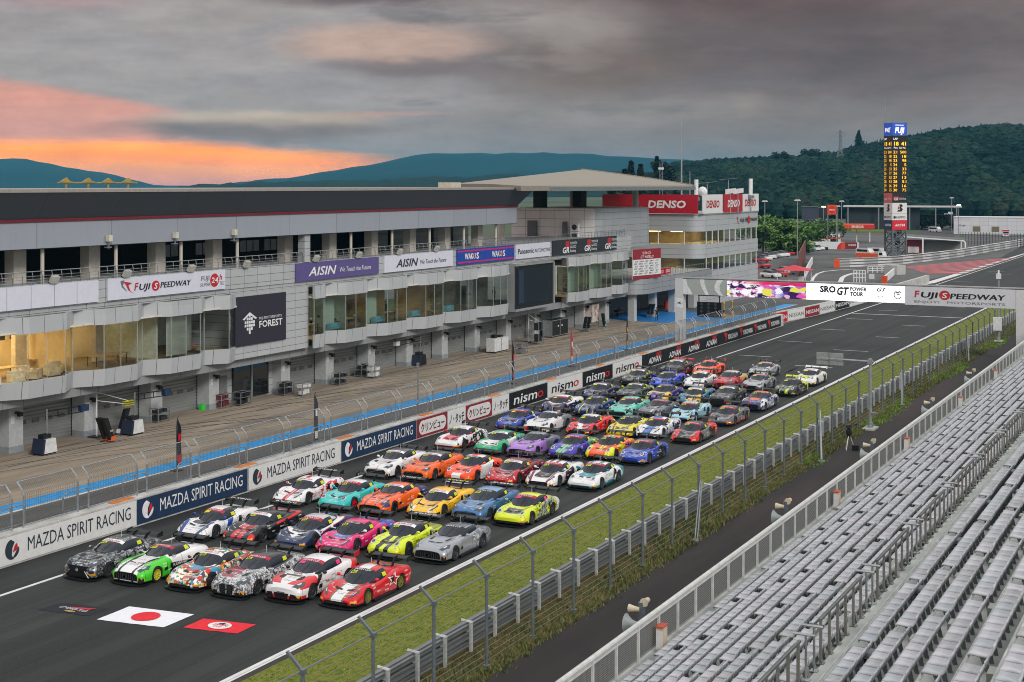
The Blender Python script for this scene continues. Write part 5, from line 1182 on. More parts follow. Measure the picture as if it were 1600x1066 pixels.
mb.box(-7.93, -7.88, G0, G1, 7.38, 7.447); mb.build('step_nosing', mat('nosing_pale', (186, 188, 184), 0.7), gs)
STP = []
for k in range(-3, 26):
    y = 29.3 + 5.5 * k
    for X, z, u in ROWS[:10]: STP.append((X - .64, y - .44, z - .43))
    y = 25.9 + 5.5 * k
    for X, z, u in ROWS[11:]: STP.append((X - .66, y - .5, z - .45))
STP.sort(key=lambda q: abs(q[1] - 27) + abs(q[0])); STP = [q for q in STP if q[1] > 22]; a0 = None; mb = MB(); M_as = mat('aisle_step_grey', (170, 174, 168), 0.75)
for i, (X, y, z) in enumerate(STP):
    if i >= 100: mb.box(X, X + .22, y, y + .42, z, z + .22)
    elif a0 is None: a0 = MB().box(0, .22, 0, .42, 0, .22).build('aisle_step', M_as, gs, loc=(X, y, z))
    else: dup(a0, (X, y, z), parent=gs)
struct(mb.build('far_aisle_steps', M_as, gs), 'stuff')
ab = None
for k in range(0, 9):
    y = 25.9 + 5.5 * k - .5
    if ab is None:
        ab = thing('step_box', 'dark grey hollow step box on the cross aisle below the upper seat rows', 'step', group='step boxes on the cross aisle')
        mb = MB(); mb.box(-.35, .35, -.3, .3, .2, .26); mb.box(-.35, -.3, -.3, .3, 0, .2); mb.box(.3, .35, -.3, .3, 0, .2); mb.box(-.3, .3, .25, .3, 0, .2); mb.build('tread', mat('step_box_grey', (112, 120, 128), 0.6), ab)
        MB().box(-.3, .3, .2, .25, 0, .2).build('cavity_shade', BLACK, ab); ab.location = (-7.3, y, 7.445)  # black panel stands in for the shade inside the hollow step
    else: dup(ab, (-7.3, y, 7.445))
# ---- seats
M_seat = mat('seat_plastic', (190, 190, 196), 0.45, var=0.06, scale=0.9, spec=0.4); M_seat2 = mat('seat_plastic_cool', (178, 183, 188), 0.45, var=0.06, scale=0.9, spec=0.4); M_seat3 = mat('seat_plastic_worn', (172, 173, 176), 0.5, var=0.1, scale=9)
def seat_mb():
    mb = MB()
    pr = [(-.235, -.07), (-.245, -.02), (-.2, .012), (-.08, .0), (.08, -.006), (.14, .015), (.17, .07), (.19, .15), (.196, .2)]
    ys = [(-.205, -.012), (-.18, .012), (0, -.006), (.18, .012), (.205, -.012)]
    T = []; B = []
    for x, z in pr:
        for y, dz in ys:
            T.append((x, y, z + dz - (.02 if abs(y) > .22 else 0))); 
    for i, (x, z) in enumerate(pr):
        for y, dz in ys: B.append((x + (.028 if i > 5 else .0), y, z + dz - .035 if i <= 5 else z + dz - .01))
    k = len(T); fs = []
    for i in range(len(pr) - 1):
        for j in range(4):
            a = i * 5 + j; fs += [(a, a + 5, a + 6, a + 1), (k + a + 1, k + a + 6, k + a + 5, k + a)]
        fs += [(i * 5, k + i * 5, k + i * 5 + 5, i * 5 + 5), (i * 5 + 9, k + i * 5 + 9, k + i * 5 + 4, i * 5 + 4)]
    for j in range(4): fs += [(j, j + 1, k + j + 1, k + j), ((len(pr) - 1) * 5 + j + 1, (len(pr) - 1) * 5 + j, k + (len(pr) - 1) * 5 + j, k + (len(pr) - 1) * 5 + j + 1)]
    return mb.add(T + B, fs)
def bracket_mb(): return MB().prism([(-.06, -.03), (.07, -.03), (.07, .03), (-.06, .03)], -.12, -.05).slab([(-.06, -.02, -.12), (.06, -.02, -.12), (.11, -.02, -.36), (.03, -.02, -.36)], (0, .04, 0))
spots = []
for X, z, u in ROWS:
    for k in range(-3, 26):
        y0 = (25.9 if u else 29.3) + 5.5 * k
        for i in range(10):
            y = y0 + .25 + .5 * i
            xc = X * math.cos(R(YAW)) + y * math.sin(R(YAW)); zc = -X * math.sin(R(YAW)) + y * math.cos(R(YAW))
            if zc < 15: continue
            qx = 800 + 2181 * xc / zc; qy = 289 + 2181 * (17.58 - z) / zc
            if -30 < qx < 1640 and qy < 1110 and y < 150: spots.append((zc, X, y, z + .36, u))
spots.sort()
s0 = None; rest = MB(); sv = seat_mb()
for i, (d, X, y, z, u) in enumerate(spots):
    if i < 300:
        if s0 is None:
            s0 = thing('stadium_chair', 'grey plastic grandstand chair in the rows nearest the camera', 'chair', group='grandstand chairs')
            o_ = sv.build('shell', M_seat, s0, True); bracket_mb().build('bracket', mat('bracket_grey', (104, 112, 116), 0.5, 0.3), s0)
            o_.material_slots[0].link = 'OBJECT'; o_.material_slots[0].material = M_seat; s0.location = (X, y, z)
        else:
            c_ = dup(s0, (X, y, z), rnd.uniform(-.02, .02))
            if rnd.random() < .5:
                for ch in c_.children:
                    if ch.name.startswith('shell'): ch.material_slots[0].material = M_seat3 if rnd.random() < .3 else M_seat2
    else:
        rest.mi = rnd.choice((0, 0, 0, 1, 1, 3))
        rest.add([(a + X, b + y, c + z) for a, b, c in sv.v], sv.f); 
        rest.mi = 2; rest.box(X - .06, X + .1, y - .03, y + .03, z - .36, z - .08)
ro2 = rest.build('stadium_chairs', [M_seat, M_seat2, _mats['bracket_grey'], M_seat3], None, True); ro2['label'] = 'remaining rows of grey plastic grandstand chairs farther along the stand'; struct(ro2, 'stuff')
# ---- hand rails of the cross aisle, T shaped ends
h0 = None
for k in range(-1, 18):
    y = 30.2 + 5.5 * k
    lab = 'steel hand rail with T shaped end bars along the cross aisle of the stand'
    if h0 is None:
        h0 = thing('hand_rail', lab, 'hand rail', group='hand rails along the cross aisle')
        MB().tube([(0, .35, .98), (0, 4.25, .98)], .04, 8).tube([(-.1, .35, .9), (-.1, 4.25, .9)], .03, 6).build('top_tube', mat('rail_dull', (120, 124, 122), 0.35, 0.8), h0)
        for q in range(6):
            yy = .45 + q * .74; MB().cbox(0, yy, 0, .05, .09, .96).cbox(0, yy, 0, .16, .2, .02).build('post', mat('rail_post', (134, 134, 128), 0.4, 0.7), h0)
        for yy in (-.1, 4.75): MB().tube([(0, yy, 0), (0, yy, .98)], .028, 6).tube([(-.28, yy, .98), (.2, yy, .98)], .032, 6).cbox(0, yy, 0, .18, .18, .02).build('end_bar', STEEL, h0)
        h0.location = (-8.2, y, 7.38)
    else: dup(h0, (-8.2, y, 7.38))
# ---- front fence of the stand
sf = thing('stand_front_fence', 'white railing with mesh infill along the front edge of the grandstand', 'fence', (-16.6, 0, 3.07))
MB().tube([(0, G0, 1.2), (0, 70, 1.2)], .08, 8).tube([(0, 70, 1.2), (0, G1, 1.2)], .08, 8).box(-.05, .05, G0, G1, 1.02, 1.08).build('top_rail', mat('railing_white', (200, 202, 200), 0.45, var=0.1, c2=(170, 172, 168), thr=(.55, .8)), sf)
q0 = None
for k in range(98):
    y = 28.3 + k * 1.738
    if y > G1: break
    if q0 is None: q0 = MB().cbox(0, 0, 0, .07, .09, 1.16).build('post', _mats['railing_white'], sf); q0.location = (.02, y, 0)
    else: dup(q0, (.02, y, 0), parent=sf)
mb = MB()
for j in range(15): mb.bar((-.02, G0, .08 + j * .065), (-.02, G1, .08 + j * .065), .012)
mb.build('mesh_wire', mat('mesh_grey', (136, 138, 136), 0.5, 0.3, 0), sf)
M_perf = bpy.data.materials.new('perforated_sheet'); M_perf.use_nodes = True
nt = M_perf.node_tree; p = nt.nodes['Principled BSDF']; p.inputs['Base Color'].default_value = lin((150, 152, 150)) + (1,); p.inputs['Metallic'].default_value = 0.3
g = nt.nodes.new('ShaderNodeNewGeometry'); x, y, z = sepxyz(nt, g.outputs['Position'])
a = (y / 0.06)._m('FRACT'); nt.links.new((a - 0.6).step(0.02).v, p.inputs['Alpha'])
MB().quad((-.03, G0, .05), (-.03, G1, .05), (-.03, G1, 1.02), (-.03, G0, 1.02)).build('infill', M_perf, sf)
hb = None
for i, xq in enumerate((1034, 1308, 1417, 1501, 1556)):
    lab = ('nearest', 'second nearest', 'middle', 'second farthest', 'farthest')[i] + ' pale cabinet with a red top at the stand front fence'
    if hb is None:
        hb = thing('hydrant_cabinet', lab, 'cabinet', group='cabinets at the stand front'); MB().cbox(0, 0, 0, .22, .42, .78).build('box', mat('cabinet_cream', (196, 180, 156), 0.6), hb); MB().cbox(0, 0, .78, .26, .46, .05).build('lid', mat('lid_red', (190, 84, 62), 0.5), hb); MB().box(-.112, .112, -.215, -.2, .1, .7).build('door', M_bw, hb); o = hb
    else: o = dup(hb, label=lab)
    o.location = (-16.35, onX(xq, -16.35), 3.08)
# ================================================================ race cars
def hermite(tab, ys):
    """smooth interpolation of a station table (first column y)"""
    out = []
    n = len(tab)
    def slope(i, c):
        if i == 0: return (tab[1][c] - tab[0][c]) / (tab[1][0] - tab[0][0])
        if i == n - 1: return (tab[-1][c] - tab[-2][c]) / (tab[-1][0] - tab[-2][0])
        a = (tab[i][c] - tab[i - 1][c]) / (tab[i][0] - tab[i - 1][0]); b = (tab[i + 1][c] - tab[i][c]) / (tab[i + 1][0] - tab[i][0])
        return 0 if a * b <= 0 else 2 * a * b / (a + b)
    for y in ys:
        i = 0
        while i < n - 2 and y > tab[i + 1][0]: i += 1
        h = tab[i + 1][0] - tab[i][0]; t = (y - tab[i][0]) / h; row = [y]
        for c in range(1, len(tab[0])):
            p0, p1, m0, m1 = tab[i][c], tab[i + 1][c], slope(i, c) * h, slope(i + 1, c) * h
            row.append((2 * t ** 3 - 3 * t * t + 1) * p0 + (t ** 3 - 2 * t * t + t) * m0 + (3 * t * t - 2 * t ** 3) * p1 + (t ** 3 - t * t) * m1)
        out.append(row)
    return out
def crom(P, k):
    out = []
    for i in range(len(P) - 1):
        a, b, c, d = P[max(i - 1, 0)], P[i], P[i + 1], P[min(i + 2, len(P) - 1)]
        for j in range(k):
            t = j / k
            out.append(tuple(0.5 * (2 * b[q] + (c[q] - a[q]) * t + (2 * a[q] - 5 * b[q] + 4 * c[q] - d[q]) * t * t + (3 * b[q] - a[q] - 3 * c[q] + d[q]) * t ** 3) for q in range(2)))
    return out + [P[-1]]
# y, half width, bottom, waist z, shoulder z, shoulder half width, centre z
BODY = {
 'mid': [(0, .71, .15, .27, .38, .56, .38), (.1, .88, .12, .34, .46, .68, .45), (.35, .97, .11, .42, .61, .80, .53), (.7, 1.0, .11, .50, .75, .83, .60), (1.0, 1.01, .11, .54, .82, .83, .66), (1.35, 1.0, .11, .56, .79, .80, .72), (1.75, .95, .11, .58, .74, .78, .77), (2.4, .94, .11, .6, .78, .84, .8), (3.0, .99, .11, .64, .88, .88, .85), (3.6, 1.02, .11, .66, .94, .85, .9), (4.1, 1.02, .12, .66, .93, .83, .89), (4.48, .98, .2, .66, .87, .8, .85), (4.6, .9, .28, .64, .80, .72, .79)],
 'porsche': [(0, .67, .17, .33, .44, .50, .47), (.1, .85, .14, .4, .55, .6, .53), (.35, .93, .12, .47, .68, .74, .58), (.65, .98, .12, .53, .79, .77, .64), (.98, 1.0, .12, .56, .84, .78, .70), (1.3, .99, .12, .58, .83, .8, .77), (1.7, .94, .12, .6, .82, .84, .82), (2.4, .93, .12, .62, .84, .86, .84), (2.9, .97, .12, .64, .89, .88, .86), (3.45, 1.02, .12, .66, .93, .86, .88), (3.9, 1.02, .13, .66, .9, .84, .87), (4.3, .96, .2, .64, .83, .78, .83), (4.55, .86, .3, .6, .72, .68, .75)],
 'gt': [(0, .74, .16, .40, .56, .58, .60), (.08, .87, .13, .45, .63, .64, .67), (.35, .96, .12, .5, .75, .76, .76), (.7, 1.0, .12, .55, .84, .8, .82), (1.05, 1.01, .12, .57, .88, .8, .86), (1.5, .98, .12, .6, .86, .82, .9), (1.9, .95, .12, .62, .86, .84, .9), (2.5, .94, .12, .64, .88, .86, .88), (3.1, .98, .12, .66, .92, .86, .9), (3.7, 1.02, .12, .68, .96, .84, .9), (4.2, 1.0, .14, .68, .92, .8, .88), (4.6, .94, .25, .64, .84, .74, .84), (4.72, .86, .32, .62, .8, .66, .82)],
 'coupe': [(0, .75, .15, .42, .58, .58, .64), (.08, .89, .12, .48, .67, .66, .72), (.35, .97, .12, .54, .81, .78, .82), (.7, 1.0, .12, .58, .88, .81, .87), (1.0, 1.01, .12, .6, .91, .82, .9), (1.4, .98, .12, .62, .9, .84, .94), (1.8, .96, .12, .64, .9, .86, .94), (2.5, .95, .12, .66, .92, .87, .93), (3.1, .98, .12, .68, .95, .87, .95), (3.7, 1.02, .12, .7, .99, .86, .98), (4.2, 1.0, .14, .7, .98, .84, 1.0), (4.6, .95, .25, .66, .94, .8, .98), (4.7, .88, .32, .62, .88, .74, .92)]}
# y, roof z, roof half width, base half width, base z
CAB = {
 'mid': [(1.24, .70, .26, .42, .68), (1.38, .765, .48, .64, .70), (1.6, .88, .55, .76, .72), (1.85, 1.02, .55, .82, .73), (2.1, 1.13, .54, .84, .75), (2.35, 1.19, .53, .85, .76), (2.65, 1.2, .52, .85, .77), (3.0, 1.15, .5, .83, .8), (3.4, 1.07, .46, .79, .82), (3.8, .98, .4, .7, .84), (4.15, .89, .34, .6, .82)],
 'porsche': [(1.4, .80, .26, .42, .77), (1.54, .86, .48, .66, .78), (1.8, 1.0, .56, .78, .79), (2.05, 1.14, .56, .82, .8), (2.3, 1.23, .55, .84, .81), (2.6, 1.255, .54, .84, .82), (3.0, 1.22, .52, .83, .84), (3.4, 1.14, .48, .79, .86), (3.8, 1.03, .42, .72, .86), (4.15, .92, .36, .64, .84)],
 'gt': [(1.7, .92, .26, .42, .87), (1.86, .97, .5, .66, .87), (2.15, 1.08, .56, .78, .86), (2.4, 1.18, .56, .82, .86), (2.7, 1.235, .55, .83, .87), (3.0, 1.24, .54, .83, .88), (3.4, 1.19, .5, .81, .9), (3.8, 1.09, .45, .74, .9), (4.2, .98, .38, .64, .9), (4.45, .9, .32, .56, .86)],
 'coupe': [(1.42, .95, .26, .42, .91), (1.58, 1.0, .52, .68, .91), (1.9, 1.14, .58, .8, .9), (2.2, 1.26, .58, .84, .9), (2.5, 1.33, .57, .85, .9), (2.9, 1.35, .56, .85, .92), (3.2, 1.33, .55, .84, .94), (3.55, 1.25, .52, .81, .96), (3.9, 1.1, .46, .74, .98), (4.15, 1.0, .4, .66, .98)]}
SPEC = {'mid': dict(L=4.6, ws=(1.24, 2.2), sw=(1.5, 2.78), rw=(3.0, 3.95), wh=(1.0, 3.62)), 'porsche': dict(L=4.55, ws=(1.4, 2.3), sw=(1.7, 3.3), rw=(3.0, 3.85), wh=(1.0, 3.45)),
        'gt': dict(L=4.72, ws=(1.7, 2.6), sw=(2.05, 3.5), rw=(3.5, 4.25), wh=(1.0, 3.68)), 'coupe': dict(L=4.7, ws=(1.42, 2.35), sw=(1.8, 3.5), rw=(3.3, 4.0), wh=(.98, 3.66))}
def half_section(r):
    y, w_, zb, ze, zs, ws, zc = r
    C = (w_ * .975, zb + .05)
    return [(0, zb), (w_ * .85, zb)] + crom([C, (w_, ze), (ws, zs), (ws * .52, zs * .3 + zc * .7), (0, zc)], 4)
def half_cab(r):
    y, zr, wr, wb, zb = r
    zr = zb + (zr - zb) * 1.06; wr += .035 * min(1, (zr - zb) / .3)
    h = zr - zb
    a = crom([(wb, zb - .06), ((wb * .45 + wr * .55) + .05, zb + h * .5), (wr + .03, zr - min(.08, h * .45))], 2)
    b = crom([(wr + .03, zr - min(.08, h * .45)), (wr * .72, zr - min(.02, h * .1)), (0, zr)], 3)
    return a + b[1:]
class Car:
    def __init__(s, kind):
        s.k = kind; s.sp = SPEC[kind]; L = s.sp['L']
        n = 50; s.by = [L * (i / n) ** 1.0 for i in range(n + 1)]; s.bt = hermite(BODY[kind], [min(y, BODY[kind][-1][0]) for y in s.by])
        c0, c1 = CAB[kind][0][0], CAB[kind][-1][0]; s.cy = [c0 + (c1 - c0) * i / 40 for i in range(41)]; s.ct = hermite(CAB[kind], s.cy)
    def z_top(s, x, y):
        r = hermite(BODY[s.k], [max(0, min(y, BODY[s.k][-1][0]))])[0]; P = half_section(r)[2:]; x = abs(x)
        for a, b in zip(P, P[1:]):
            if b[0] <= x <= a[0] and a[0] > b[0]: return b[1] + (a[1] - b[1]) * (x - b[0]) / (a[0] - b[0])
        return P[-1][1] if x < .1 else r[4]
    def z_cab(s, x, y):
        r = hermite(CAB[s.k], [max(CAB[s.k][0][0], min(y, CAB[s.k][-1][0]))])[0]; P = half_cab(r); x = abs(x)
        for a, b in zip(P, P[1:]):
            if b[0] <= x <= a[0] and a[0] > b[0]: return b[1] + (a[1] - b[1]) * (x - b[0]) / (a[0] - b[0])
        return P[4][1]
    def x_side(s, y, z):
        r = hermite(BODY[s.k], [y])[0]; P = half_section(r)[2:]
        for a, b in zip(P, P[1:]):
            if min(a[1], b[1]) <= z <= max(a[1], b[1]) and a[1] != b[1]: return a[0] + (b[0] - a[0]) * (z - a[1]) / (b[1] - a[1])
        return r[1]
    def x_cab(s, y, z):
        r = hermite(CAB[s.k], [y])[0]; P = half_cab(r)[:5]
        for a, b in zip(P, P[1:]):
            if a[1] <= z <= b[1]: return a[0] + (b[0] - a[0]) * (z - a[1]) / (b[1] - a[1])
        return P[-1][0]
    def body_mesh(s):
        mb = MB(); n = 0; rings = []
        for r in s.bt:
            h = half_section(r); ring = h + [(-x, z) for x, z in h[-2:0:-1]]; rings.append([(x, r[0], z) for x, z in ring])
        m = len(rings[0]); vs = [p for q in rings for p in q]; fs = []
        for i in range(len(rings) - 1):
            for j in range(m): fs.append((i * m + j, i * m + (j + 1) % m, (i + 1) * m + (j + 1) % m, (i + 1) * m + j))
        fs = [f[::-1] for f in fs] + [tuple(range(m)), tuple(range((len(rings) - 1) * m + m - 1, (len(rings) - 1) * m - 1, -1))]
        mb.add(vs, fs); me = mb.mesh('b', [BLACK, RUB])
        cu = MB()
        for yw in s.sp['wh']:
            for sg in (-1, 1): cu.lathe([(.385, 0), (.385, .75)] if sg > 0 else [(.385, -.75), (.385, 0)], (.62 * sg, yw, .345), 28, 'x')
        cm = cu.mesh('c', [BLACK, RUB]); cm.polygons.foreach_set('material_index', [1] * len(cm.polygons))
        for q in (me, cm):
            bm = bmesh.new(); bm.from_mesh(q); bmesh.ops.recalc_face_normals(bm, faces=bm.faces); bm.to_mesh(q); bm.free()
        a = bpy.data.objects.new('a', me); b = bpy.data.objects.new('b', cm); col.objects.link(a); col.objects.link(b)
        md = a.modifiers.new('x', 'BOOLEAN'); md.object = b; md.operation = 'DIFFERENCE'; md.solver = 'EXACT'
        dg = bpy.context.evaluated_depsgraph_get(); out = bpy.data.meshes.new_from_object(a.evaluated_get(dg))
        bpy.data.objects.remove(a); bpy.data.objects.remove(b)
        s.body_v = [tuple(v.co) for v in out.vertices]; s.body_f = [(tuple(p.vertices), p.material_index) for p in out.polygons]
    def cabin_faces(s):
        res = {k: MB() for k in ('roof', 'windscreen', 'windscreen_banner', 'side_l', 'side_r', 'rear_window')}
        hs = [half_cab(r) for r in s.ct]; m = len(hs[0])
        sp = s.sp; bw = sp['ws'][1] - .2
        for i in range(len(s.cy) - 1):
            ym = (s.cy[i] + s.cy[i + 1]) / 2
            for j in range(m - 1):
                for sg in (1, -1):
                    q = [(sg * hs[i][j][0], s.cy[i], hs[i][j][1]), (sg * hs[i + 1][j][0], s.cy[i + 1], hs[i + 1][j][1]), (sg * hs[i + 1][j + 1][0], s.cy[i + 1], hs[i + 1][j + 1][1]), (sg * hs[i][j + 1][0], s.cy[i], hs[i][j + 1][1])]
                    if sg < 0: q = q[::-1]
                    key = 'roof'
                    if j >= 4 and sp['ws'][0] <= ym <= sp['ws'][1]: key = 'windscreen' if ym < bw else 'windscreen_banner'
                    elif j < 4 and sp['sw'][0] <= ym <= sp['sw'][1]: key = 'side_r' if sg > 0 else 'side_l'
                    elif j >= 5 and sp['rw'][0] <= ym <= sp['rw'][1]: key = 'rear_window'
                    res[key].add(q, [(0, 1, 2, 3)])
        return res
    def drape(s, poly, fn, off, n=3):
        """fan patch of a plan polygon draped on a surface"""
        P = []
        for i, p in enumerate(poly):
            q = poly[(i + 1) % len(poly)]
            for k in range(n): P.append((p[0] + (q[0] - p[0]) * k / n, p[1] + (q[1] - p[1]) * k / n))
        cx = sum(p[0] for p in P) / len(P); cy = sum(p[1] for p in P) / len(P)
        In = [((p[0] + cx) / 2, (p[1] + cy) / 2) for p in P]; N = len(P)
        pts = [fn(*p, off) for p in P] + [fn(*p, off) for p in In] + [fn(cx, cy, off)]
        return pts, [(i, (i + 1) % N, N + (i + 1) % N, N + i) for i in range(N)] + [(N + i, N + (i + 1) % N, 2 * N) for i in range(N)]
    def top(s, x, y, o): return (x, y, s.z_top(x, y) + o)
    def cab(s, x, y, o): return (x, y - o * .7, s.z_cab(x, y) + o)
    def side(s, y, z, o): return (s.x_side(y, z) + o, y, z)
    def sidew(s, y, z, o): return (s.x_cab(y, z) + o, y, z)
def weld(mb):
    me = mb.mesh('t', [BLACK]); bm = bmesh.new(); bm.from_mesh(me); bmesh.ops.remove_doubles(bm, verts=bm.verts, dist=1e-4); bm.to_mesh(me); bm.free(); return me
def fin(me, name, slots, smooth=True):
    me.name = name; me.materials.clear()
    for m_ in slots: me.materials.append(m_)
    if smooth:
        me.polygons.foreach_set('use_smooth', [True] * len(me.polygons))
        if hasattr(me, 'set_sharp_from_angle'): me.set_sharp_from_angle(angle=R(38))
    return me
M_cg = mat('car_glass', (30, 36, 48), 0.05, var=0, spec=0.45); M_carb = mat('carbon', (24, 25, 27), 0.4, var=0.1, scale=20); M_lamp = mat('headlight_glass', (196, 204, 210), 0.12, 0.2, 0.1, 30, coat=0.5)
M_chr = mat('chrome', (190, 192, 194), 0.15, 1.0, 0); M_gri = mat('grille_black', (12, 12, 13), 0.5); M_lampd = mat('headlight_smoked', (74, 82, 90), 0.1, 0.2, 0.1, 30, coat=.5); M_lring = mat('lamp_dark', (62, 68, 78), 0.15, spec=.8)
PARTS = {}
def grille_parts(front, c):
    g = MB(); sl = MB(); yo = -.025
    def poly(p, mb=g, d=.1, y=None):
        y = yo if y is None else y; p = [(x * 1.16, z) for x, z in p]
        P = [(x, y + .02 * abs(x) / .6, z) for x, z in p]; mb.slab(P, (0, d, 0))
    if front == 'slat':
        poly([(-.62, .24), (.62, .24), (.56, .52), (.3, .58), (-.3, .58), (-.56, .52)])
        for k in range(11):
            x = -.6 + k * .12
            if abs(x) > .06: sl.box(x - .013, x + .013, yo - .03, yo, .26, .54 - .3 * max(0, abs(x) - .3))
        sl.lathe([(.1, -.05), (.1, -.03), (.075, -.03), (.075, -.05)], (0, yo, .4), 16, 'y'); sl.box(-.012, .012, yo - .05, yo - .03, .4, .5); sl.bar((0, yo - .04, .4), (.08, yo - .04, .35), .02); sl.bar((0, yo - .04, .4), (-.08, yo - .04, .35), .02)
    elif front == 'spindle':
        poly([(-.66, .16), (.66, .16), (.4, .44), (.52, .66), (-.52, .66), (-.4, .44)]); sl.lathe([(.09, -.03), (.09, -.01)], (0, yo, .5), 14, 'y')
        for sg in (-1, 1): sl.slab([(sg * .69, .0, .17), (sg * .66, -.03, .17), (sg * .42, -.03, .45), (sg * .45, -.0, .45)], (0, .04, 0)); sl.slab([(sg * .62, .0, .15), (sg * .95, .2, .2), (sg * .93, .2, .24), (sg * .6, .0, .19)], (0, .04, 0))
    elif front == 'kidney':
        for sg in (-1, 1):
            poly([(sg * .03, .2), (sg * .3, .22), (sg * .32, .56), (sg * .22, .62), (sg * .05, .6)])
            for z in (.28, .36, .44, .52): sl.box(min(sg * .05, sg * .3), max(sg * .05, sg * .3), yo - .02, yo, z, z + .015)
            poly([(sg * .42, .18), (sg * .66, .2), (sg * .6, .32), (sg * .42, .3)])
    elif front == 'gtr':
        poly([(-.55, .26), (.55, .26), (.62, .44), (.5, .56), (-.5, .56), (-.62, .44)]); sl.slab([(-.48, yo - .01, .54), (.48, yo - .01, .54), (.46, yo - .01, .5), (-.46, yo - .01, .5)], (0, -.02, 0)); poly([(-.62, .13), (.62, .13), (.62, .22), (-.62, .22)])
        for z in (.32, .4): sl.box(-.5, .5, yo - .015, yo, z, z + .012)
    elif front == 'triple':
        poly([(-.26, .18), (.26, .18), (.34, .42), (-.34, .42)]); sl.box(-.2, .2, yo - .02, yo, .45, .475)
        for sg in (-1, 1): poly([(sg * .36, .2), (sg * .66, .22), (sg * .66, .4), (sg * .42, .42)])
    elif front == 'hex':
        poly([(-.5, .16), (.5, .16), (.56, .34), (.44, .42), (-.44, .42), (-.56, .34)])
        for z in (.22, .28, .34): sl.box(-.46, .46, yo - .015, yo, z, z + .012)
    else:
        poly([(-.55, .17), (.55, .17), (.5, .3), (-.5, .3)]); sl.box(-.5, .5, yo - .012, yo, .225, .237)
    z1 = .3 if c.k in ('mid', 'porsche') else .4
    for sg in (-1, 1):
        if front not in ('spindle',): g.slab([(sg * .74, -.012, .16), (sg * .93, .13, .17), (sg * .92, .13, z1 * .92), (sg * .76, -.0, z1)], (0, .05, 0))
    return g, sl
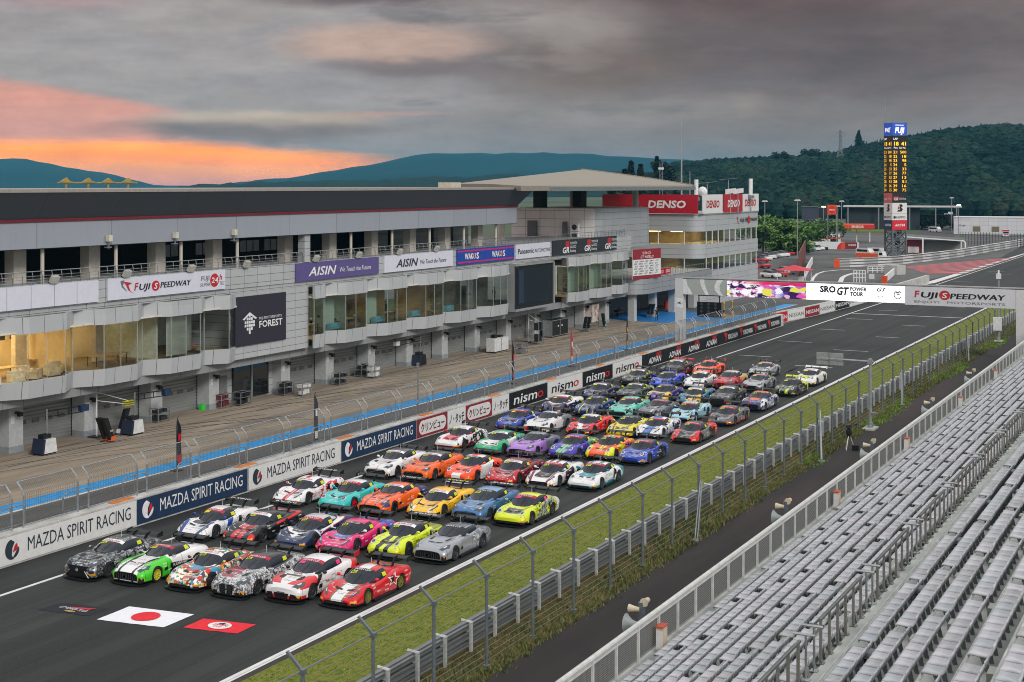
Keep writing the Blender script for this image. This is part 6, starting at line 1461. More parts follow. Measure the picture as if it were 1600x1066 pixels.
def car_parts(kind, front):
    if (kind, front) in PARTS: return PARTS[kind, front]
    if kind not in PARTS:
        c = Car(kind); c.body_mesh(); cf = c.cabin_faces(); P = []
        roof = weld(cf['roof']); mb = MB()
        mb.v = c.body_v + [tuple(v.co) for v in roof.vertices]; nb = len(c.body_v)
        mb.f = [f for f, m_ in c.body_f] + [tuple(i + nb for i in p.vertices) for p in roof.polygons]; mb.m = [m_ for f, m_ in c.body_f] + [0] * len(roof.polygons)
        me = mb.mesh('body', [BLACK, RUB]); P.append(('body', fin(me, 'body', [BLACK, RUB]), 'paint', None))
        for key, nm, ro in (('windscreen', 'windscreen', 'glass'), ('windscreen_banner', 'windscreen_banner', 'banner'), ('side_l', 'side_window', 'glass'), ('side_r', 'side_window', 'glass'), ('rear_window', 'rear_window', 'glass')):
            P.append((nm, fin(weld(cf[key]), nm, [BLACK]), ro, None))
        L = c.sp['L']; w0 = c.sp['ws'][0]
        # headlights
        for sg in (1, -1):
            if kind == 'porsche': pl = circ(.665, .40, .125, .19, 12)
            elif kind == 'mid': pl = [(.50, .10), (.70, .16), (.88, .5), (.80, .62), (.66, .34)]
            elif kind == 'gt': pl = [(.56, .10), (.76, .13), (.92, .5), (.86, .72), (.70, .36)]
            else: pl = [(.50, .07), (.80, .12), (.93, .42), (.88, .62), (.68, .30)]
            v, f = c.drape(pl, c.top, .014); mb = MB(); mb.add([(sg * x, y, z) for x, y, z in v], f if sg > 0 else [q[::-1] for q in f]); P.append(('headlight', fin(mb.mesh('h', [BLACK]), 'headlight', [BLACK]), 'lamp', None))
            cx = sum(p[0] for p in pl) / len(pl); cy = sum(p[1] for p in pl) / len(pl); kk = .6 if kind == 'porsche' else .38; pl2 = [(cx + (p[0] - cx) * kk, cy + (p[1] - cy) * kk) for p in pl]
            v, f = c.drape(pl2, c.top, .024, 2); mb = MB(); mb.add([(sg * x, y, z) for x, y, z in v], f if sg > 0 else [q[::-1] for q in f]); P.append(('lens', fin(mb.mesh('h', [BLACK]), 'lens', [BLACK]), 'lring', 'headlight'))
        # bonnet vents, side intakes
        mb = MB()
        vent = {'mid': [[(.12, .62), (.5, .66), (.52, .8), (.12, .74)]], 'porsche': [[(.1, .62), (.38, .66), (.36, .82), (.1, .78)]], 'gt': [[(.36, 1.0), (.5, 1.02), (.5, 1.5), (.42, 1.45)], [(.05, .7), (.4, .74), (.4, .8), (.05, .76)]], 'coupe': [[(.34, .62), (.6, .68), (.56, 1.0), (.38, .95)]]}[kind]
        def piece(nm, mb, ro): P.append((nm, fin(mb.mesh('v', [BLACK]), nm, [BLACK]), ro, None))
        for pl in vent:
            for sg in (1, -1):
                v, f = c.drape(pl, c.top, .012); piece('air_vent', MB().add([(sg * x, y, z) for x, y, z in v], f if sg > 0 else [q[::-1] for q in f]), 'carbon')
        si = {'mid': [(2.75, .5), (3.02, .48), (3.02, .8), (2.85, .8)], 'porsche': [(2.95, .55), (3.12, .55), (3.1, .84), (3.0, .84)], 'gt': [(1.45, .4), (1.75, .42), (1.7, .56), (1.48, .54)], 'coupe': [(1.42, .36), (1.7, .36), (1.7, .55), (1.45, .55)]}[kind]
        for sg in (1, -1):
            v, f = c.drape(si, c.side, .012); piece('side_intake', MB().add([(sg * x, y, z) for x, y, z in v], f if sg < 0 else [q[::-1] for q in f]), 'carbon')
        # splitter, sills, diffuser
        mb = MB(); mb.prism([(-1.0, .5), (-1.0, .1), (-.72, -.1), (-.3, -.19), (.3, -.19), (.72, -.1), (1.0, .1), (1.0, .5)], .05, .085); P.append(('splitter', fin(mb.mesh('s', [BLACK]), 'splitter', [BLACK], False), 'splitter', None))
        for sg in (-1, 1): P.append(('sill', fin(MB().box(min(sg * .9, sg * 1.02), max(sg * .9, sg * 1.02), c.sp['wh'][0] + .45, c.sp['wh'][1] - .42, .06, .15).mesh('s', [BLACK]), 'sill', [BLACK], False), 'splitter', None))
        mb = MB(); mb.slab([(-.85, L - .6, .1), (.85, L - .6, .1), (.85, L - .02, .3), (-.85, L - .02, .3)], (0, 0, .05)); P.append(('diffuser', fin(mb.mesh('s', [BLACK]), 'diffuser', [BLACK], False), 'carbon', None))
        # rear wing
        yw = L - .32; zw = 1.22; mb = MB()
        pr = [(-.17, 0), (-.12, .03), (.0, .045), (.12, .06), (.17, .09), (.17, .075), (.1, .03), (0, .0), (-.12, -.012)]
        vs = [(sx * .95, yw + y, zw + z) for sx in (-1, 1) for y, z in pr]; n = len(pr)
        mb.add(vs, [(i, (i + 1) % n, n + (i + 1) % n, n + i) for i in range(n)] + [tuple(range(n - 1, -1, -1)), tuple(range(n, 2 * n))]); P.append(('rear_wing', fin(mb.mesh('w', [BLACK]), 'rear_wing', [BLACK], False), 'wing', None))
        mb = MB()
        for sx in (-1, 1): mb.slab([(sx * .955, yw - .2, zw - .12), (sx * .955, yw + .2, zw - .12), (sx * .955, yw + .22, zw + .13), (sx * .955, yw - .16, zw + .06)], (sx * .02, 0, 0))
        P.append(('end_plate', fin(mb.mesh('w', [BLACK]), 'end_plate', [BLACK], False), 'endp', 'rear_wing'))
        mb = MB(); zd = c.z_top(.35, yw - .45) 
        for sx in (-1, 1): mb.slab([(sx * .38, yw - .62, zd - .05), (sx * .38, yw - .4, zd - .05), (sx * .38, yw - .16, zw - .06), (sx * .38, yw + .04, zw + .02), (sx * .38, yw - .02, zw + .1), (sx * .38, yw - .3, zw + .06)], (sx * .02, 0, 0))
        P.append(('wing_strut', fin(mb.mesh('w', [BLACK]), 'wing_strut', [BLACK], False), 'carbon', 'rear_wing'))
        for sx in (1, -1):
            ym = w0 + .42; mb = MB(); mb.ball((sx * 1.0, ym, .98 if kind != 'mid' else .93), .1, 8, 5, (1.1, .8, .75)); mb.bar((sx * .78, ym + .05, .86), (sx * .98, ym, .95 if kind != 'mid' else .9), .035); P.append(('wing_mirror', fin(mb.mesh('m', [BLACK]), 'wing_mirror', [BLACK]), 'mirror', None))
        # wiper, aerial
        mb = MB(); mb.tube([c.cab(.0, w0 + .1, .03), c.cab(.05, w0 + .4, .03), c.cab(.08, w0 + .62, .03)], .012, 4); P.append(('wiper', fin(mb.mesh('m', [BLACK]), 'wiper', [BLACK]), 'carbon', None))
        mb = MB(); ya = c.sp['ws'][1] + .35; mb.tube([(0.1, ya, c.z_cab(.1, ya) - .02), (.1, ya + .04, c.z_cab(.1, ya) + .34)], .008, 4); P.append(('aerial', fin(mb.mesh('m', [BLACK]), 'aerial', [BLACK]), 'aerial', None))
        # yellow number boards on windscreen and side window
        yb = c.sp['ws'][1] - .36; mb = MB(); v, f = c.drape([(-.50, yb - .02), (-.2, yb), (-.18, yb + .15), (-.47, yb + .13)], c.cab, .012); piece('number_board', MB().add(v, f), 'board')
        ys = c.sp['sw'][0] + (c.sp['sw'][1] - c.sp['sw'][0]) * .72; zl = c.z_cab(.95, ys); v, f = c.drape([(ys, CAB[kind][5][4] + .1), (ys + .3, CAB[kind][5][4] + .1), (ys + .28, CAB[kind][5][4] + .26), (ys, CAB[kind][5][4] + .26)], c.sidew, .014); piece('side_board', MB().add(v, [q[::-1] for q in f]), 'board')
        PARTS[kind] = (c, P)
    c, P = PARTS[kind]; g, sl = grille_parts(front, c)
    P = P + [('grille', fin(g.mesh('g', [BLACK]), 'grille', [BLACK], False), 'grille', None)]
    if sl.v: P = P + [('grille_bar', fin(sl.mesh('g', [BLACK]), 'grille_bar', [BLACK], False), 'chrome', 'grille')]
    PARTS[kind, front] = (c, P); return PARTS[kind, front]
# wheels
mb = MB(); mb.lathe([(.245, -.14), (.32, -.15), (.345, -.12), (.35, 0), (.345, .12), (.32, .15), (.245, .14)], (0, 0, 0), 28, 'x'); mb.f = mb.f[:-2]; mb.m = mb.m[:-2]; TYRE = fin(mb.mesh('t', [RUB]), 'tyre', [RUB])
mb = MB(); mb.lathe([(.245, .12), (.23, .135), (.215, .12), (.2, .02), (.05, .0)], (0, 0, 0), 24, 'x'); del mb.f[-2], mb.m[-2]
for k in range(10):
    a = 2 * math.pi * k / 10; mb.bar((.1, .04 * math.cos(a), .04 * math.sin(a)), (.115, .225 * math.cos(a), .225 * math.sin(a)), .028, .03)
mb.lathe([(.06, .1), (.045, .14)], (0, 0, 0), 10, 'x'); RIMM = fin(mb.mesh('r', [BLACK]), 'rim', [BLACK], False)
def draped_text(s, fn, off, cx, cy, width, size, flip=False):
    vs, fs = text_mesh(s, 1.0, .01, 0, 1.0, 0); x0 = min(v[0] for v in vs); x1 = max(v[0] for v in vs); k = width / (x1 - x0)
    mb = MB(); mb.add([fn(cx + (v[0] - (x0 + x1) / 2) * k, cy + v[1] * size, off) for v in vs], [f[::-1] if flip else f for f in fs]); return mb.mesh('l', [BLACK])
_btxt = {}
class XX: pass
def lt(e, v, s=.012): return (v - e).step(s) if not isinstance(v, E) else (v - e).step(s)
def gt(e, v, s=.012): return (e - v).step(s)
def bt(e, a, b, s=.012): return gt(e, a, s) * lt(e, b, s)
def paint(name, base, layers=(), camo=None, metal=0.0, stick=(235, 235, 235), rough=.28):
    m = bpy.data.materials.new(name); m.use_nodes = True; nt = m.node_tree; p = nt.nodes['Principled BSDF']
    p.inputs['Roughness'].default_value = rough; p.inputs['Metallic'].default_value = metal; p.inputs['Coat Weight'].default_value = 0.4; p.inputs['Coat Roughness'].default_value = 0.06
    t = nt.nodes.new('ShaderNodeTexCoord'); q = XX(); q.x, q.y, q.z = sepxyz(nt, t.outputs['Object']); q.ax = q.x.abs()
    q.n = lambda s_, d=3: noise(nt, t.outputs['Object'], s_, d)
    cc = lin(base)
    def ramp(val, pal):
        r = nt.nodes.new('ShaderNodeValToRGB'); r.color_ramp.interpolation = 'CONSTANT'; el_ = r.color_ramp.elements
        while len(el_) < len(pal): el_.new(1.0)
        for i, c_ in enumerate(pal): el_[i].position = i / len(pal); el_[i].color = lin(c_) + (1,)
        nt.links.new(val.v if isinstance(val, E) else val, r.inputs[0]); return r.outputs[0]
    def voro(scale):
        v = nt.nodes.new('ShaderNodeTexVoronoi'); v.inputs['Scale'].default_value = scale
        d = noise(nt, t.outputs['Object'], scale * .8, 2); a = nt.nodes.new('ShaderNodeVectorMath'); a.operation = 'ADD'; nt.links.new(t.outputs['Object'], a.inputs[0]); nt.links.new(comb(nt, (d - .5) * (1.2 / scale), (d - .5) * (-1.0 / scale), (d - .5) * (.8 / scale)), a.inputs[1]); nt.links.new(a.outputs[0], v.inputs['Vector']); return v
    if camo:
        v = voro(camo[0]); rr = sepxyz(nt, v.outputs['Color']); cc = ramp(rr[0], camo[1])
        if len(camo) > 2:
            v2 = voro(camo[2]); r2 = sepxyz(nt, v2.outputs['Color']); cc = mixc(nt, gt(r2[1], .5), cc, ramp(r2[0], camo[1][::-1]))
    for c_, fn in layers: cc = mixc(nt, fn(q), cc, lin(c_))
    if stick:
        def cells(u, du, vv, dv, thr, zone):
            iu = (u / du)._m('FLOOR'); iv = (vv / dv)._m('FLOOR'); wn = nt.nodes.new('ShaderNodeTexWhiteNoise'); wn.noise_dimensions = '3D'; nt.links.new(comb(nt, iu, iv, q.x._m('SIGN') * 3 + stick[0]), wn.inputs['Vector']); r0, r1, r2 = sepxyz(nt, wn.outputs['Color'])
            fu = (u / du)._m('FRACT'); fv = (vv / dv)._m('FRACT'); ins = bt(fu, .08, .9, .04) * bt(fv, .25, .8, .08)
            st = gt(((u / du) * 9 + r1 * 4)._m('FRACT'), .38, .2) * gt(noise(nt, comb(nt, u * 40, vv * 40, 0.0), 1.0, 1), .42, .05)
            return gt(r0, thr) * ins * zone, st, r2
        for a_, st, r2 in (cells(q.y, .34, q.z, .11, .52, gt(q.ax, .86) * bt(q.z, .18, .74) * bt(q.y, 1.35, 3.2)), cells(q.x, .22, q.y, .1, .7, bt(q.y, .12, 1.2) * gt(q.z, .4) * lt(q.ax, .75)), cells(q.y, .3, q.z, .1, .6, gt(q.ax, .9) * bt(q.z, .3, .8) * gt(q.y, 3.9))):
            cc = mixc(nt, a_ * gt(r2, .72), cc, lin((30, 32, 40) if sum(stick) > 400 else (226, 226, 226))); cc = mixc(nt, a_ * st, cc, lin(stick))
    ln = lambda e, v: ((e - v).abs() * -1 + .009).step(.006)
    gap = ln(q.y - q.z * .12, 1.62) * gt(q.ax, .8) * gt(q.z, .16) + ln(q.y + q.z * .1, 2.78) * gt(q.ax, .8) * gt(q.z, .16) + ln(q.y + q.ax * .25, .5) * gt(q.z, .3) + ln(q.ax, .62) * bt(q.y, .36, 1.4) * gt(q.z, .45) + ln(q.z, .2) * gt(q.ax, .8)
    cc = mixc(nt, gap.clamp() * .85, cc, (.008, .008, .009)); cc = mixc(nt, lt(q.z + (q.y - .3)._m('MAXIMUM', 0.0)._m('MINIMUM', 1.0) * .04, .2), cc, (.011, .011, .012))
    cc = mixc(nt, bt(q.ax, .70, .93) * bt(q.z, .27, .37) * lt(q.y, .34), cc, lin((232, 160, 30)))
    nt.links.new(cc, p.inputs['Base Color']); return m
CARN = 0
M_rim = mat('rim_gunmetal', (86, 88, 92), 0.35, 0.6)
M_bwht = mat('banner_cloth_white', (228, 228, 230), .4); M_bred = mat('banner_cloth_red', (176, 22, 52), .4); M_plate = mat('plate_yellow', (206, 214, 30), .5); M_ppink = mat('plate_pink', (226, 60, 130), .5)
def car(X, Y, kind, front, label, pm, banner='w', wing=None, wtext=None, rim=M_rim, mirror=None, splitter=None, plate='y', hood=None, side=None, endp=None, num=None, rz=0.0, star=False):
    global CARN
    CARN += 1
    X -= .17 + (.12 if X > -35 else 0)
    t = thing('race_car', label, 'race car', (X, Y, 0), rz, 'race cars on the starting grid')
    c, P = car_parts(kind, front)
    role = dict(paint=pm, glass=M_cg, banner={'w': M_bwht, 'r': M_bred, 'k': BLACK}[banner], lamp=M_lamp if kind == 'porsche' else M_lampd, lring=M_lring if kind == 'porsche' else M_lamp, carbon=M_carb, splitter=splitter or M_carb, wing=wing or BLACK, endp=endp or wing or BLACK, mirror=mirror or pm, aerial=WHITE, board=M_ppink if plate == 'p' else M_plate, grille=M_gri, chrome=M_chr)
    ob = {}
    for nm, me, ro, par in P:
        if ro == 'board' and not plate: continue
        o = link(nm, me, ob[par] if par else t)
        o.material_slots[0].link = 'OBJECT'; o.material_slots[0].material = role[ro]; ob[nm] = o
    for yw in c.sp['wh']:
        for sx in (1, -1):
            wo_ = link('wheel', TYRE, t); wo_.location = (sx * .845, yw, .35); wo_.rotation_euler = (0, 0, 0 if sx > 0 else math.pi)
            r_ = link('rim', RIMM, wo_); r_.material_slots[0].link = 'OBJECT'; r_.material_slots[0].material = rim
    def txt(key, maker, m_, par):
        if key not in _btxt: _btxt[key] = fin(maker(), 'lettering', [BLACK], False)
        o = link('lettering', _btxt[key], par); o.material_slots[0].link = 'OBJECT'; o.material_slots[0].material = m_
    yb = c.sp['ws'][1]
    txt((kind, 'JC'), lambda: draped_text('JAPAN CUP', c.cab, .015, 0, yb - .17, .84, .17), WHITE if banner != 'w' else M_bred, ob['windscreen_banner'])
    if num and 'number_board' in ob: txt((kind, 'n', num), lambda: draped_text(num, c.cab, .022, -.34, yb - .345, .22, .14), BLACK, ob['number_board'])
    if hood: txt((kind, 'h', hood[0]) + hood[2:], lambda: draped_text(hood[0], c.top, .02, 0, hood[2], hood[3], hood[4]), hood[1], ob['body'])
    if side: txt((kind, 's', side[0]) + side[2:], lambda: draped_text(side[0], c.side, .02, side[2], side[3], side[4], side[5]), side[1], ob['body'])
    if star:
        mb = MB(); o_ = []; i_ = []
        for k in range(10):
            r_ = .46 if k % 2 == 0 else .2; a_ = k * math.pi / 5 + .2
            for L_, f_ in ((o_, 1), (i_, .72)): L_.append((3.02 + r_ * f_ * math.sin(a_), .62 + r_ * f_ * .72 * math.cos(a_)))
        P_ = [c.side(y_, z_, .016) for y_, z_ in o_ + i_]; mb.add(P_, [(k, (k + 1) % 10, 10 + (k + 1) % 10, 10 + k) for k in range(10)]); mb.build('star_outline', WHITE, ob['body'])
    if wtext:
        yw = c.sp['L'] - .32
        txt((kind, 'w', wtext[0]), lambda: draped_text(wtext[0], lambda x, y, o: (x, yw - .12 + y * .8, 1.24 + .045 + y * .22), 0, 0, .0, 1.3, .22), wtext[1], ob['rear_wing'])
    return t
def stripe(a, b=0.0): return lambda q: bt(q.ax, b, a) if b else lt(q.ax, a)
W3 = (226, 226, 228); K3 = (22, 23, 26)
R1 = [47.3, 47.75, 48.1, 48.3, 48.8, 49.3]
GRE5 = [(40, 42, 46), (92, 96, 100), (150, 154, 158), (58, 62, 66), (120, 124, 128), (30, 32, 35), (176, 178, 180)]
ART = [(230, 226, 214), (206, 60, 56), (40, 150, 180), (232, 196, 90), (240, 236, 228), (60, 150, 80), (216, 130, 50), (60, 62, 90), (236, 226, 200), (190, 40, 60)]
M_seven = mat('seven_yellow', (222, 226, 40), .4)
car(-46.7, 47.3, 'coupe', 'spindle', 'silver and black patterned race car with an hourglass grille, left end of the front row', paint('paint_grey_camo', (96, 98, 102), camo=(5, GRE5, 13), metal=.35), num='96')
car(-44.2, 47.7, 'gt', 'slat', 'green, white and black race car with a slatted grille, second in the front row', paint('paint_green_white', (232, 232, 234), [((70, 204, 40), lambda q: gt(q.ax + q.y * .12, .66) * lt(q.y + q.z * .4, 2.3)), (K3, lambda q: gt(q.z, 1.0) * lt(q.y, 3.5)), (K3, lambda q: bt(q.ax - q.y * .06, .34, .47) * lt(q.y, 1.7)), (K3, lambda q: gt(q.ax, .8) * gt(q.y, 1.9) * lt(q.z + q.y * .1, .85)), ((235, 235, 235), lambda q: gt(q.y, 3.9))]),
    'r', num='77', hood=('ROWE', M_bred, .52, .5, .16), side=('ROWE', WHITE, 2.5, .46, .8, .2), rim=mat('rim_yellow', (200, 196, 60), .4))
car(-41.4, 48.1, 'porsche', 'low', 'race car covered in a colourful collage, third in the front row', paint('paint_collage', W3, [((40, 140, 176), lambda q: bt(q.y, 1.0, 1.5) * gt(q.n(2), .5)), ((196, 30, 44), lambda q: bt(q.y, .75, 1.05) * lt(q.n(3), .52))], camo=(3.2, ART, 9), stick=None), num='888', splitter=BLACK)
car(-38.9, 48.2, 'coupe', 'kidney', 'grey patterned race car with crimson bonnet patch, fourth in the front row', paint('paint_grey_red_camo', (150, 152, 156), [((150, 24, 50), lambda q: lt(q.x + q.n(3) * .5, .3) * bt(q.y, .35, 1.6) * gt(q.z, .62) * gt(q.n(2.4), .42)), (K3, lambda q: gt(q.z, 1.02)), (K3, lambda q: gt(q.z - q.y * .1, .62) * gt(q.y, 2.2))], camo=(6, [(196, 198, 200), (128, 132, 136), (70, 74, 78), (216, 216, 218), (150, 152, 154)], 15), metal=.1), 'r', num='5')
car(-36.4, 48.8, 'coupe', 'triple', 'white race car with red bonnet corners and black pillars, fifth in the front row', paint('paint_white_red', W3, [((214, 30, 40), lambda q: gt(q.ax + (q.y - 1.3) * -.5, .72) * bt(q.y, .2, 1.4) * gt(q.z, .6)), (K3, lambda q: bt(q.y - q.z * 1.2, .45, .75) * gt(q.ax, .6)), ((214, 30, 40), lambda q: lt(q.z, .34) * lt(q.y, .5)), (K3, lambda q: bt(q.y, .98, 1.14) * lt(q.ax, .5) * gt(q.z, .7)), ((214, 40, 40), lambda q: gt(q.y - q.z * .9, 3.2)), (K3, lambda q: gt(q.y - q.z * .9, 3.7))], stick=K3), 'r', plate='p', hood=('GR', M_bred, 1.2, .5, .2), side=('99', M_bred, 2.1, .5, .3, .16), endp=RED)
car(-33.7, 49.2, 'mid', 'low', 'red race car with white tricolour bonnet stripe, right end of the front row', paint('paint_red_tricolour', (206, 16, 32), [((20, 130, 70), lambda q: bt(q.ax, .28, .34) * lt(q.y, 1.3)), (W3, lambda q: lt(q.ax, .27) * lt(q.y, 2.9)), ((150, 14, 26), lambda q: bt(q.y, .62, .8) * bt(q.ax, .3, .5))]), 'k', rim=mat('rim_olive', (120, 120, 50), .4), num='60', hood=('AF CORSE', BLACK, .32, .3, .07), star=True)
# row 2
BL = (28, 70, 150)
car(-46.9, 55.1, 'mid', 'low', 'white wedge race car with blue front flashes, left end of the second row', paint('paint_white_blue', W3, [(BL, lambda q: bt(q.ax - q.y * .28, .42, .62) * lt(q.y, 1.0)), (K3, lambda q: bt(q.y, .9, 1.3) * lt(q.ax, .5)), (K3, lambda q: gt(q.z, 1.05)), (W3, lambda q: gt(q.z, 1.1) * lt(q.ax, .4)), (BL, lambda q: gt(q.ax, .85) * bt(q.y - q.z * .6, 1.6, 2.0))], stick=BL), 'r', mirror=mat('mirror_blue', BL, .4), wtext=('FLYING', WHITE))
car(-44.3, 55.6, 'mid', 'low', 'black race car with two broad red bonnet bands, second in the second row', paint('paint_black_red', (24, 24, 28), [((214, 24, 44), lambda q: bt(q.ax, .07, .34) * lt(q.y, 1.3)), ((214, 24, 44), lambda q: gt(q.ax, .7) * lt(q.y, .3) * gt(q.z, .3)), ((214, 34, 44), lambda q: bt(q.z - q.y * .12, .36, .47) * gt(q.y, 2.2)), ((200, 200, 200), lambda q: bt(q.ax, .38, .44) * bt(q.y, .8, 1.3))]), wtext=('RACING', WHITE), num='333')
car(-41.4, 56.0, 'mid', 'low', 'navy and white race car with a pale nose band, third in the second row', paint('paint_navy_white', (30, 46, 84), [(W3, lambda q: gt(q.y - q.ax * .9, .35) * lt(q.y - q.ax * .5, .9) * gt(q.z, .5)), ((190, 190, 196), lambda q: gt(q.z, .98) * lt(q.y, 3.2)), (W3, lambda q: bt(q.z - q.y * .15, .38, .47) * gt(q.y, 1.6)), ((190, 30, 50), lambda q: bt(q.z - q.y * .15, .35, .38) * gt(q.y, 1.4)), (K3, lambda q: bt(q.y, .95, 1.3) * lt(q.ax, .45))]), 'r', num='99', mirror=NAVY)
car(-39.0, 56.1, 'mid', 'hex', 'bright pink race car with a blue bonnet panel, fourth in the second row', paint('paint_pink', (218, 24, 112), [((30, 110, 190), lambda q: lt(q.ax, .42) * bt(q.y, .95, 1.3)), ((150, 20, 80), lambda q: gt(q.n(3), .58) * gt(q.y, 1.6) * lt(q.z, .7)), ((60, 90, 180), lambda q: gt(q.y - q.z * .7, 2.7) * gt(q.n(2), .45)), ((236, 120, 180), lambda q: lt(q.n(2.2), .36))]), 'k', num='88', hood=('BINGO', WHITE, .55, .45, .16), mirror=WHITE)
car(-36.4, 56.7, 'porsche', 'low', 'acid yellow race car with black shattered bonnet stripes, fifth in the second row', paint('paint_acid_yellow', (212, 228, 30), [(K3, lambda q: bt(q.ax + (q.n(4) - .5) * .14, .12, .36) * lt(q.y, 1.45)), (K3, lambda q: lt(q.ax, .4) * lt(q.y, .85) * gt(q.y, .5)), ((60, 64, 60), lambda q: gt(q.z, 1.16)), ((150, 160, 60), lambda q: gt(q.y, 3.3) * gt(q.z, .8))], stick=K3), num='22', hood=('SEVEN', M_seven, .68, .5, .12), side=('SEVEN', BLACK, 2.1, .5, .8, .17), wing=mat('wing_graphite', (50, 52, 54), .4), wtext=('SEVEN X SEVEN', WHITE))
car(-33.9, 57.1, 'gt', 'slat', 'silver race car with a slatted grille at the right end of the second row', paint('paint_silver', (164, 168, 176), [((120, 126, 134), lambda q: gt(q.y + (q.n(1.5) - .5) * 1.2, 3.0) * gt(q.n(5), .5)), ((90, 100, 110), lambda q: gt(q.z, 1.2))], metal=.45, stick=None), 'k', plate=None, side=('28', mat('number_grey', (206, 208, 212), .4), 3.0, .58, .55, .34), hood=('Craft-Bamboo', BLACK, .62, .7, .12))
# row 3
car(-47.2, 63.5, 'mid', 'low', 'white race car with red central dashes, left end of the third row', paint('paint_white_red_dash', W3, [((200, 24, 40), lambda q: lt(q.ax, .14) * lt(q.y, 3.0)), (W3, lambda q: bt(q.x + q.y * .1, .06, .1)), ((200, 40, 50), lambda q: gt(q.ax, .86) * bt(q.n(3), .55, .7)), ((150, 150, 154), lambda q: lt(q.y, .3) * lt(q.z, .3))], stick=(190, 30, 40)), num='59', wtext=('GARAGE 59', WHITE))
car(-44.2, 63.6, 'porsche', 'low', 'turquoise race car with round lamps and red wheels, second in the third row', paint('paint_turquoise', (40, 190, 186), [(W3, lambda q: gt(q.z, 1.2)), (K3, lambda q: bt(q.ax - q.y * .1, .3, .36) * bt(q.y, .7, 1.1)), ((226, 226, 226), lambda q: lt(q.ax, .45) * bt(q.y, .62, .7))]), 'r', rim=mat('rim_red', (196, 30, 50), .4), num='56')
ORA = (238, 96, 24)
car(-41.7, 63.8, 'gt', 'slat', 'orange race car with a slatted grille and dark blue edges, third in the third row', paint('paint_orange', ORA, [((44, 44, 104), lambda q: bt(q.ax - q.y * .1, .3, .36) * lt(q.y, 1.8)), ((44, 44, 104), lambda q: gt(q.y + q.z * .6, 4.1)), ((44, 44, 104), lambda q: gt(q.ax, .75) * lt(q.y, .55) * gt(q.z, .5) * gt(q.ax - q.y * .2, .76))]), hood=('JMR', WHITE, .55, .5, .12), num='2', wtext=('TIMONEXT', WHITE), rim=BLACK)
car(-38.9, 64.4, 'mid', 'low', 'golden yellow race car with dark front corners, fourth in the third row', paint('paint_golden', (244, 190, 16), [(K3, lambda q: lt(q.z - q.ax * .1, .3) * lt(q.y, .5)), ((220, 222, 226), lambda q: bt(q.ax, .45, .6) * lt(q.y, .42)), (K3, lambda q: bt(q.ax - q.y * .16, .36, .42) * bt(q.y, .5, 1.3)), ((240, 160, 20), lambda q: gt(q.n(1.4), .62))], stick=K3), hood=('SEVEN X SEVEN', BLACK, .62, .6, .08), num='32', wtext=('SEVEN', M_seven))
car(-36.3, 64.8, 'coupe', 'gtr', 'steel blue race car with a dark lower front, fifth in the third row', paint('paint_steel_blue', (74, 120, 168), [((46, 84, 128), lambda q: gt(q.n(2), .56) * gt(q.y, 1.7)), ((30, 56, 96), lambda q: lt(q.z, .36)), ((120, 160, 200), lambda q: gt(q.z, 1.25))], metal=.3), 'k', num='500', wtext=('500', WHITE))
car(-33.8, 65.1, 'porsche', 'low', 'yellow green race car with black bonnet marks, right end of the third row', paint('paint_lime_black', (212, 226, 30), [((60, 62, 60), lambda q: lt(q.ax + (q.n(3) - .5) * .3, .46) * bt(q.y, .45, 1.1)), ((150, 152, 150), lambda q: gt(q.ax, .8) * gt(q.n(2.4), .5) * gt(q.y, 1.6)), (K3, lambda q: gt(q.ax, .8) * bt(q.n(3.2), .5, .56) * gt(q.y, 1.6)), (W3, lambda q: gt(q.y, 3.9)), (K3, lambda q: lt(q.z, .3) * lt(q.y, .5))], stick=K3), 'r', plate='p', hood=('KTM', WHITE, .75, .4, .14))
# row 4
car(-46.7, 72.1, 'coupe', 'gtr', 'plain white race car with a thin magenta bonnet line, left end of the fourth row', paint('paint_white_magenta', W3, [((206, 30, 130), lambda q: bt(q.x - q.y * .12, .06, .1) * lt(q.y, 1.6)), ((70, 72, 76), lambda q: gt(q.z, 1.28))], stick=K3), num='35', hood=('TEAM 5ZIGEN', DARK, 1.05, .5, .07))
car(-44.2, 72.4, 'coupe', 'gtr', 'orange race car with black bonnet lettering, second in the fourth row', paint('paint_orange_black', (240, 98, 24), [(K3, lambda q: bt(q.x - q.y * .14, .1, .13) * lt(q.y, 1.6)), ((60, 62, 64), lambda q: gt(q.z, 1.28))], stick=K3), num='360', hood=('RUNUP', BLACK, .6, .5, .1), wing=BLACK)
car(-41.7, 73.2, 'porsche', 'low', 'red orange and white race car with round lamps, third in the fourth row', paint('paint_redorange', (244, 74, 26), [(W3, lambda q: gt(q.ax, .7) * bt(q.y - q.z, .9, 2.3)), (W3, lambda q: gt(q.z, 1.2) * gt(q.ax, .2)), (W3, lambda q: lt(q.ax, .3) * lt(q.y, .25))]), 'k', num='91', hood=('comdrive', BLACK, .8, .5, .14), splitter=WHITE)
car(-39.1, 73.7, 'mid', 'low', 'deep red race car with dark red flanks, fourth in the fourth row', paint('paint_deep_red', (190, 16, 32), [((96, 18, 30), lambda q: gt(q.y, 1.4) * gt(q.n(2), .42)), ((110, 18, 30), lambda q: bt(q.y, .9, 1.4) * lt(q.ax, .5)), (W3, lambda q: bt(q.n(6), .64, .7) * lt(q.y, .6))]), hood=('CREF', WHITE, .5, .35, .12), num='33')
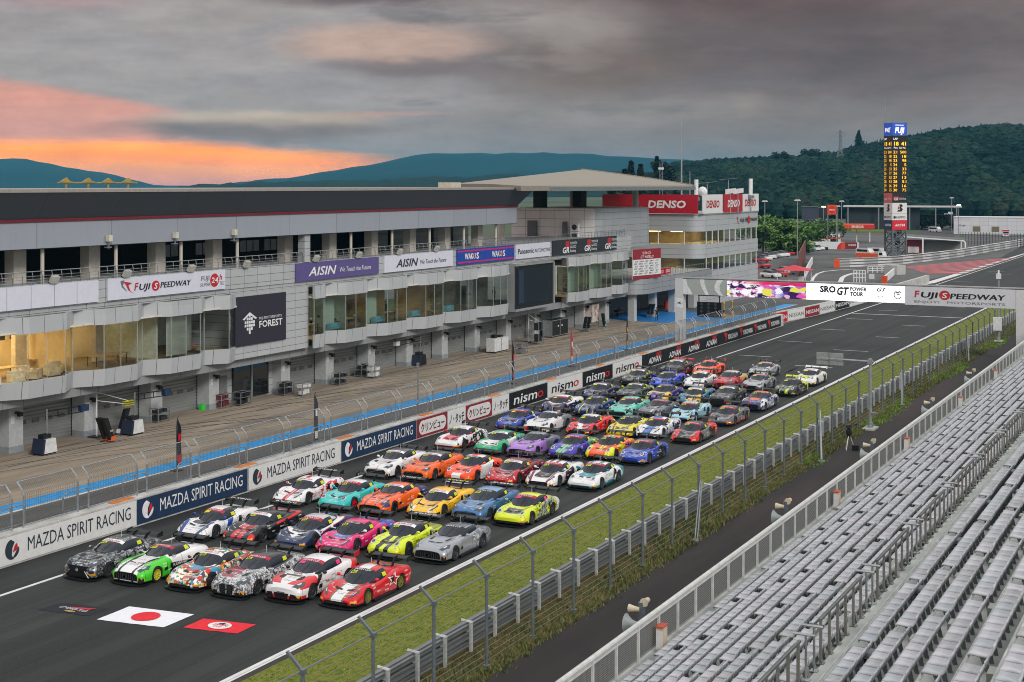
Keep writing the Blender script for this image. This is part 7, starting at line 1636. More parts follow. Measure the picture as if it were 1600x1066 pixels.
car(-36.6, 74.1, 'mid', 'hex', 'white race car with a black bonnet and maroon flashes, fifth in the fourth row', paint('paint_white_maroon', W3, [(K3, lambda q: lt(q.ax, .5) * bt(q.y, .5, 1.4)), ((140, 20, 50), lambda q: bt(q.ax - q.y * .2, .46, .6) * lt(q.y, 1.2)), ((140, 20, 50), lambda q: bt(q.ax, .12, .3) * gt(q.z, 1.05)), (K3, lambda q: gt(q.ax, .86) * bt(q.y - q.z * .5, 1.6, 2.6))], stick=(140, 20, 50)), 'r', num='19')
TEA = (18, 136, 150)
car(-34.0, 74.7, 'porsche', 'low', 'white and teal race car with round lamps, right end of the fourth row', paint('paint_white_teal', W3, [(TEA, lambda q: lt(q.ax + q.y * .2, .72) * bt(q.y, .85, 1.5)), (TEA, lambda q: lt(q.z, .33)), (TEA, lambda q: gt(q.y + q.z * .8, 4.35)), (TEA, lambda q: bt(q.ax, .2, .42) * gt(q.z, 1.12)), (K3, lambda q: gt(q.ax, .86) * bt(q.y - q.z * .3, 2.6, 2.8))], stick=TEA), 'r', num='27', mirror=mat('mirror_teal', TEA, .4))
# row 5
car(-47.5, 81.9, 'porsche', 'low', 'white race car with a red bonnet and red nose, left end of the fifth row', paint('paint_white_redhood', W3, [((206, 20, 36), lambda q: lt(q.ax, .5) * bt(q.y, .5, 1.45)), ((206, 20, 36), lambda q: lt(q.z, .34)), (K3, lambda q: gt(q.ax, .85) * bt(q.n(2.4), .52, .7))]), 'w', num='18', mirror=RED)
GRN = (30, 160, 110)
car(-44.3, 81.6, 'porsche', 'low', 'sea green and white race car with round lamps, second in the fifth row', paint('paint_seagreen', GRN, [(W3, lambda q: lt(q.ax + q.y * .4, .95) * bt(q.y, .5, 1.5)), (W3, lambda q: gt(q.ax, .7) * bt(q.y - q.z * .4, 1.4, 2.5))]), 'w', num='9', endp=RED)
car(-41.9, 81.8, 'gt', 'slat', 'lilac race car fading to grey at the rear, third in the fifth row', paint('paint_lilac', (172, 124, 208), [((112, 116, 130), lambda q: gt(q.y + (q.n(4) - .5) * .9, 2.4)), ((150, 156, 162), lambda q: gt(q.z, 1.2))], metal=.2, stick=None), 'k', plate=None, hood=('Craft-Bamboo', BLACK, .62, .7, .12))
car(-39.2, 82.5, 'porsche', 'low', 'violet blue race car with a pale green centre stripe, fourth in the fifth row', paint('paint_violet_green', (62, 48, 172), [((120, 190, 140), lambda q: lt(q.ax, .3) * lt(q.y, 1.5)), ((90, 150, 120), lambda q: gt(q.y + (q.n(3) - .5), 2.6)), ((60, 60, 150), lambda q: bt(q.ax, .1, .16) * lt(q.y, 1.5))]), 'r', num='16', mirror=mat('mirror_violet', (62, 48, 172), .4))
car(-36.9, 83.3, 'porsche', 'low', 'orange race car with acid yellow fenders and roof bands, fifth in the fifth row', paint('paint_orange_acid', (240, 84, 22), [((222, 228, 30), lambda q: gt(q.ax, .56) * lt(q.y, .9)), ((222, 228, 30), lambda q: bt(q.ax, .05, .17) * gt(q.z, .6) * lt(q.y, 3.2)), ((222, 228, 30), lambda q: gt(q.ax, .8) * gt(q.n(1.8), .5)), (K3, lambda q: lt(q.ax, .04) * gt(q.z, 1.0))], stick=K3), 'k', num='87', mirror=mat('mirror_acid', (222, 228, 30), .4))
BLU = (24, 60, 172)
car(-34.3, 83.0, 'porsche', 'low', 'royal blue race car with white fender scribbles, right end of the fifth row', paint('paint_royal_scribble', BLU, [(W3, lambda q: bt(q.n(3.4), .49, .515, .006) * gt(q.ax, .35) * lt(q.y, .8)), ((40, 50, 70), lambda q: gt(q.z, 1.2)), (K3, lambda q: gt(q.ax, .9) * bt(q.y - q.z * .6, 2.2, 2.9))]), 'r', num='4', hood=('CHALLENGE', WHITE, .85, .5, .1))
# row 6
car(-47.3, 90.3, 'porsche', 'low', 'blue race car with black bonnet blotches, left end of the sixth row', paint('paint_blue_black', (28, 64, 176), [((26, 30, 44), lambda q: gt(q.n(2), .52) * lt(q.y, 1.5)), ((20, 24, 60), lambda q: gt(q.n(3), .55) * gt(q.y, 2))]), 'r')
car(-44.9, 90.1, 'gt', 'slat', 'white race car with a grey streaked rear, second in the sixth row', paint('paint_white_greyrear', (222, 222, 224), [((110, 114, 120), lambda q: gt(q.y + (q.n(4) - .5) * 1.2, 2.9)), (K3, lambda q: bt(q.ax - q.y * .06, .32, .35) * bt(q.y, .6, 1.5))], stick=None), 'k', plate=None)
car(-41.8, 90.8, 'mid', 'hex', 'red and white race car with diagonal bonnet halves, third in the sixth row', paint('paint_red_white_diag', (216, 28, 36), [(W3, lambda q: bt(q.x + q.y * .35, .0, .42) * lt(q.y, 1.5)), (W3, lambda q: gt(q.z, 1.05) * lt(q.y, 3)), ((214, 60, 50), lambda q: gt(q.y, 3.2))]), 'k')
car(-38.9, 91.3, 'porsche', 'low', 'yellow race car with a black roof and round lamps, fourth in the sixth row', paint('paint_yellow_black', (222, 206, 28), [(K3, lambda q: gt(q.z, 1.1)), (K3, lambda q: bt(q.ax, .0, .32) * bt(q.y, .4, .6)), (K3, lambda q: bt(q.ax - q.y * .2, .3, .4) * lt(q.y, 1.4))], stick=K3), 'k', num='7')
car(-37.0, 92.1, 'mid', 'hex', 'white race car with a wide blue bonnet band, fifth in the sixth row', paint('paint_white_blueband', W3, [((30, 90, 170), lambda q: lt(q.ax, .3) * lt(q.y, 1.3)), ((30, 90, 170), lambda q: lt(q.ax, .35) * gt(q.z, 1.1)), ((36, 50, 120), lambda q: gt(q.ax, .8) * gt(q.n(2), .52) * gt(q.y, 1.6))], stick=BL), 'r', hood=('15', BLACK, .75, .3, .14))
car(-33.9, 91.5, 'mid', 'hex', 'black race car with red front fenders, right end of the sixth row', paint('paint_black_redfender', (30, 30, 34), [((216, 30, 36), lambda q: gt(q.ax - q.y * .1, .42) * lt(q.y, 1.35)), ((110, 112, 108), lambda q: gt(q.ax, .86) * bt(q.y - q.z * .3, 1.6, 2.8)), ((216, 40, 40), lambda q: gt(q.y + q.z * .6, 3.7))]), 'r', num='6', wing=BLACK)
# row 7
car(-47.7, 98.4, 'mid', 'low', 'white roofed race car with a navy nose, left end of the seventh row', paint('paint_whiteroof_navy', (26, 44, 92), [(W3, lambda q: gt(q.y - q.ax * .4, 1.0) * gt(q.z, .66)), ((200, 40, 60), lambda q: bt(q.y - q.ax * .4, .85, 1.0))]), 'r')
car(-44.9, 98.7, 'porsche', 'low', 'navy race car with yellow bonnet dashes and yellow mirrors, second in the seventh row', paint('paint_navy_yellow', (36, 56, 112), [((220, 214, 40), lambda q: bt(q.ax - q.y * .1, .3, .37) * lt(q.y, 1.4)), ((220, 214, 40), lambda q: bt(q.ax, .28, .36) * gt(q.z, 1.1)), ((24, 36, 70), lambda q: gt(q.n(2), .55))]), 'k', mirror=M_plate)
car(-42.1, 98.9, 'coupe', 'gtr', 'mint green race car with a red windscreen banner, third in the seventh row', paint('paint_mint', (112, 204, 186), [((80, 150, 140), lambda q: gt(q.n(5), .58)), ((90, 180, 165), lambda q: gt(q.y, 3.0))], stick=K3), 'r')
car(-39.8, 99.3, 'gt', 'slat', 'dark grey race car with one pale bonnet stripe, fourth in the seventh row', paint('paint_dark_grey', (112, 118, 124), [((196, 198, 200), lambda q: bt(q.x, .18, .34) * lt(q.y, 1.8)), ((80, 86, 90), lambda q: gt(q.y, 3.0))], metal=.3, stick=None), 'r', plate=None)
car(-37.4, 99.9, 'mid', 'low', 'pale blue race car with dark marks, fifth in the seventh row', paint('paint_pale_blue', (160, 204, 220), [((60, 120, 170), lambda q: gt(q.n(4), .6)), (K3, lambda q: bt(q.ax, .3, .42) * bt(q.y, .8, 1.2))], stick=K3), 'r', num='8')
car(-34.0, 99.4, 'mid', 'low', 'dark grey race car with orange lower edges, right end of the seventh row', paint('paint_graphite_orange', (96, 98, 106), [((220, 90, 40), lambda q: lt(q.z - q.ax * .1, .24)), ((220, 90, 40), lambda q: bt(q.ax - q.y * .2, .6, .68) * lt(q.y, 1.0)), (K3, lambda q: lt(q.ax, .45) * bt(q.y, .7, 1.3)), ((60, 62, 66), lambda q: gt(q.n(2), .55) * gt(q.y, 1.8))], metal=.3), 'r', num='4', wing=BLACK, endp=RED)
# row 8
car(-47.6, 105.9, 'porsche', 'low', 'midnight blue race car, left end of the eighth row', paint('paint_midnight', (30, 38, 74), [((70, 84, 120), lambda q: gt(q.n(3), .62))]), 'w')
car(-44.9, 106.8, 'gt', 'slat', 'black green race car with lime rear, second in the eighth row', paint('paint_black_green', (30, 40, 46), [((60, 130, 80), lambda q: gt(q.n(2.5), .6)), ((176, 196, 40), lambda q: gt(q.y, 3.6) * gt(q.n(3), .45))]), 'w', mirror=M_plate)
car(-42.4, 107.4, 'porsche', 'low', 'purple race car with yellow fenders, third in the eighth row', paint('paint_purple_yellow', (60, 46, 122), [((232, 186, 36), lambda q: gt(q.ax, .55) * lt(q.y, 1.2)), ((232, 186, 36), lambda q: bt(q.y, 1.1, 1.35)), ((150, 130, 60), lambda q: gt(q.n(2), .58) * gt(q.y, 2))]), 'k')
car(-39.7, 107.6, 'mid', 'low', 'teal race car with a golden front half, fourth in the eighth row', paint('paint_teal_gold', (46, 112, 140), [((226, 178, 40), lambda q: gt(q.x + q.y * .3, .0) * lt(q.y, 1.1)), ((30, 80, 104), lambda q: gt(q.n(2), .55))]), 'w')
car(-37.2, 108.2, 'coupe', 'gtr', 'all black race car with a pale banner, fifth in the eighth row', paint('paint_black', (32, 34, 38), [((70, 76, 80), lambda q: gt(q.n(5), .62))]), 'w', endp=RED)
car(-34.0, 107.0, 'gt', 'slat', 'navy and white race car with an orange bonnet top, right end of the eighth row', paint('paint_navy_orange', (40, 44, 118), [((236, 236, 238), lambda q: gt(q.ax + q.y * .2, .85) * lt(q.y, 1.5) * gt(q.z, .5)), ((240, 100, 30), lambda q: lt(q.ax, .5) * bt(q.y, .8, 1.7)), ((240, 100, 30), lambda q: gt(q.z, 1.1)), (W3, lambda q: gt(q.ax, .85) * bt(q.n(2.2), .5, .58))]), 'k', num='18')
# row 9
car(-48.1, 115.6, 'porsche', 'low', 'black race car with green flecks, left end of the ninth row', paint('paint_black_flecks', (34, 38, 36), [((90, 150, 60), lambda q: gt(q.n(4), .64)), ((200, 180, 60), lambda q: bt(q.n(3), .66, .7))]), 'w', mirror=M_plate)
car(-45.3, 115.5, 'mid', 'low', 'vivid blue wedge race car, second in the ninth row', paint('paint_vivid_blue', (22, 74, 206), [((200, 40, 70), lambda q: gt(q.y, 2.8) * gt(q.n(2.4), .58)), ((26, 30, 60), lambda q: gt(q.n(2), .6) * gt(q.y, 2.0))]), 'k')
car(-42.5, 116.4, 'porsche', 'low', 'white race car with a dark bonnet script, third in the ninth row', paint('paint_white_plain', (224, 224, 228), [((130, 132, 140), lambda q: bt(q.y, .75, .9) * lt(q.ax, .4) * gt(q.n(8), .5))], stick=K3), 'w')
car(-40.0, 117.2, 'coupe', 'kidney', 'crimson race car with a golden tail, fourth in the ninth row', paint('paint_crimson_gold', (192, 34, 48), [((190, 160, 96), lambda q: gt(q.y, 2.4) * gt(q.z, .6)), ((220, 200, 190), lambda q: gt(q.z, 1.2))]), 'k', plate=None)
car(-37.3, 117.0, 'gt', 'slat', 'chrome silver race car with a dark tail, fifth in the ninth row', paint('paint_chrome', (176, 180, 186), [((84, 92, 100), lambda q: gt(q.n(2.5), .54) * gt(q.y, 1.6))], metal=.6), 'r')
car(-33.9, 115.8, 'porsche', 'low', 'black race car with lime bonnet stripe and tail, right end of the ninth row', paint('paint_black_lime', (26, 28, 30), [((200, 214, 40), lambda q: bt(q.x - q.y * .1, .1, .3) * lt(q.y, 1.5)), ((200, 214, 40), lambda q: gt(q.y + q.z * .8, 3.7)), ((120, 176, 60), lambda q: bt(q.ax, .3, .38) * lt(q.y, 1.4))]), 'k', wing=M_plate)
# row 10
car(-47.2, 122.8, 'coupe', 'gtr', 'black and dark red race car leftmost at the back of the grid', paint('paint_black_darkred', (38, 38, 44), [((150, 30, 50), lambda q: lt(q.z, .5) * gt(q.y, 1.0)), ((120, 124, 140), lambda q: gt(q.z, 1.25))]), 'w', wing=RED)
car(-44.5, 124.4, 'porsche', 'low', 'bright orange red race car with orange wing ends, back row of the grid', paint('paint_flame', (246, 78, 30), [((200, 40, 30), lambda q: lt(q.ax, .3) * bt(q.y, .5, .9))]), 'r', endp=mat('endplate_orange', (246, 78, 30), .4), num='2')
car(-39.4, 125.3, 'gt', 'slat', 'pale silver race car with a dark front, back row of the grid', paint('paint_pale_silver', (188, 192, 194), [((60, 72, 76), lambda q: gt(q.n(2.4), .52) * lt(q.y, 1.6)), ((110, 116, 120), lambda q: gt(q.n(3), .58) * gt(q.y, 2.4))], metal=.4), 'r')
car(-34.1, 122.8, 'porsche', 'low', 'plain white race car with black lower intakes, rightmost at the back of the grid', paint('paint_white_cup', (224, 224, 222), [(K3, lambda q: lt(q.ax, .06) * bt(q.y, .5, .7))], stick=None), 'w', num='911' if False else None, wing=WHITE)
# ================================================================ beyond the gantry: paddock, trees, hills
CY_, SY_ = math.cos(R(YAW)), math.sin(R(YAW))
def at(x, dist, y=None):
    """ground plan point seen in photo column x at depth dist (and the height shown at row y)"""
    xc = (x - 800.0) / 2181.0 * dist
    p = (xc * CY_ - dist * SY_, xc * SY_ + dist * CY_)
    return p if y is None else (p[0], p[1], 18 - (y - 289.0) * dist / 2181.0)
def face_rz(x, dist):
    p = at(x, dist); return math.atan2(p[0], -p[1]) if False else -math.atan2(p[0], p[1])
rt = random.Random(11)
# ---- hills
def ridge(name, prof, dist, m, depth0, depth1, base=0.0, bump=2.0, res=14, over=120):
    vs = []; fs = []; rows = 9; X = []
    x = prof[0][0]
    while x <= prof[-1][0] + .1:
        for (xa, ya), (xb, yb) in zip(prof, prof[1:]):
            if xa <= x <= xb: X.append((x, ya + (yb - ya) * (x - xa) / (xb - xa))); break
        x += res
    for x, y in X:
        H = 18 + (289 - y) * dist / 2181.0
        for j in range(rows):
            t = j / (rows - 1)
            if t <= .7: d = dist - depth0 * (1 - t / .7); h = base + (H - base) * math.sin(t / .7 * math.pi / 2) ** 1.15
            else: d = dist + depth1 * (t - .7) / .3; h = base + (H - base) * max(0, 1 - (t - .7) / .3) ** 1.2
            d_ = d * 1.0; p = at(x, dist); q = at(x, d_)
            vs.append((q[0], q[1], h + (rt.uniform(-bump, bump) if 0 < j < rows - 1 else 0) - (3 if j in (0, rows - 1) else 0)))
    for i in range(len(X) - 1):
        for j in range(rows - 1): a = i * rows + j; fs.append((a, a + rows, a + rows + 1, a + 1))
    o = MB().add(vs, fs).build(name, m, None, True); return struct(o)
M_hill = mat('forest_floor', (28, 40, 30), .95, var=.4, scale=.02, spec=.05)
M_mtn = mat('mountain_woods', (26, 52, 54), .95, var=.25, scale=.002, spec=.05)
HP = [(990, 291), (1030, 280), (1050, 268), (1100, 264), (1160, 261), (1250, 257), (1310, 251), (1345, 241), (1400, 232), (1440, 224), (1500, 215), (1560, 211), (1620, 211), (1700, 214), (1800, 214), (1950, 225), (2200, 240)]
ridge('hill', HP, 1500, M_hill, 760, 500, 2.0, 1.5, 16)
ridge('mountain', [(300, 291), (340, 289), (400, 282), (450, 279), (520, 268), (590, 255), (640, 245), (700, 240), (760, 241), (850, 240), (930, 243), (1000, 248), (1080, 252), (1200, 262), (1350, 280)], 6200, M_mtn, 2400, 2000, 0, 4, 25)
ridge('mountain', [(-300, 248), (-60, 246), (0, 249), (40, 250), (100, 262), (150, 268), (190, 277), (240, 289), (300, 291)], 6600, M_mtn, 2400, 2000, 0, 4, 20)
ridge('hill', [(280, 290), (330, 288), (420, 285), (480, 284), (560, 282), (620, 280), (700, 277), (800, 274), (900, 270), (960, 266), (1010, 270), (1060, 280)], 3200, M_hill, 1200, 900, 0, 4, 16)
# ---- woods on the hill: one mass of crowns
def hill_h(x, d):
    t = (d - (1500 - 760)) / 760 * .7
    for (xa, ya), (xb, yb) in zip(HP, HP[1:]):
        if xa <= x <= xb: y = ya + (yb - ya) * (x - xa) / (xb - xa); break
    else: return 0
    H = 18 + (289 - y) * 1500 / 2181.0
    return 2 + (H - 2) * math.sin(min(1, t / .7) * math.pi / 2) ** 1.15
mb = MB()
def crown(mb, c, r, h, n=7, m=4):
    prof = []
    k0 = len(mb.v)
    for i in range(m + 1):
        a = math.pi * (i + .15) / (m + .3)
        for k in range(n):
            b = 2 * math.pi * k / n + i * .4; q = rt.uniform(.72, 1.2)
            mb.v.append((c[0] + r * math.sin(a) * math.cos(b) * q, c[1] + r * math.sin(a) * math.sin(b) * q, c[2] - h * math.cos(a) * rt.uniform(.85, 1.1)))
    for i in range(m):
        for k in range(n): mb.f.append((k0 + i * n + k, k0 + i * n + (k + 1) % n, k0 + (i + 1) * n + (k + 1) % n, k0 + (i + 1) * n + k)); mb.m.append(mb.mi)
    mb.f.append(tuple(range(k0 + m * n, k0 + (m + 1) * n))); mb.m.append(mb.mi)
cnt = 0
for _ in range(9000):
    x = rt.uniform(1000, 1660); d = 740 + 800 * rt.random() ** 1.1
    g = math.sin(x * .031) * math.sin(d * .011 + x * .01)
    mb.mi = min(3, max(0, int(1.5 + 1.2 * g + rt.uniform(-1, 1)))); r = rt.uniform(3.0, 6.5); p = at(x, d)
    if d > 1440 and rt.random() < .35 and x > 1330:
        k0 = len(mb.v); h = rt.uniform(7, 13); z = hill_h(x, d); n = 6; mb.lathe([(2.6, 0), (2.8, 1), (1.4, h * .55), (.15, h)], (p[0], p[1], z), n); continue
    crown(mb, (p[0], p[1], hill_h(x, min(d, 1500)) + r * .5), r, r * rt.uniform(.7, 1.1))
struct(mb.build('forest', [mat('forest_dark', (22, 38, 36), .95, var=.5, scale=.35, spec=.05), mat('forest_mid', (30, 48, 42), .95, var=.5, scale=.35, spec=.05), mat('forest_light', (40, 58, 46), .95, var=.45, scale=.35, spec=.05), mat('forest_brown', (46, 52, 46), .95, var=.45, scale=.35, spec=.05)]), 'stuff')
# ---- trees of the paddock, each with trunk and crown
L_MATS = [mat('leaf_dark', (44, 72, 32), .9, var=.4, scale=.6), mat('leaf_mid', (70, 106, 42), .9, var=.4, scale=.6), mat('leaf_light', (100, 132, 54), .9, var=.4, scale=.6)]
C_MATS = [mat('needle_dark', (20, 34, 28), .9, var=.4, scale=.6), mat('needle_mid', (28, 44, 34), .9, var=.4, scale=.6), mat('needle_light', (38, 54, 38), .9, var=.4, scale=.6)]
M_bark = mat('bark', (78, 66, 54), .9)
def tree(x, dist, h, wd, label, leaf=.42, n=1500, con=False, name='broadleaf_tree', z0=0.0):
    p = at(x, dist); t = thing(name, label, 'tree', (p[0], p[1], z0), group='trees beyond the paddock')
    mb = MB(); mb.tube([(0, 0, 0), (.1, 0, h * .3), (.0, .1, h * .55), (.1, 0, h * .85)], [wd * .045 + .1, wd * .04 + .06, .12, .04], 7); limbs = []
    for k in range(6 if not con else 0):
        a = k * 1.1 + rt.random(); e = (wd * .36 * math.cos(a), wd * .36 * math.sin(a), h * rt.uniform(.5, .85)); mb.tube([(0, 0, h * (.25 + .05 * k)), (e[0] * .5, e[1] * .5, (e[2] + h * .4) / 2), e], [.12, .08, .03], 5); limbs.append(e)
    mb.build('trunk', M_bark, t); mb = MB()
    cl = []
    for k in range(16 if not con else 22):
        if con: f = k / 22; cl.append((rt.gauss(0, wd * .12 * (1 - f)), rt.gauss(0, wd * .12 * (1 - f)), h * (.15 + .83 * f), wd * .42 * (1 - f) + .25, k % 3))
        else:
            a = rt.uniform(0, 6.28); rr = wd * .38 * math.sqrt(rt.random()); cl.append((rr * math.cos(a), rr * math.sin(a), h * rt.uniform(.42, .88) - rr * .15, wd * rt.uniform(.14, .22), rt.choice((0, 0, 1, 1, 2))))
    for _ in range(n):
        c = rt.choice(cl); v = Vector((rt.gauss(0, 1), rt.gauss(0, 1), rt.gauss(0, .75))).normalized() * c[3] * rt.random() ** .4
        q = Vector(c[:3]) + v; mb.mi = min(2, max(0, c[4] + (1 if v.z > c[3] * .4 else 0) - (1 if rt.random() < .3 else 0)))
        a = Vector((rt.uniform(-1, 1), rt.uniform(-1, 1), rt.uniform(-.6, .6))).normalized() * leaf; b = a.cross(Vector((rt.uniform(-1, 1), rt.uniform(-1, 1), 1.2))).normalized() * leaf * .8
        mb.add([q - a, q + b, q + a, q - b], [(0, 1, 2, 3)])
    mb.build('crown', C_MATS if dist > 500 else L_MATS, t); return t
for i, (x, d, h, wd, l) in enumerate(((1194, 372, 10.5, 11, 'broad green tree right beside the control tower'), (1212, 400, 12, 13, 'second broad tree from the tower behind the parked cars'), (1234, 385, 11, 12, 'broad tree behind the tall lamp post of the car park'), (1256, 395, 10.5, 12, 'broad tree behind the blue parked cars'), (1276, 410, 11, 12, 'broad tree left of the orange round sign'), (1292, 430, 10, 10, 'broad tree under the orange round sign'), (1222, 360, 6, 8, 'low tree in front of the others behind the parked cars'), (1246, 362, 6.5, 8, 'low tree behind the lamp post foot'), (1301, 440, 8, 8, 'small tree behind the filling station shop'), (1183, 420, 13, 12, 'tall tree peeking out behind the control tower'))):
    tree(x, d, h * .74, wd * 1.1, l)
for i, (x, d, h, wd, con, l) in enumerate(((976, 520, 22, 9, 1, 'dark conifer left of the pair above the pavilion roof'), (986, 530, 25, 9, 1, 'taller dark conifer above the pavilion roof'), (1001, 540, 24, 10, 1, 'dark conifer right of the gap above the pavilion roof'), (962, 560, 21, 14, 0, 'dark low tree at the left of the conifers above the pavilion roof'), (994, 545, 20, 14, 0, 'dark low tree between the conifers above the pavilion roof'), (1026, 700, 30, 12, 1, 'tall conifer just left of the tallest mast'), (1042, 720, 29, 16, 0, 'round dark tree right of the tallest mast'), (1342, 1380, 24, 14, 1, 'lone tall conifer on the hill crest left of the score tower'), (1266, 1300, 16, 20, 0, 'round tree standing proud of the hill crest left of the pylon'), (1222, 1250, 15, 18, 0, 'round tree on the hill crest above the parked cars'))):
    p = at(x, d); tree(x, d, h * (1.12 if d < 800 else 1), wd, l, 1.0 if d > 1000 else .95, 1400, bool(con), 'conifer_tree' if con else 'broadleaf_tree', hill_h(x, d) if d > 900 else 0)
for i, (x, d, h, wd, l) in enumerate(((1455, 560, 5, 9, 'dark bush row left part behind the score tower'), (1472, 565, 6, 10, 'dark bush row middle part under the floodlight mast'), (1440, 570, 5, 9, 'dark bush between the score tower and the bush row'), (1488, 575, 5.5, 9, 'dark bush at the right end of the bush row'))):
    t = tree(x, d, h, wd, l, .5, 800)
# ---- score tower
st_ = at(1399, 346); SC = thing('score_tower', 'tall score tower with yellow lit lap numbers over sponsor panels on a lattice base', 'score tower', (st_[0], st_[1], 0), R(42))
A = 2.0; M_steel = mat('tower_steel', (104, 112, 116), .5, .5)
mb = MB()
for sx in (-1, 1):
    for sy in (-1, 1): mb.bar((sx * A * .92, sy * A * .92, 0), (sx * A * .92, sy * A * .92, 33.4), .34)
for k in range(4):
    z0, z1 = k * 2.2, (k + 1) * 2.2
    for sx, sy, tx, ty in ((-1, -1, 1, -1), (1, -1, 1, 1), (-1, -1, -1, 1), (-1, 1, 1, 1)): mb.bar((sx * A * .92, sy * A * .92, z0), (tx * A * .92, ty * A * .92, z1), .16); mb.bar((tx * A * .92, ty * A * .92, z0), (sx * A * .92, sy * A * .92, z1), .16); mb.bar((sx * A * .92, sy * A * .92, z1), (tx * A * .92, ty * A * .92, z1), .2)
mb.build('frame', M_steel, SC)
M_amber = mat('amber_led', (255, 196, 40), .5, var=0, emit=1.0); M_whl = mat('white_led', (235, 235, 235), .5, var=0, emit=.7); M_bluel = mat('blue_led', (24, 70, 170), .5, var=0, emit=.5)
def score_face(fc):
    """fc 0: the wide right face, 1: the left face"""
    f = thing_part = link('display_face', None, SC); f.rotation_euler = (0, 0, 0 if fc == 0 else -math.pi / 2)
    y = -A - .05
    def pan(z0, z1, m, nm='panel'): return MB().box(-A, A, y, y + .2, z0, z1).build(nm, m, f)
    b = pan(30.2, 33.3, M_bluel)
    if fc == 0: lettering('FUJI', M_whl, (0, y - .02, 30.8), 'y', f, 1.9, .04, .15, 2.6, center=True); lettering('SPEEDWAY', M_whl, (0, y - .02, 32.5), 'y', f, .5, .01, 0, 2.4, center=True)
    else: lettering('WE', M_whl, (0, y - .02, 31.0), 'y', f, 1.6, .04, .3, 2.6, center=True)
    pan(16.0, 30.15, mat('score_black', (16, 14, 14), .4))
    lettering('LAP', M_whl, (-1.7, y - .02, 29.1), 'y', f, .7, .01, 0, 1.2)
    lettering('18', M_amber, (-1.5, y - .02, 27.7), 'y', f, 1.3, .02, 0, 1.2); lettering('41', M_amber, (.4, y - .02, 27.7), 'y', f, 1.3, .02, 0, 1.3)
    lettering('Pos.', M_whl, (-1.6, y - .02, 26.95), 'y', f, .6, .01, 0, 1.1); lettering('Car No.', M_whl, (-.2, y - .02, 26.95), 'y', f, .6, .01, 0, 1.9)
    for k, v in enumerate(('500', '18', '98', '5', '33', '77', '13', '51', '16', '75')):
        z = 25.75 - k * 1.04; lettering(str(21 + k), M_amber, (-1.75, y - .02, z), 'y', f, .95, .0, 0, 1.05); wv = .56 * len(v); lettering(v, M_amber, (1.8 - wv, y - .02, z), 'y', f, .95, .0, 0, wv)
    pan(13.6, 15.95, BLACK if fc == 0 else mat('salmon_panel', (206, 96, 96), .5)); MB().box(-1.7, -.3, y - .03, y - .01, 14.4, 15.1).build('red_block', M_yred, f); lettering('GR', WHITE, (-1.6, y - .05, 14.2), 'y', f, .9, .02, .1, 1.2); lettering('GAZOO Racing', WHITE, (-.2, y - .02, 14.4), 'y', f, .6, .01, .1, 1.9)
    pan(11.0, 13.55, M_bw); mb = MB(); shape2d(mb, [(-.7, 11.4), (.5, 11.4), (.9, 12.0), (.4, 12.4), (.9, 12.8), (.6, 13.2), (-.1, 13.2), (.1, 12.8), (-.1, 12.4), (.1, 11.9), (-.4, 11.8)], (0, y, 0), 'y', .02); mb.build('emblem', BLACK, f); mb = MB(); shape2d(mb, [(-.6, 12.1), (-.1, 13.2), (.1, 13.2), (-.2, 12.6), (-.1, 12.1), (-.3, 11.9)], (0, y, 0), 'y', .024); mb.build('emblem', M_yred, f)
    pan(8.6 + 2.6 - 1.9, 10.95, M_bw); lettering('NIPPO', M_ink, (-.9, y - .02, 9.7), 'y', f, .85, .01, 0, 2.5); mb = MB(); shape2d(mb, circ(-1.4, 10.0, .35), (0, y, 0), 'y', .02); mb.build('emblem', M_ink, f)
    pan(6.9, 9.25, mat('score_red', (206, 22, 46), .5) if fc == 0 else NAVY); lettering('ARTIA', WHITE, (0, y - .02, 7.8), 'y', f, .8, .03, .3, 2.9, center=True)
for fc in (0, 1): score_face(fc)
MB().tube([(-A + .2, A - .3, 33), (-A + .2, A - .3, 39.5)], .12, 6).build('mast', GALV, SC)
mb = MB()
for q in ((-1, -1), (.4, -1.2), (-.3, .3), (.8, .4)): mb.cbox(q[0], q[1], rt.uniform(1, 6), .9, .9, 1.3)
mb.build('equipment', DARK, SC)
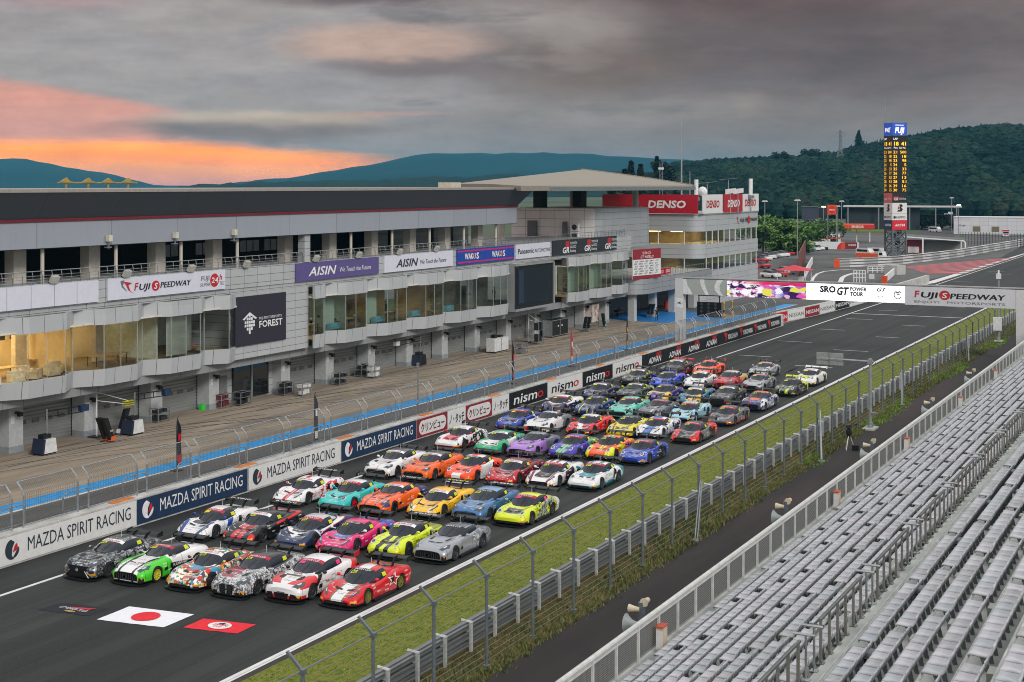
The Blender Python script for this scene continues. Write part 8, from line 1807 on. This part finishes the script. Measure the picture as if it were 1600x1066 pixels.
# ---- parked cars
def parked_car(x, y, m, label, rz):
    p = px(x, y)
    t = thing('parked_car', label, 'car', (p[0], p[1], 0), rz, 'cars in the car park')
    vs = []; fs = []
    prof = [(-2.1, .3, .75), (-1.95, .25, .85), (-1.0, .22, .95), (1.2, .22, 1.0), (1.95, .25, .95), (2.1, .35, .8)]
    mb = MB()
    for y_, zb, zt in prof: vs += [(-.82, y_, zb), (.82, y_, zb), (.86, y_, (zb + zt) / 2), (.76, y_, zt), (-.76, y_, zt), (-.86, y_, (zb + zt) / 2)]
    for i in range(5):
        for j in range(6): fs.append((i * 6 + j, i * 6 + (j + 1) % 6, (i + 1) * 6 + (j + 1) % 6, (i + 1) * 6 + j)[::-1])
    fs += [tuple(range(6)), tuple(range(35, 29, -1))]; mb.add(vs, fs); mb.add([(-.58, -.35, 1.44), (.58, -.35, 1.44), (.58, 1.0, 1.46), (-.58, 1.0, 1.46)], [(0, 1, 2, 3)]); mb.build('body', m, t)
    mb = MB(); a = [(-.74, -1.05, .94), (.74, -1.05, .94), (.58, -.35, 1.43), (-.58, -.35, 1.43)]; b = [(-.74, 1.7, .96), (.74, 1.7, .96), (.58, 1.0, 1.45), (-.58, 1.0, 1.45)]
    mb.quad(*a); mb.quad(*b[::-1]); mb.quad(a[1], b[1], b[2], a[2]); mb.quad(b[0], a[0], a[3], b[3]); mb.build('window', M_cg, t)
    for yy in (-1.3, 1.3):
        for s in (-1, 1): MB().lathe([(.31, -.1), (.31, .1)], (s * .78, yy, .31), 12, 'x').build('wheel', RUB, t)
    return t
MW = mat('parked_white', (220, 220, 220), .3, coat=.5); MR = mat('parked_red', (170, 40, 44), .3, coat=.5); MT = mat('parked_teal', (70, 150, 150), .3, coat=.5); MBl = mat('parked_blue', (60, 130, 190), .3, coat=.5); MK = mat('parked_black', (34, 36, 40), .3, coat=.5); MS = mat('parked_silver', (150, 156, 160), .3, .4, coat=.5)
pk = [(1188, 410, MR, 'red parked car beside the control tower'), (1194, 407, MW, 'white parked car next to the red one at the tower'), (1200, 404.5, MW, 'white parked car, second of the white row'), (1207, 403.5, MS, 'silver parked car between white ones'), (1213, 402, MW, 'white parked car fourth in the row'), (1222, 401, MW, 'white parked car next to a red one mid row'), (1230, 399, MR, 'red parked car in the middle of the row'), (1238, 397, MT, 'teal parked car left of a blue one'),
      (1246, 396, MT, 'larger teal parked car near the lamp post'), (1254, 394.5, MBl, 'blue parked car right of the teal ones'), (1262, 393, MBl, 'second blue parked car of the row'), (1270, 392, MW, 'white parked car at the right of the blue cars'), (1277, 391, MW, 'rightmost white parked car of the row'), (1284, 390.5, MK, 'black parked car at the right end of the row'), (1190, 419, MR, 'dark red parked car nearest the tower foot'), (1204, 434, MW, 'white and red parked car behind the red parasol'), (1216, 432, MR, 'red parked car behind the red parasol'), (1228, 428, MW, 'white parked car above the red parasol'), (1172, 421, MR, 'red parked car half hidden by the tower')]
for x, y, m_, l in pk: parked_car(x, y, m_, l, R(60) + rt.uniform(-.06, .06))
for (x, y, l) in ((1352, 401, 'white minibus behind the orange truck'), (1370, 400, 'second white minibus beside the score tower'), (1461, 363, 'small white van on the far access road')):
    p = px(x, y); t = thing('white_van', l, 'van', (p[0], p[1], 0), R(62)); MB().slab([(-.9, -2.3, .3), (-.9, 2.3, .3), (-.9, 2.3, 2.1), (-.9, -1.5, 2.1), (-.9, -2.2, 1.2)], (1.8, 0, 0)).build('body', MW, t); MB().box(-.92, .92, -1.4, 2.0, 1.25, 1.8).build('window', M_cg, t)
    for yy in (-1.5, 1.5):
        for s in (-1, 1): MB().lathe([(.34, -.1), (.34, .1)], (s * .84, yy, .34), 12, 'x').build('wheel', RUB, t)
p = px(1571, 370.5); t = thing('ambulance', 'white ambulance with a red roof band seen from the front by the long white building', 'ambulance', (p[0], p[1], 0), R(12)); MB().box(-1.05, 1.05, -2.4, 2.6, .35, 2.6).build('body', MW, t); MB().box(-1.06, 1.06, -2.42, -1.6, 2.1, 2.55).build('light_bar', RED, t); MB().box(-.9, .9, -2.43, -2.39, 1.3, 1.95).build('windscreen', M_cg, t); MB().box(-.6, .6, -2.43, -2.4, .75, .95).build('red_band', RED, t)
for s in (-1, 1):
    for yy in (-1.6, 1.6): MB().lathe([(.36, -.1), (.36, .1)], (s * .95, yy, .36), 12, 'x').build('wheel', RUB, t)
p = px(1361, 407); t = thing('orange_truck', 'orange flatbed truck parked left of the score tower', 'truck', (p[0], p[1], 0), R(80))
MB().box(-1.0, 1.0, -2.0, 3.4, .6, 1.7).build('bed', mat('truck_orange', (214, 86, 40), .5), t); MB().slab([(-1, -3.5, .5), (-1, -2.1, .5), (-1, -2.1, 2.2), (-1, -3.1, 2.2), (-1, -3.5, 1.3)], (2, 0, 0)).build('cab', MW, t); MB().box(-1.02, 1.02, -3.2, -2.4, 1.35, 1.95).build('window', M_cg, t)
for s in (-1, 1):
    for yy in (-2.6, 2.2): MB().lathe([(.42, -.12), (.42, .12)], (s * .9, yy, .42), 12, 'x').build('wheel', RUB, t)
# ---- filling station, sign, wall
M_eno = mat('station_orange', (216, 78, 36), .5); M_enr = mat('station_red', (200, 40, 44), .5); M_end = mat('station_wine', (124, 34, 46), .5)
p = at(1336, 440); t = thing('filling_station', 'orange filling station canopy with white letters beyond the car park', 'filling station', (p[0], p[1], 0), face_rz(1336, 440))
MB().box(-5.8, 5.8, -3, 6, 4.3, 5.6).build('canopy', M_eno, t); MB().box(2.6, 5.9, -3.02, -3.0, 4.3, 5.6).box(-5.9, -3.5, -3.02, -3, 4.3, 5.6).build('red_end', M_enr, t)
for x_ in (-4.5, 0.5, 4.5): MB().cbox(x_, 0, 0, .35, .35, 4.3).build('column', M_bw, t)
lettering('ENEOS', WHITE, (-1, -3.04, 4.55), 'y', t, 1.0, .03, 0, 3.6)
p = at(1296, 425); t = thing('station_shop', 'small white shop with an orange band left of the filling station', 'shop', (p[0], p[1], 0), face_rz(1296, 425)); MB().box(-3.2, 3.2, 0, 5, 0, 3.4).build('wall', M_bw, t); MB().box(-3.22, 3.22, -.04, .0, 1.5, 2.1).build('band', M_eno, t); MB().box(.3, 2.6, -.05, -.01, .1, 1.5).build('shop_window', M_cg, t); MB().box(-3.4, 3.4, -.3, 5.2, 3.4, 3.65).build('roof', GREY, t)
p = at(1300, 405); t = thing('round_sign', 'orange square sign with a red disc on twin tall poles', 'sign', (p[0], p[1], 0), face_rz(1300, 405)); MB().box(-1.3, 1.3, -.15, .15, 9.4, 12.2).build('panel', M_eno, t)
mb = MB(); shape2d(mb, circ(0, 10.8, 1.0), (0, -.15, 0), 'y', .03); mb.build('disc', mat('disc_red', (214, 34, 30), .5), t); lettering('ENEOS', WHITE, (0, -.2, 10.55), 'y', t, .6, .02, 0, 1.6, center=True)
for x_ in (-1.2, 1.2): MB().tube([(x_, 0, 0), (x_, 0, 9.5)], .13, 6).build('pole', GALV, t)
p = px(1302, 391); t = thing('printed_wall', 'long pale wall with red arcs and a wine red end panel in the car park', 'wall', (p[0], p[1], 0), face_rz(1302, 385)); MB().box(-6.8, 6.8, 0, .3, .25, 2.3).build('panel', M_bw, t); MB().box(2.6, 6.4, -.03, 0, .3, 2.25).build('wine_panel', M_end, t)
mb = MB(); shape2d(mb, circ(2.9, .3, 1.9, 1.95, 12, 90, 180) + [(2.9, .3)], (0, -.01, 0), 'y', .03); mb.build('arc', M_enr, t); mb = MB(); shape2d(mb, circ(3.2, .3, 1.2, 1.95, 10, 90, 180) + [(3.2, .3)], (0, -.03, 0), 'y', .03); mb.build('arc', M_eno, t); lettering('ENEOS', WHITE, (4.1, -.04, 1.2), 'y', t, .7, .02, 0, 2.0)
# ---- sheds and buildings
p = at(1462, 362); t = thing('timing_shed', 'open fronted grey shed with a white frame and a wine red end behind the barrier', 'shed', (p[0], p[1], 0), face_rz(1462, 362))
mb = MB(); mb.slab([(-8, 0, 4.4), (7.2, 0, 3.5), (7.2, 0, 3.75), (-8, 0, 4.75)], (0, 14, 0)); mb.build('roof', mat('shed_roof', (92, 94, 94), .7), t); MB().box(-7.8, 7, 4, 4.2, 0, 3.5).build('back_wall', mat('shed_grey', (140, 142, 140), .7), t); MB().box(-7.8, -3.6, 2.5, 2.7, 0, 3.6).build('red_wall', M_end, t); MB().box(-7, -4.2, 2.3, 2.5, .2, 1.8).build('white_board', M_bw, t)
mb = MB(); mb.bar((-8, -.1, 4.5), (6.6, -.1, 3.55), .3); mb.tube([(6.4, -.1, 3.6), (7.1, -.1, 3.4), (7.3, -.1, 2.8), (7.3, -.1, 0)], .2, 8); mb.bar((6.3, -.1, 0), (6.3, -.1, 3.5), .25); mb.bar((-3.2, -.1, 0), (-3.2, -.1, 4.1), .4); mb.build('frame', WHITE, t)
p = at(1560, 505); t = thing('white_long_building', 'long low white building with brown shuttered windows at the right edge', 'building', (p[0], p[1], 0), face_rz(1560, 505) - R(4)); M_wp = panelled('white_panel_wall', (206, 208, 214), 3.2, 1.6, axis='x'); MB().box(-15.5, 18, 0, 12, 0, 6.1).build('wall', M_wp, t); MB().box(-15.7, 18.2, -.2, 12.2, 6.1, 6.35).build('roof', M_bw, t)
for x_ in (-7.5, -1.0): MB().box(x_ - 1.3, x_ + 1.3, -.08, .02, 1.0, 2.9).build('window', mat('brown_shutter', (118, 106, 84), .6), t)
lettering('FUJI', NAVY, (-13.8, -.03, 2.9), 'y', t, .8, .02, .1, 2.4)
p = at(1274, 520); t = thing('dark_building', 'dark flat building behind the trees left of the orange sign', 'building', (p[0], p[1], 0), face_rz(1274, 520)); MB().box(-5, 5, 0, 12, 0, 9.5).build('wall', mat('slate_wall', (54, 60, 76), .7), t); MB().box(-5.2, 1, -.2, 12, 9.5, 9.8).build('roof', DARK, t); MB().box(2.2, 5.6, -1.0, 0, 6.5, 9.9).build('annex', DARK, t)
p = at(1405, 560); t = thing('long_canopy', 'very long low canopy with a thin white roof edge behind the score tower', 'canopy', (p[0], p[1], 0), face_rz(1405, 560)); MB().box(-22, 24, 0, 14, 9.0, 9.5).build('roof', mat('canopy_white', (190, 192, 192), .6), t); MB().box(-21, 8, 3, 13, 0, 8.9).build('dark_wall', mat('slate_dark', (40, 46, 54), .7), t); MB().box(9, 22, 10, 13, 2.5, 6).build('dark_wall', mat('slate_dark', (0, 0, 0)), t)
for x_ in (-20, -8, 4, 14, 22): MB().cbox(x_, .5, 0, .5, .5, 9).build('column', GREY, t)
# ---- barriers
def barrier(pts, h, label, m, name='tyre_barrier', w_=1.0):
    P = [px(*q) for q in pts]; mb = MB()
    for a, b in zip(P, P[1:]): d = Vector((b[0] - a[0], b[1] - a[1])).normalized(); n = Vector((-d.y, d.x)) * w_; mb.prism([a, b, (b[0] + n.x, b[1] + n.y), (a[0] + n.x, a[1] + n.y)], 0, h)
    return tag(mb.build(name, m), label, 'barrier')
def striped():
    m = bpy.data.materials.new('barrier_bands'); m.use_nodes = True; nt = m.node_tree; p_ = nt.nodes['Principled BSDF']; g = nt.nodes.new('ShaderNodeNewGeometry'); x, y, z = sepxyz(nt, g.outputs['Position'])
    k = ((z / .62)._m('FRACT') - .62).step(.1); f = noise(nt, g.outputs['Position'], .4, 3); k2 = (((x + y * .6) / 9)._m('FRACT') - .5).step(.1)
    c = mixc(nt, (k + k2 * .45).clamp(), (.62, .62, .62), (.1, .1, .105)); c = mixc(nt, f.ss(.4, .7) * .4, c, (.3, .3, .3)); nt.links.new(c, p_.inputs['Base Color']); return m
tb = barrier([(1312, 418), (1350, 416.5), (1400, 414), (1450, 408.5), (1500, 402), (1550, 393), (1600, 384), (1680, 366)], 1.9, 'long white and grey banded tyre barrier curving along the pit exit', striped())
a_, b_ = px(1303, 419), px(1312, 418); MB().prism([a_, b_, (b_[0], b_[1] + 1.2), (a_[0], a_[1] + 1.2)], 0, 1.9).build('orange_end', M_eno, tb)
t = barrier([(1383, 443), (1403, 425)], 1.3, 'white rail barrier with an orange end inside the pit exit', WHITE, 'rail_barrier', .3); p = px(1383, 444); MB().cbox(p[0], p[1] - .5, 0, .9, .9, 1.5).build('orange_end', M_eno, t)
barrier([(1402, 430), (1415, 429)], 1.9, 'grey concrete block at the tip of the red run-off', M_conc, 'concrete_block', 3)
barrier([(1259, 434), (1270, 412)], 1.5, 'white wall strip beside the brown board fence', WHITE, 'white_wall', .3)
t = barrier([(1249, 432), (1259, 405)], 4.6, 'tall brown red board fence by the car park entrance', mat('brown_board', (112, 66, 56), .7, var=.2, scale=1), 'board_fence', .2)
def bar_fence(xa, xb, y, h, label, n=7):
    A_, B_ = Vector(px(xa, y)), Vector(px(xb, y)); mb = MB()
    for k in range(n): q = A_.lerp(B_, k / (n - 1)); mb.bar((q.x, q.y, 0), (q.x, q.y, h), .16)
    for z in (h * .4, h * .7, h): mb.bar((A_.x, A_.y, z), (B_.x, B_.y, z), .12)
    return tag(mb.build('white_rail_fence', WHITE), label, 'fence')
bar_fence(1356, 1400, 427, 1.3, 'white three bar fence inside the pit exit'); bar_fence(1334, 1352, 441, 2.2, 'white and grey gate frames behind the gantry', 5)
p = px(1362, 441); t = thing('small_notice', 'small white notice board behind the gantry', 'sign', (p[0], p[1], 0)); MB().box(-.5, .5, -.03, .03, .6, 1.5).build('panel', M_bw, t); MB().bar((0, 0, 0), (0, 0, .6), .08).build('post', GREY, t)
# dark wire fence and lamp posts
A_, B_ = Vector(at(1500, 420)), Vector(at(1640, 395)); mb = MB()
for k in range(30): q = A_.lerp(B_, k / 29); mb.bar((q.x, q.y, 0), (q.x, q.y, 4.0), .12)
for z in (.6, 1.2, 1.8, 2.4, 3.0, 3.6): mb.bar((A_.x, A_.y, z), (B_.x, B_.y, z), .05)
tag(mb.build('wire_fence', DARK), 'dark wire fence in front of the long white building', 'fence')
def lamp_post(x, yb, H, label, lit=False, dist=None):
    p = px(x, yb) if dist is None else at(x, dist); t = thing('lamp_post', label, 'lamp post', (p[0], p[1], 0), group='lamp posts beyond the gantry')
    MB().tube([(0, 0, 0), (0, 0, H)], [.16, .09], 7).build('pole', GALV, t); MB().slab([(-.8, -.25, H), (.8, -.25, H), (.5, -.25, H + .35), (-.5, -.25, H + .35)], (0, .5, 0)).build('lamp_head', mat('lit_lamp', (255, 240, 200), .5, var=0, emit=5) if lit else M_bw, t)
for q in ((1246, 402, 14.0, 'tall lamp post in the middle of the car park'), (1195, 395, 13.5, 'lamp post right of the control tower'), (1309, 385, 11.6, 'tall lamp post right of the orange round sign'), (1315, 380, 12.8, 'lamp post with a small lower arm behind the orange sign')): lamp_post(*q)
lamp_post(1287, 0, 10, 'lit floodlight left of the orange round sign', True, 500); lamp_post(1498, 0, 10.6, 'lit greenish floodlight mast right of the score tower', True, 500); lamp_post(1487, 0, 13.0, 'tall mast left of the lit greenish floodlight', False, 520)
p = px(1241, 442); t = thing('red_parasol', 'wide red parasol tent standing before the car park entrance', 'parasol', (p[0], p[1], 0))
vs = [(0, 0, 3.3)] + [(3.1 * sx, 2.4 * sy, 2.35) for sx, sy in ((-1, -1), (1, -1), (1, 1), (-1, 1))]; MB().add(vs, [(0, 1, 2), (0, 2, 3), (0, 3, 4), (0, 4, 1)]).build('canopy', mat('parasol_red', (200, 60, 72), .7), t)
for sx in (-1, 1):
    for sy in (-1, 1): MB().cbox(sx * 2.6, sy * 2, 0, .1, .1, 2.5).build('pole', WHITE, t)
mb = MB(); mb.cbox(-.6, 0, 0, .8, .8, 1.0); mb.cbox(1.2, .2, 0, .8, .8, 1.2); mb.build('counter', M_bw, t)
# pylon on the hill
p = at(1313, 1180); zz = hill_h(1313, 1180); t = thing('power_pylon', 'steel lattice power pylon on the wooded hill', 'pylon', (p[0], p[1], zz)); mb = MB(); Hh = 30
for sx in (-1, 1):
    for sy in (-1, 1): mb.bar((sx * 3.2, sy * 3.2, 0), (sx * .7, sy * .7, Hh * .6), .4); mb.bar((sx * .7, sy * .7, Hh * .6), (sx * .5, sy * .5, Hh), .35)
for k in range(9):
    a = 3.2 - 2.5 * min(1, k / 6); b = 3.2 - 2.5 * min(1, (k + 1) / 6); z0, z1 = Hh * k / 9, Hh * (k + 1) / 9
    for sy in (-1, 1): mb.bar((-a, sy * a, z0), (b, sy * b, z1), .25); mb.bar((a, sy * a, z0), (-b, sy * b, z1), .25)
mb.build('tower', GREY, t); mb = MB()
for z in (.68, .8, .92): mb.bar((-4, 0, Hh * z), (4, 0, Hh * z), .35)
mb.build('cross_arm', GREY, t)
p = at(1033, 640); t = thing('relay_mast', 'slim lattice relay mast behind the tower roof', 'mast', (p[0], p[1], 0)); mb = MB()
for s in (-1, 1): mb.bar((s * .9, 0, 0), (s * .6, 0, 28), .2)
for k in range(14): mb.bar((-.8, 0, 2 * k), (.8, 0, 2 * k + 2), .12)
mb.build('mast', GREY, t); MB().box(-1.2, 1.2, -.3, .3, 25, 26).build('antenna_panel', M_bw, t)
# grass banks and the far road
for nm, pts, m_ in (('grass_bank', [(1390, 352), (1455, 335), (1440, 350), (1400, 362)], M_verge), ('grass_bank', [(1510, 332), (1600, 318), (1640, 318), (1640, 326), (1530, 338)], M_verge), ('far_road', [(1420, 372), (1480, 338), (1500, 338), (1490, 372)], mat('dark_far_road', (62, 58, 58), .8)), ('grass_bank', [(1330, 352), (1390, 352), (1385, 362), (1330, 362)], M_verge), ('far_tarmac', [(1520, 340), (1600, 322), (1700, 322), (1700, 345), (1600, 345)], mat('dark_far_road', (0, 0, 0)))):
    sheet(nm, [px(*q) for q in pts], .02, m_)
tw = None
for i, (x, y) in enumerate(((1471, 352), (1479, 347.5), (1485, 344), (1491, 341))):
    p = px(x, y); lab = ('nearest', 'second', 'third', 'farthest')[i] + ' white marker board on the far access road'
    if tw is None: tw = thing('marker_board', lab, 'sign', (p[0], p[1], 0), group='boards on the far road'); MB().box(-1.1, 1.1, -.1, .1, 1.4, 4.2).build('panel', M_bw, tw); MB().bar((0, .1, 0), (0, .1, 1.6), .2).build('post', GREY, tw)
    else: dup(tw, (p[0], p[1], 0), label=lab)
# ================================================================ the air
mb = MB(); mb.box(-9000, 5000, -2500, 9500, -1.2, 166)
hz = mb.build('haze', None); hz['kind'] = 'stuff'; hz.data.materials.clear()
m = bpy.data.materials.new('haze_air'); m.use_nodes = True; nt = m.node_tree; nt.nodes.clear()
v = nt.nodes.new('ShaderNodeVolumePrincipled'); v.inputs['Color'].default_value = (0.10, 0.56, 0.90, 1); v.inputs['Density'].default_value = 0.000062; v.inputs['Anisotropy'].default_value = 0.0
o = nt.nodes.new('ShaderNodeOutputMaterial'); nt.links.new(v.outputs[0], o.inputs['Volume']); hz.data.materials.append(m)
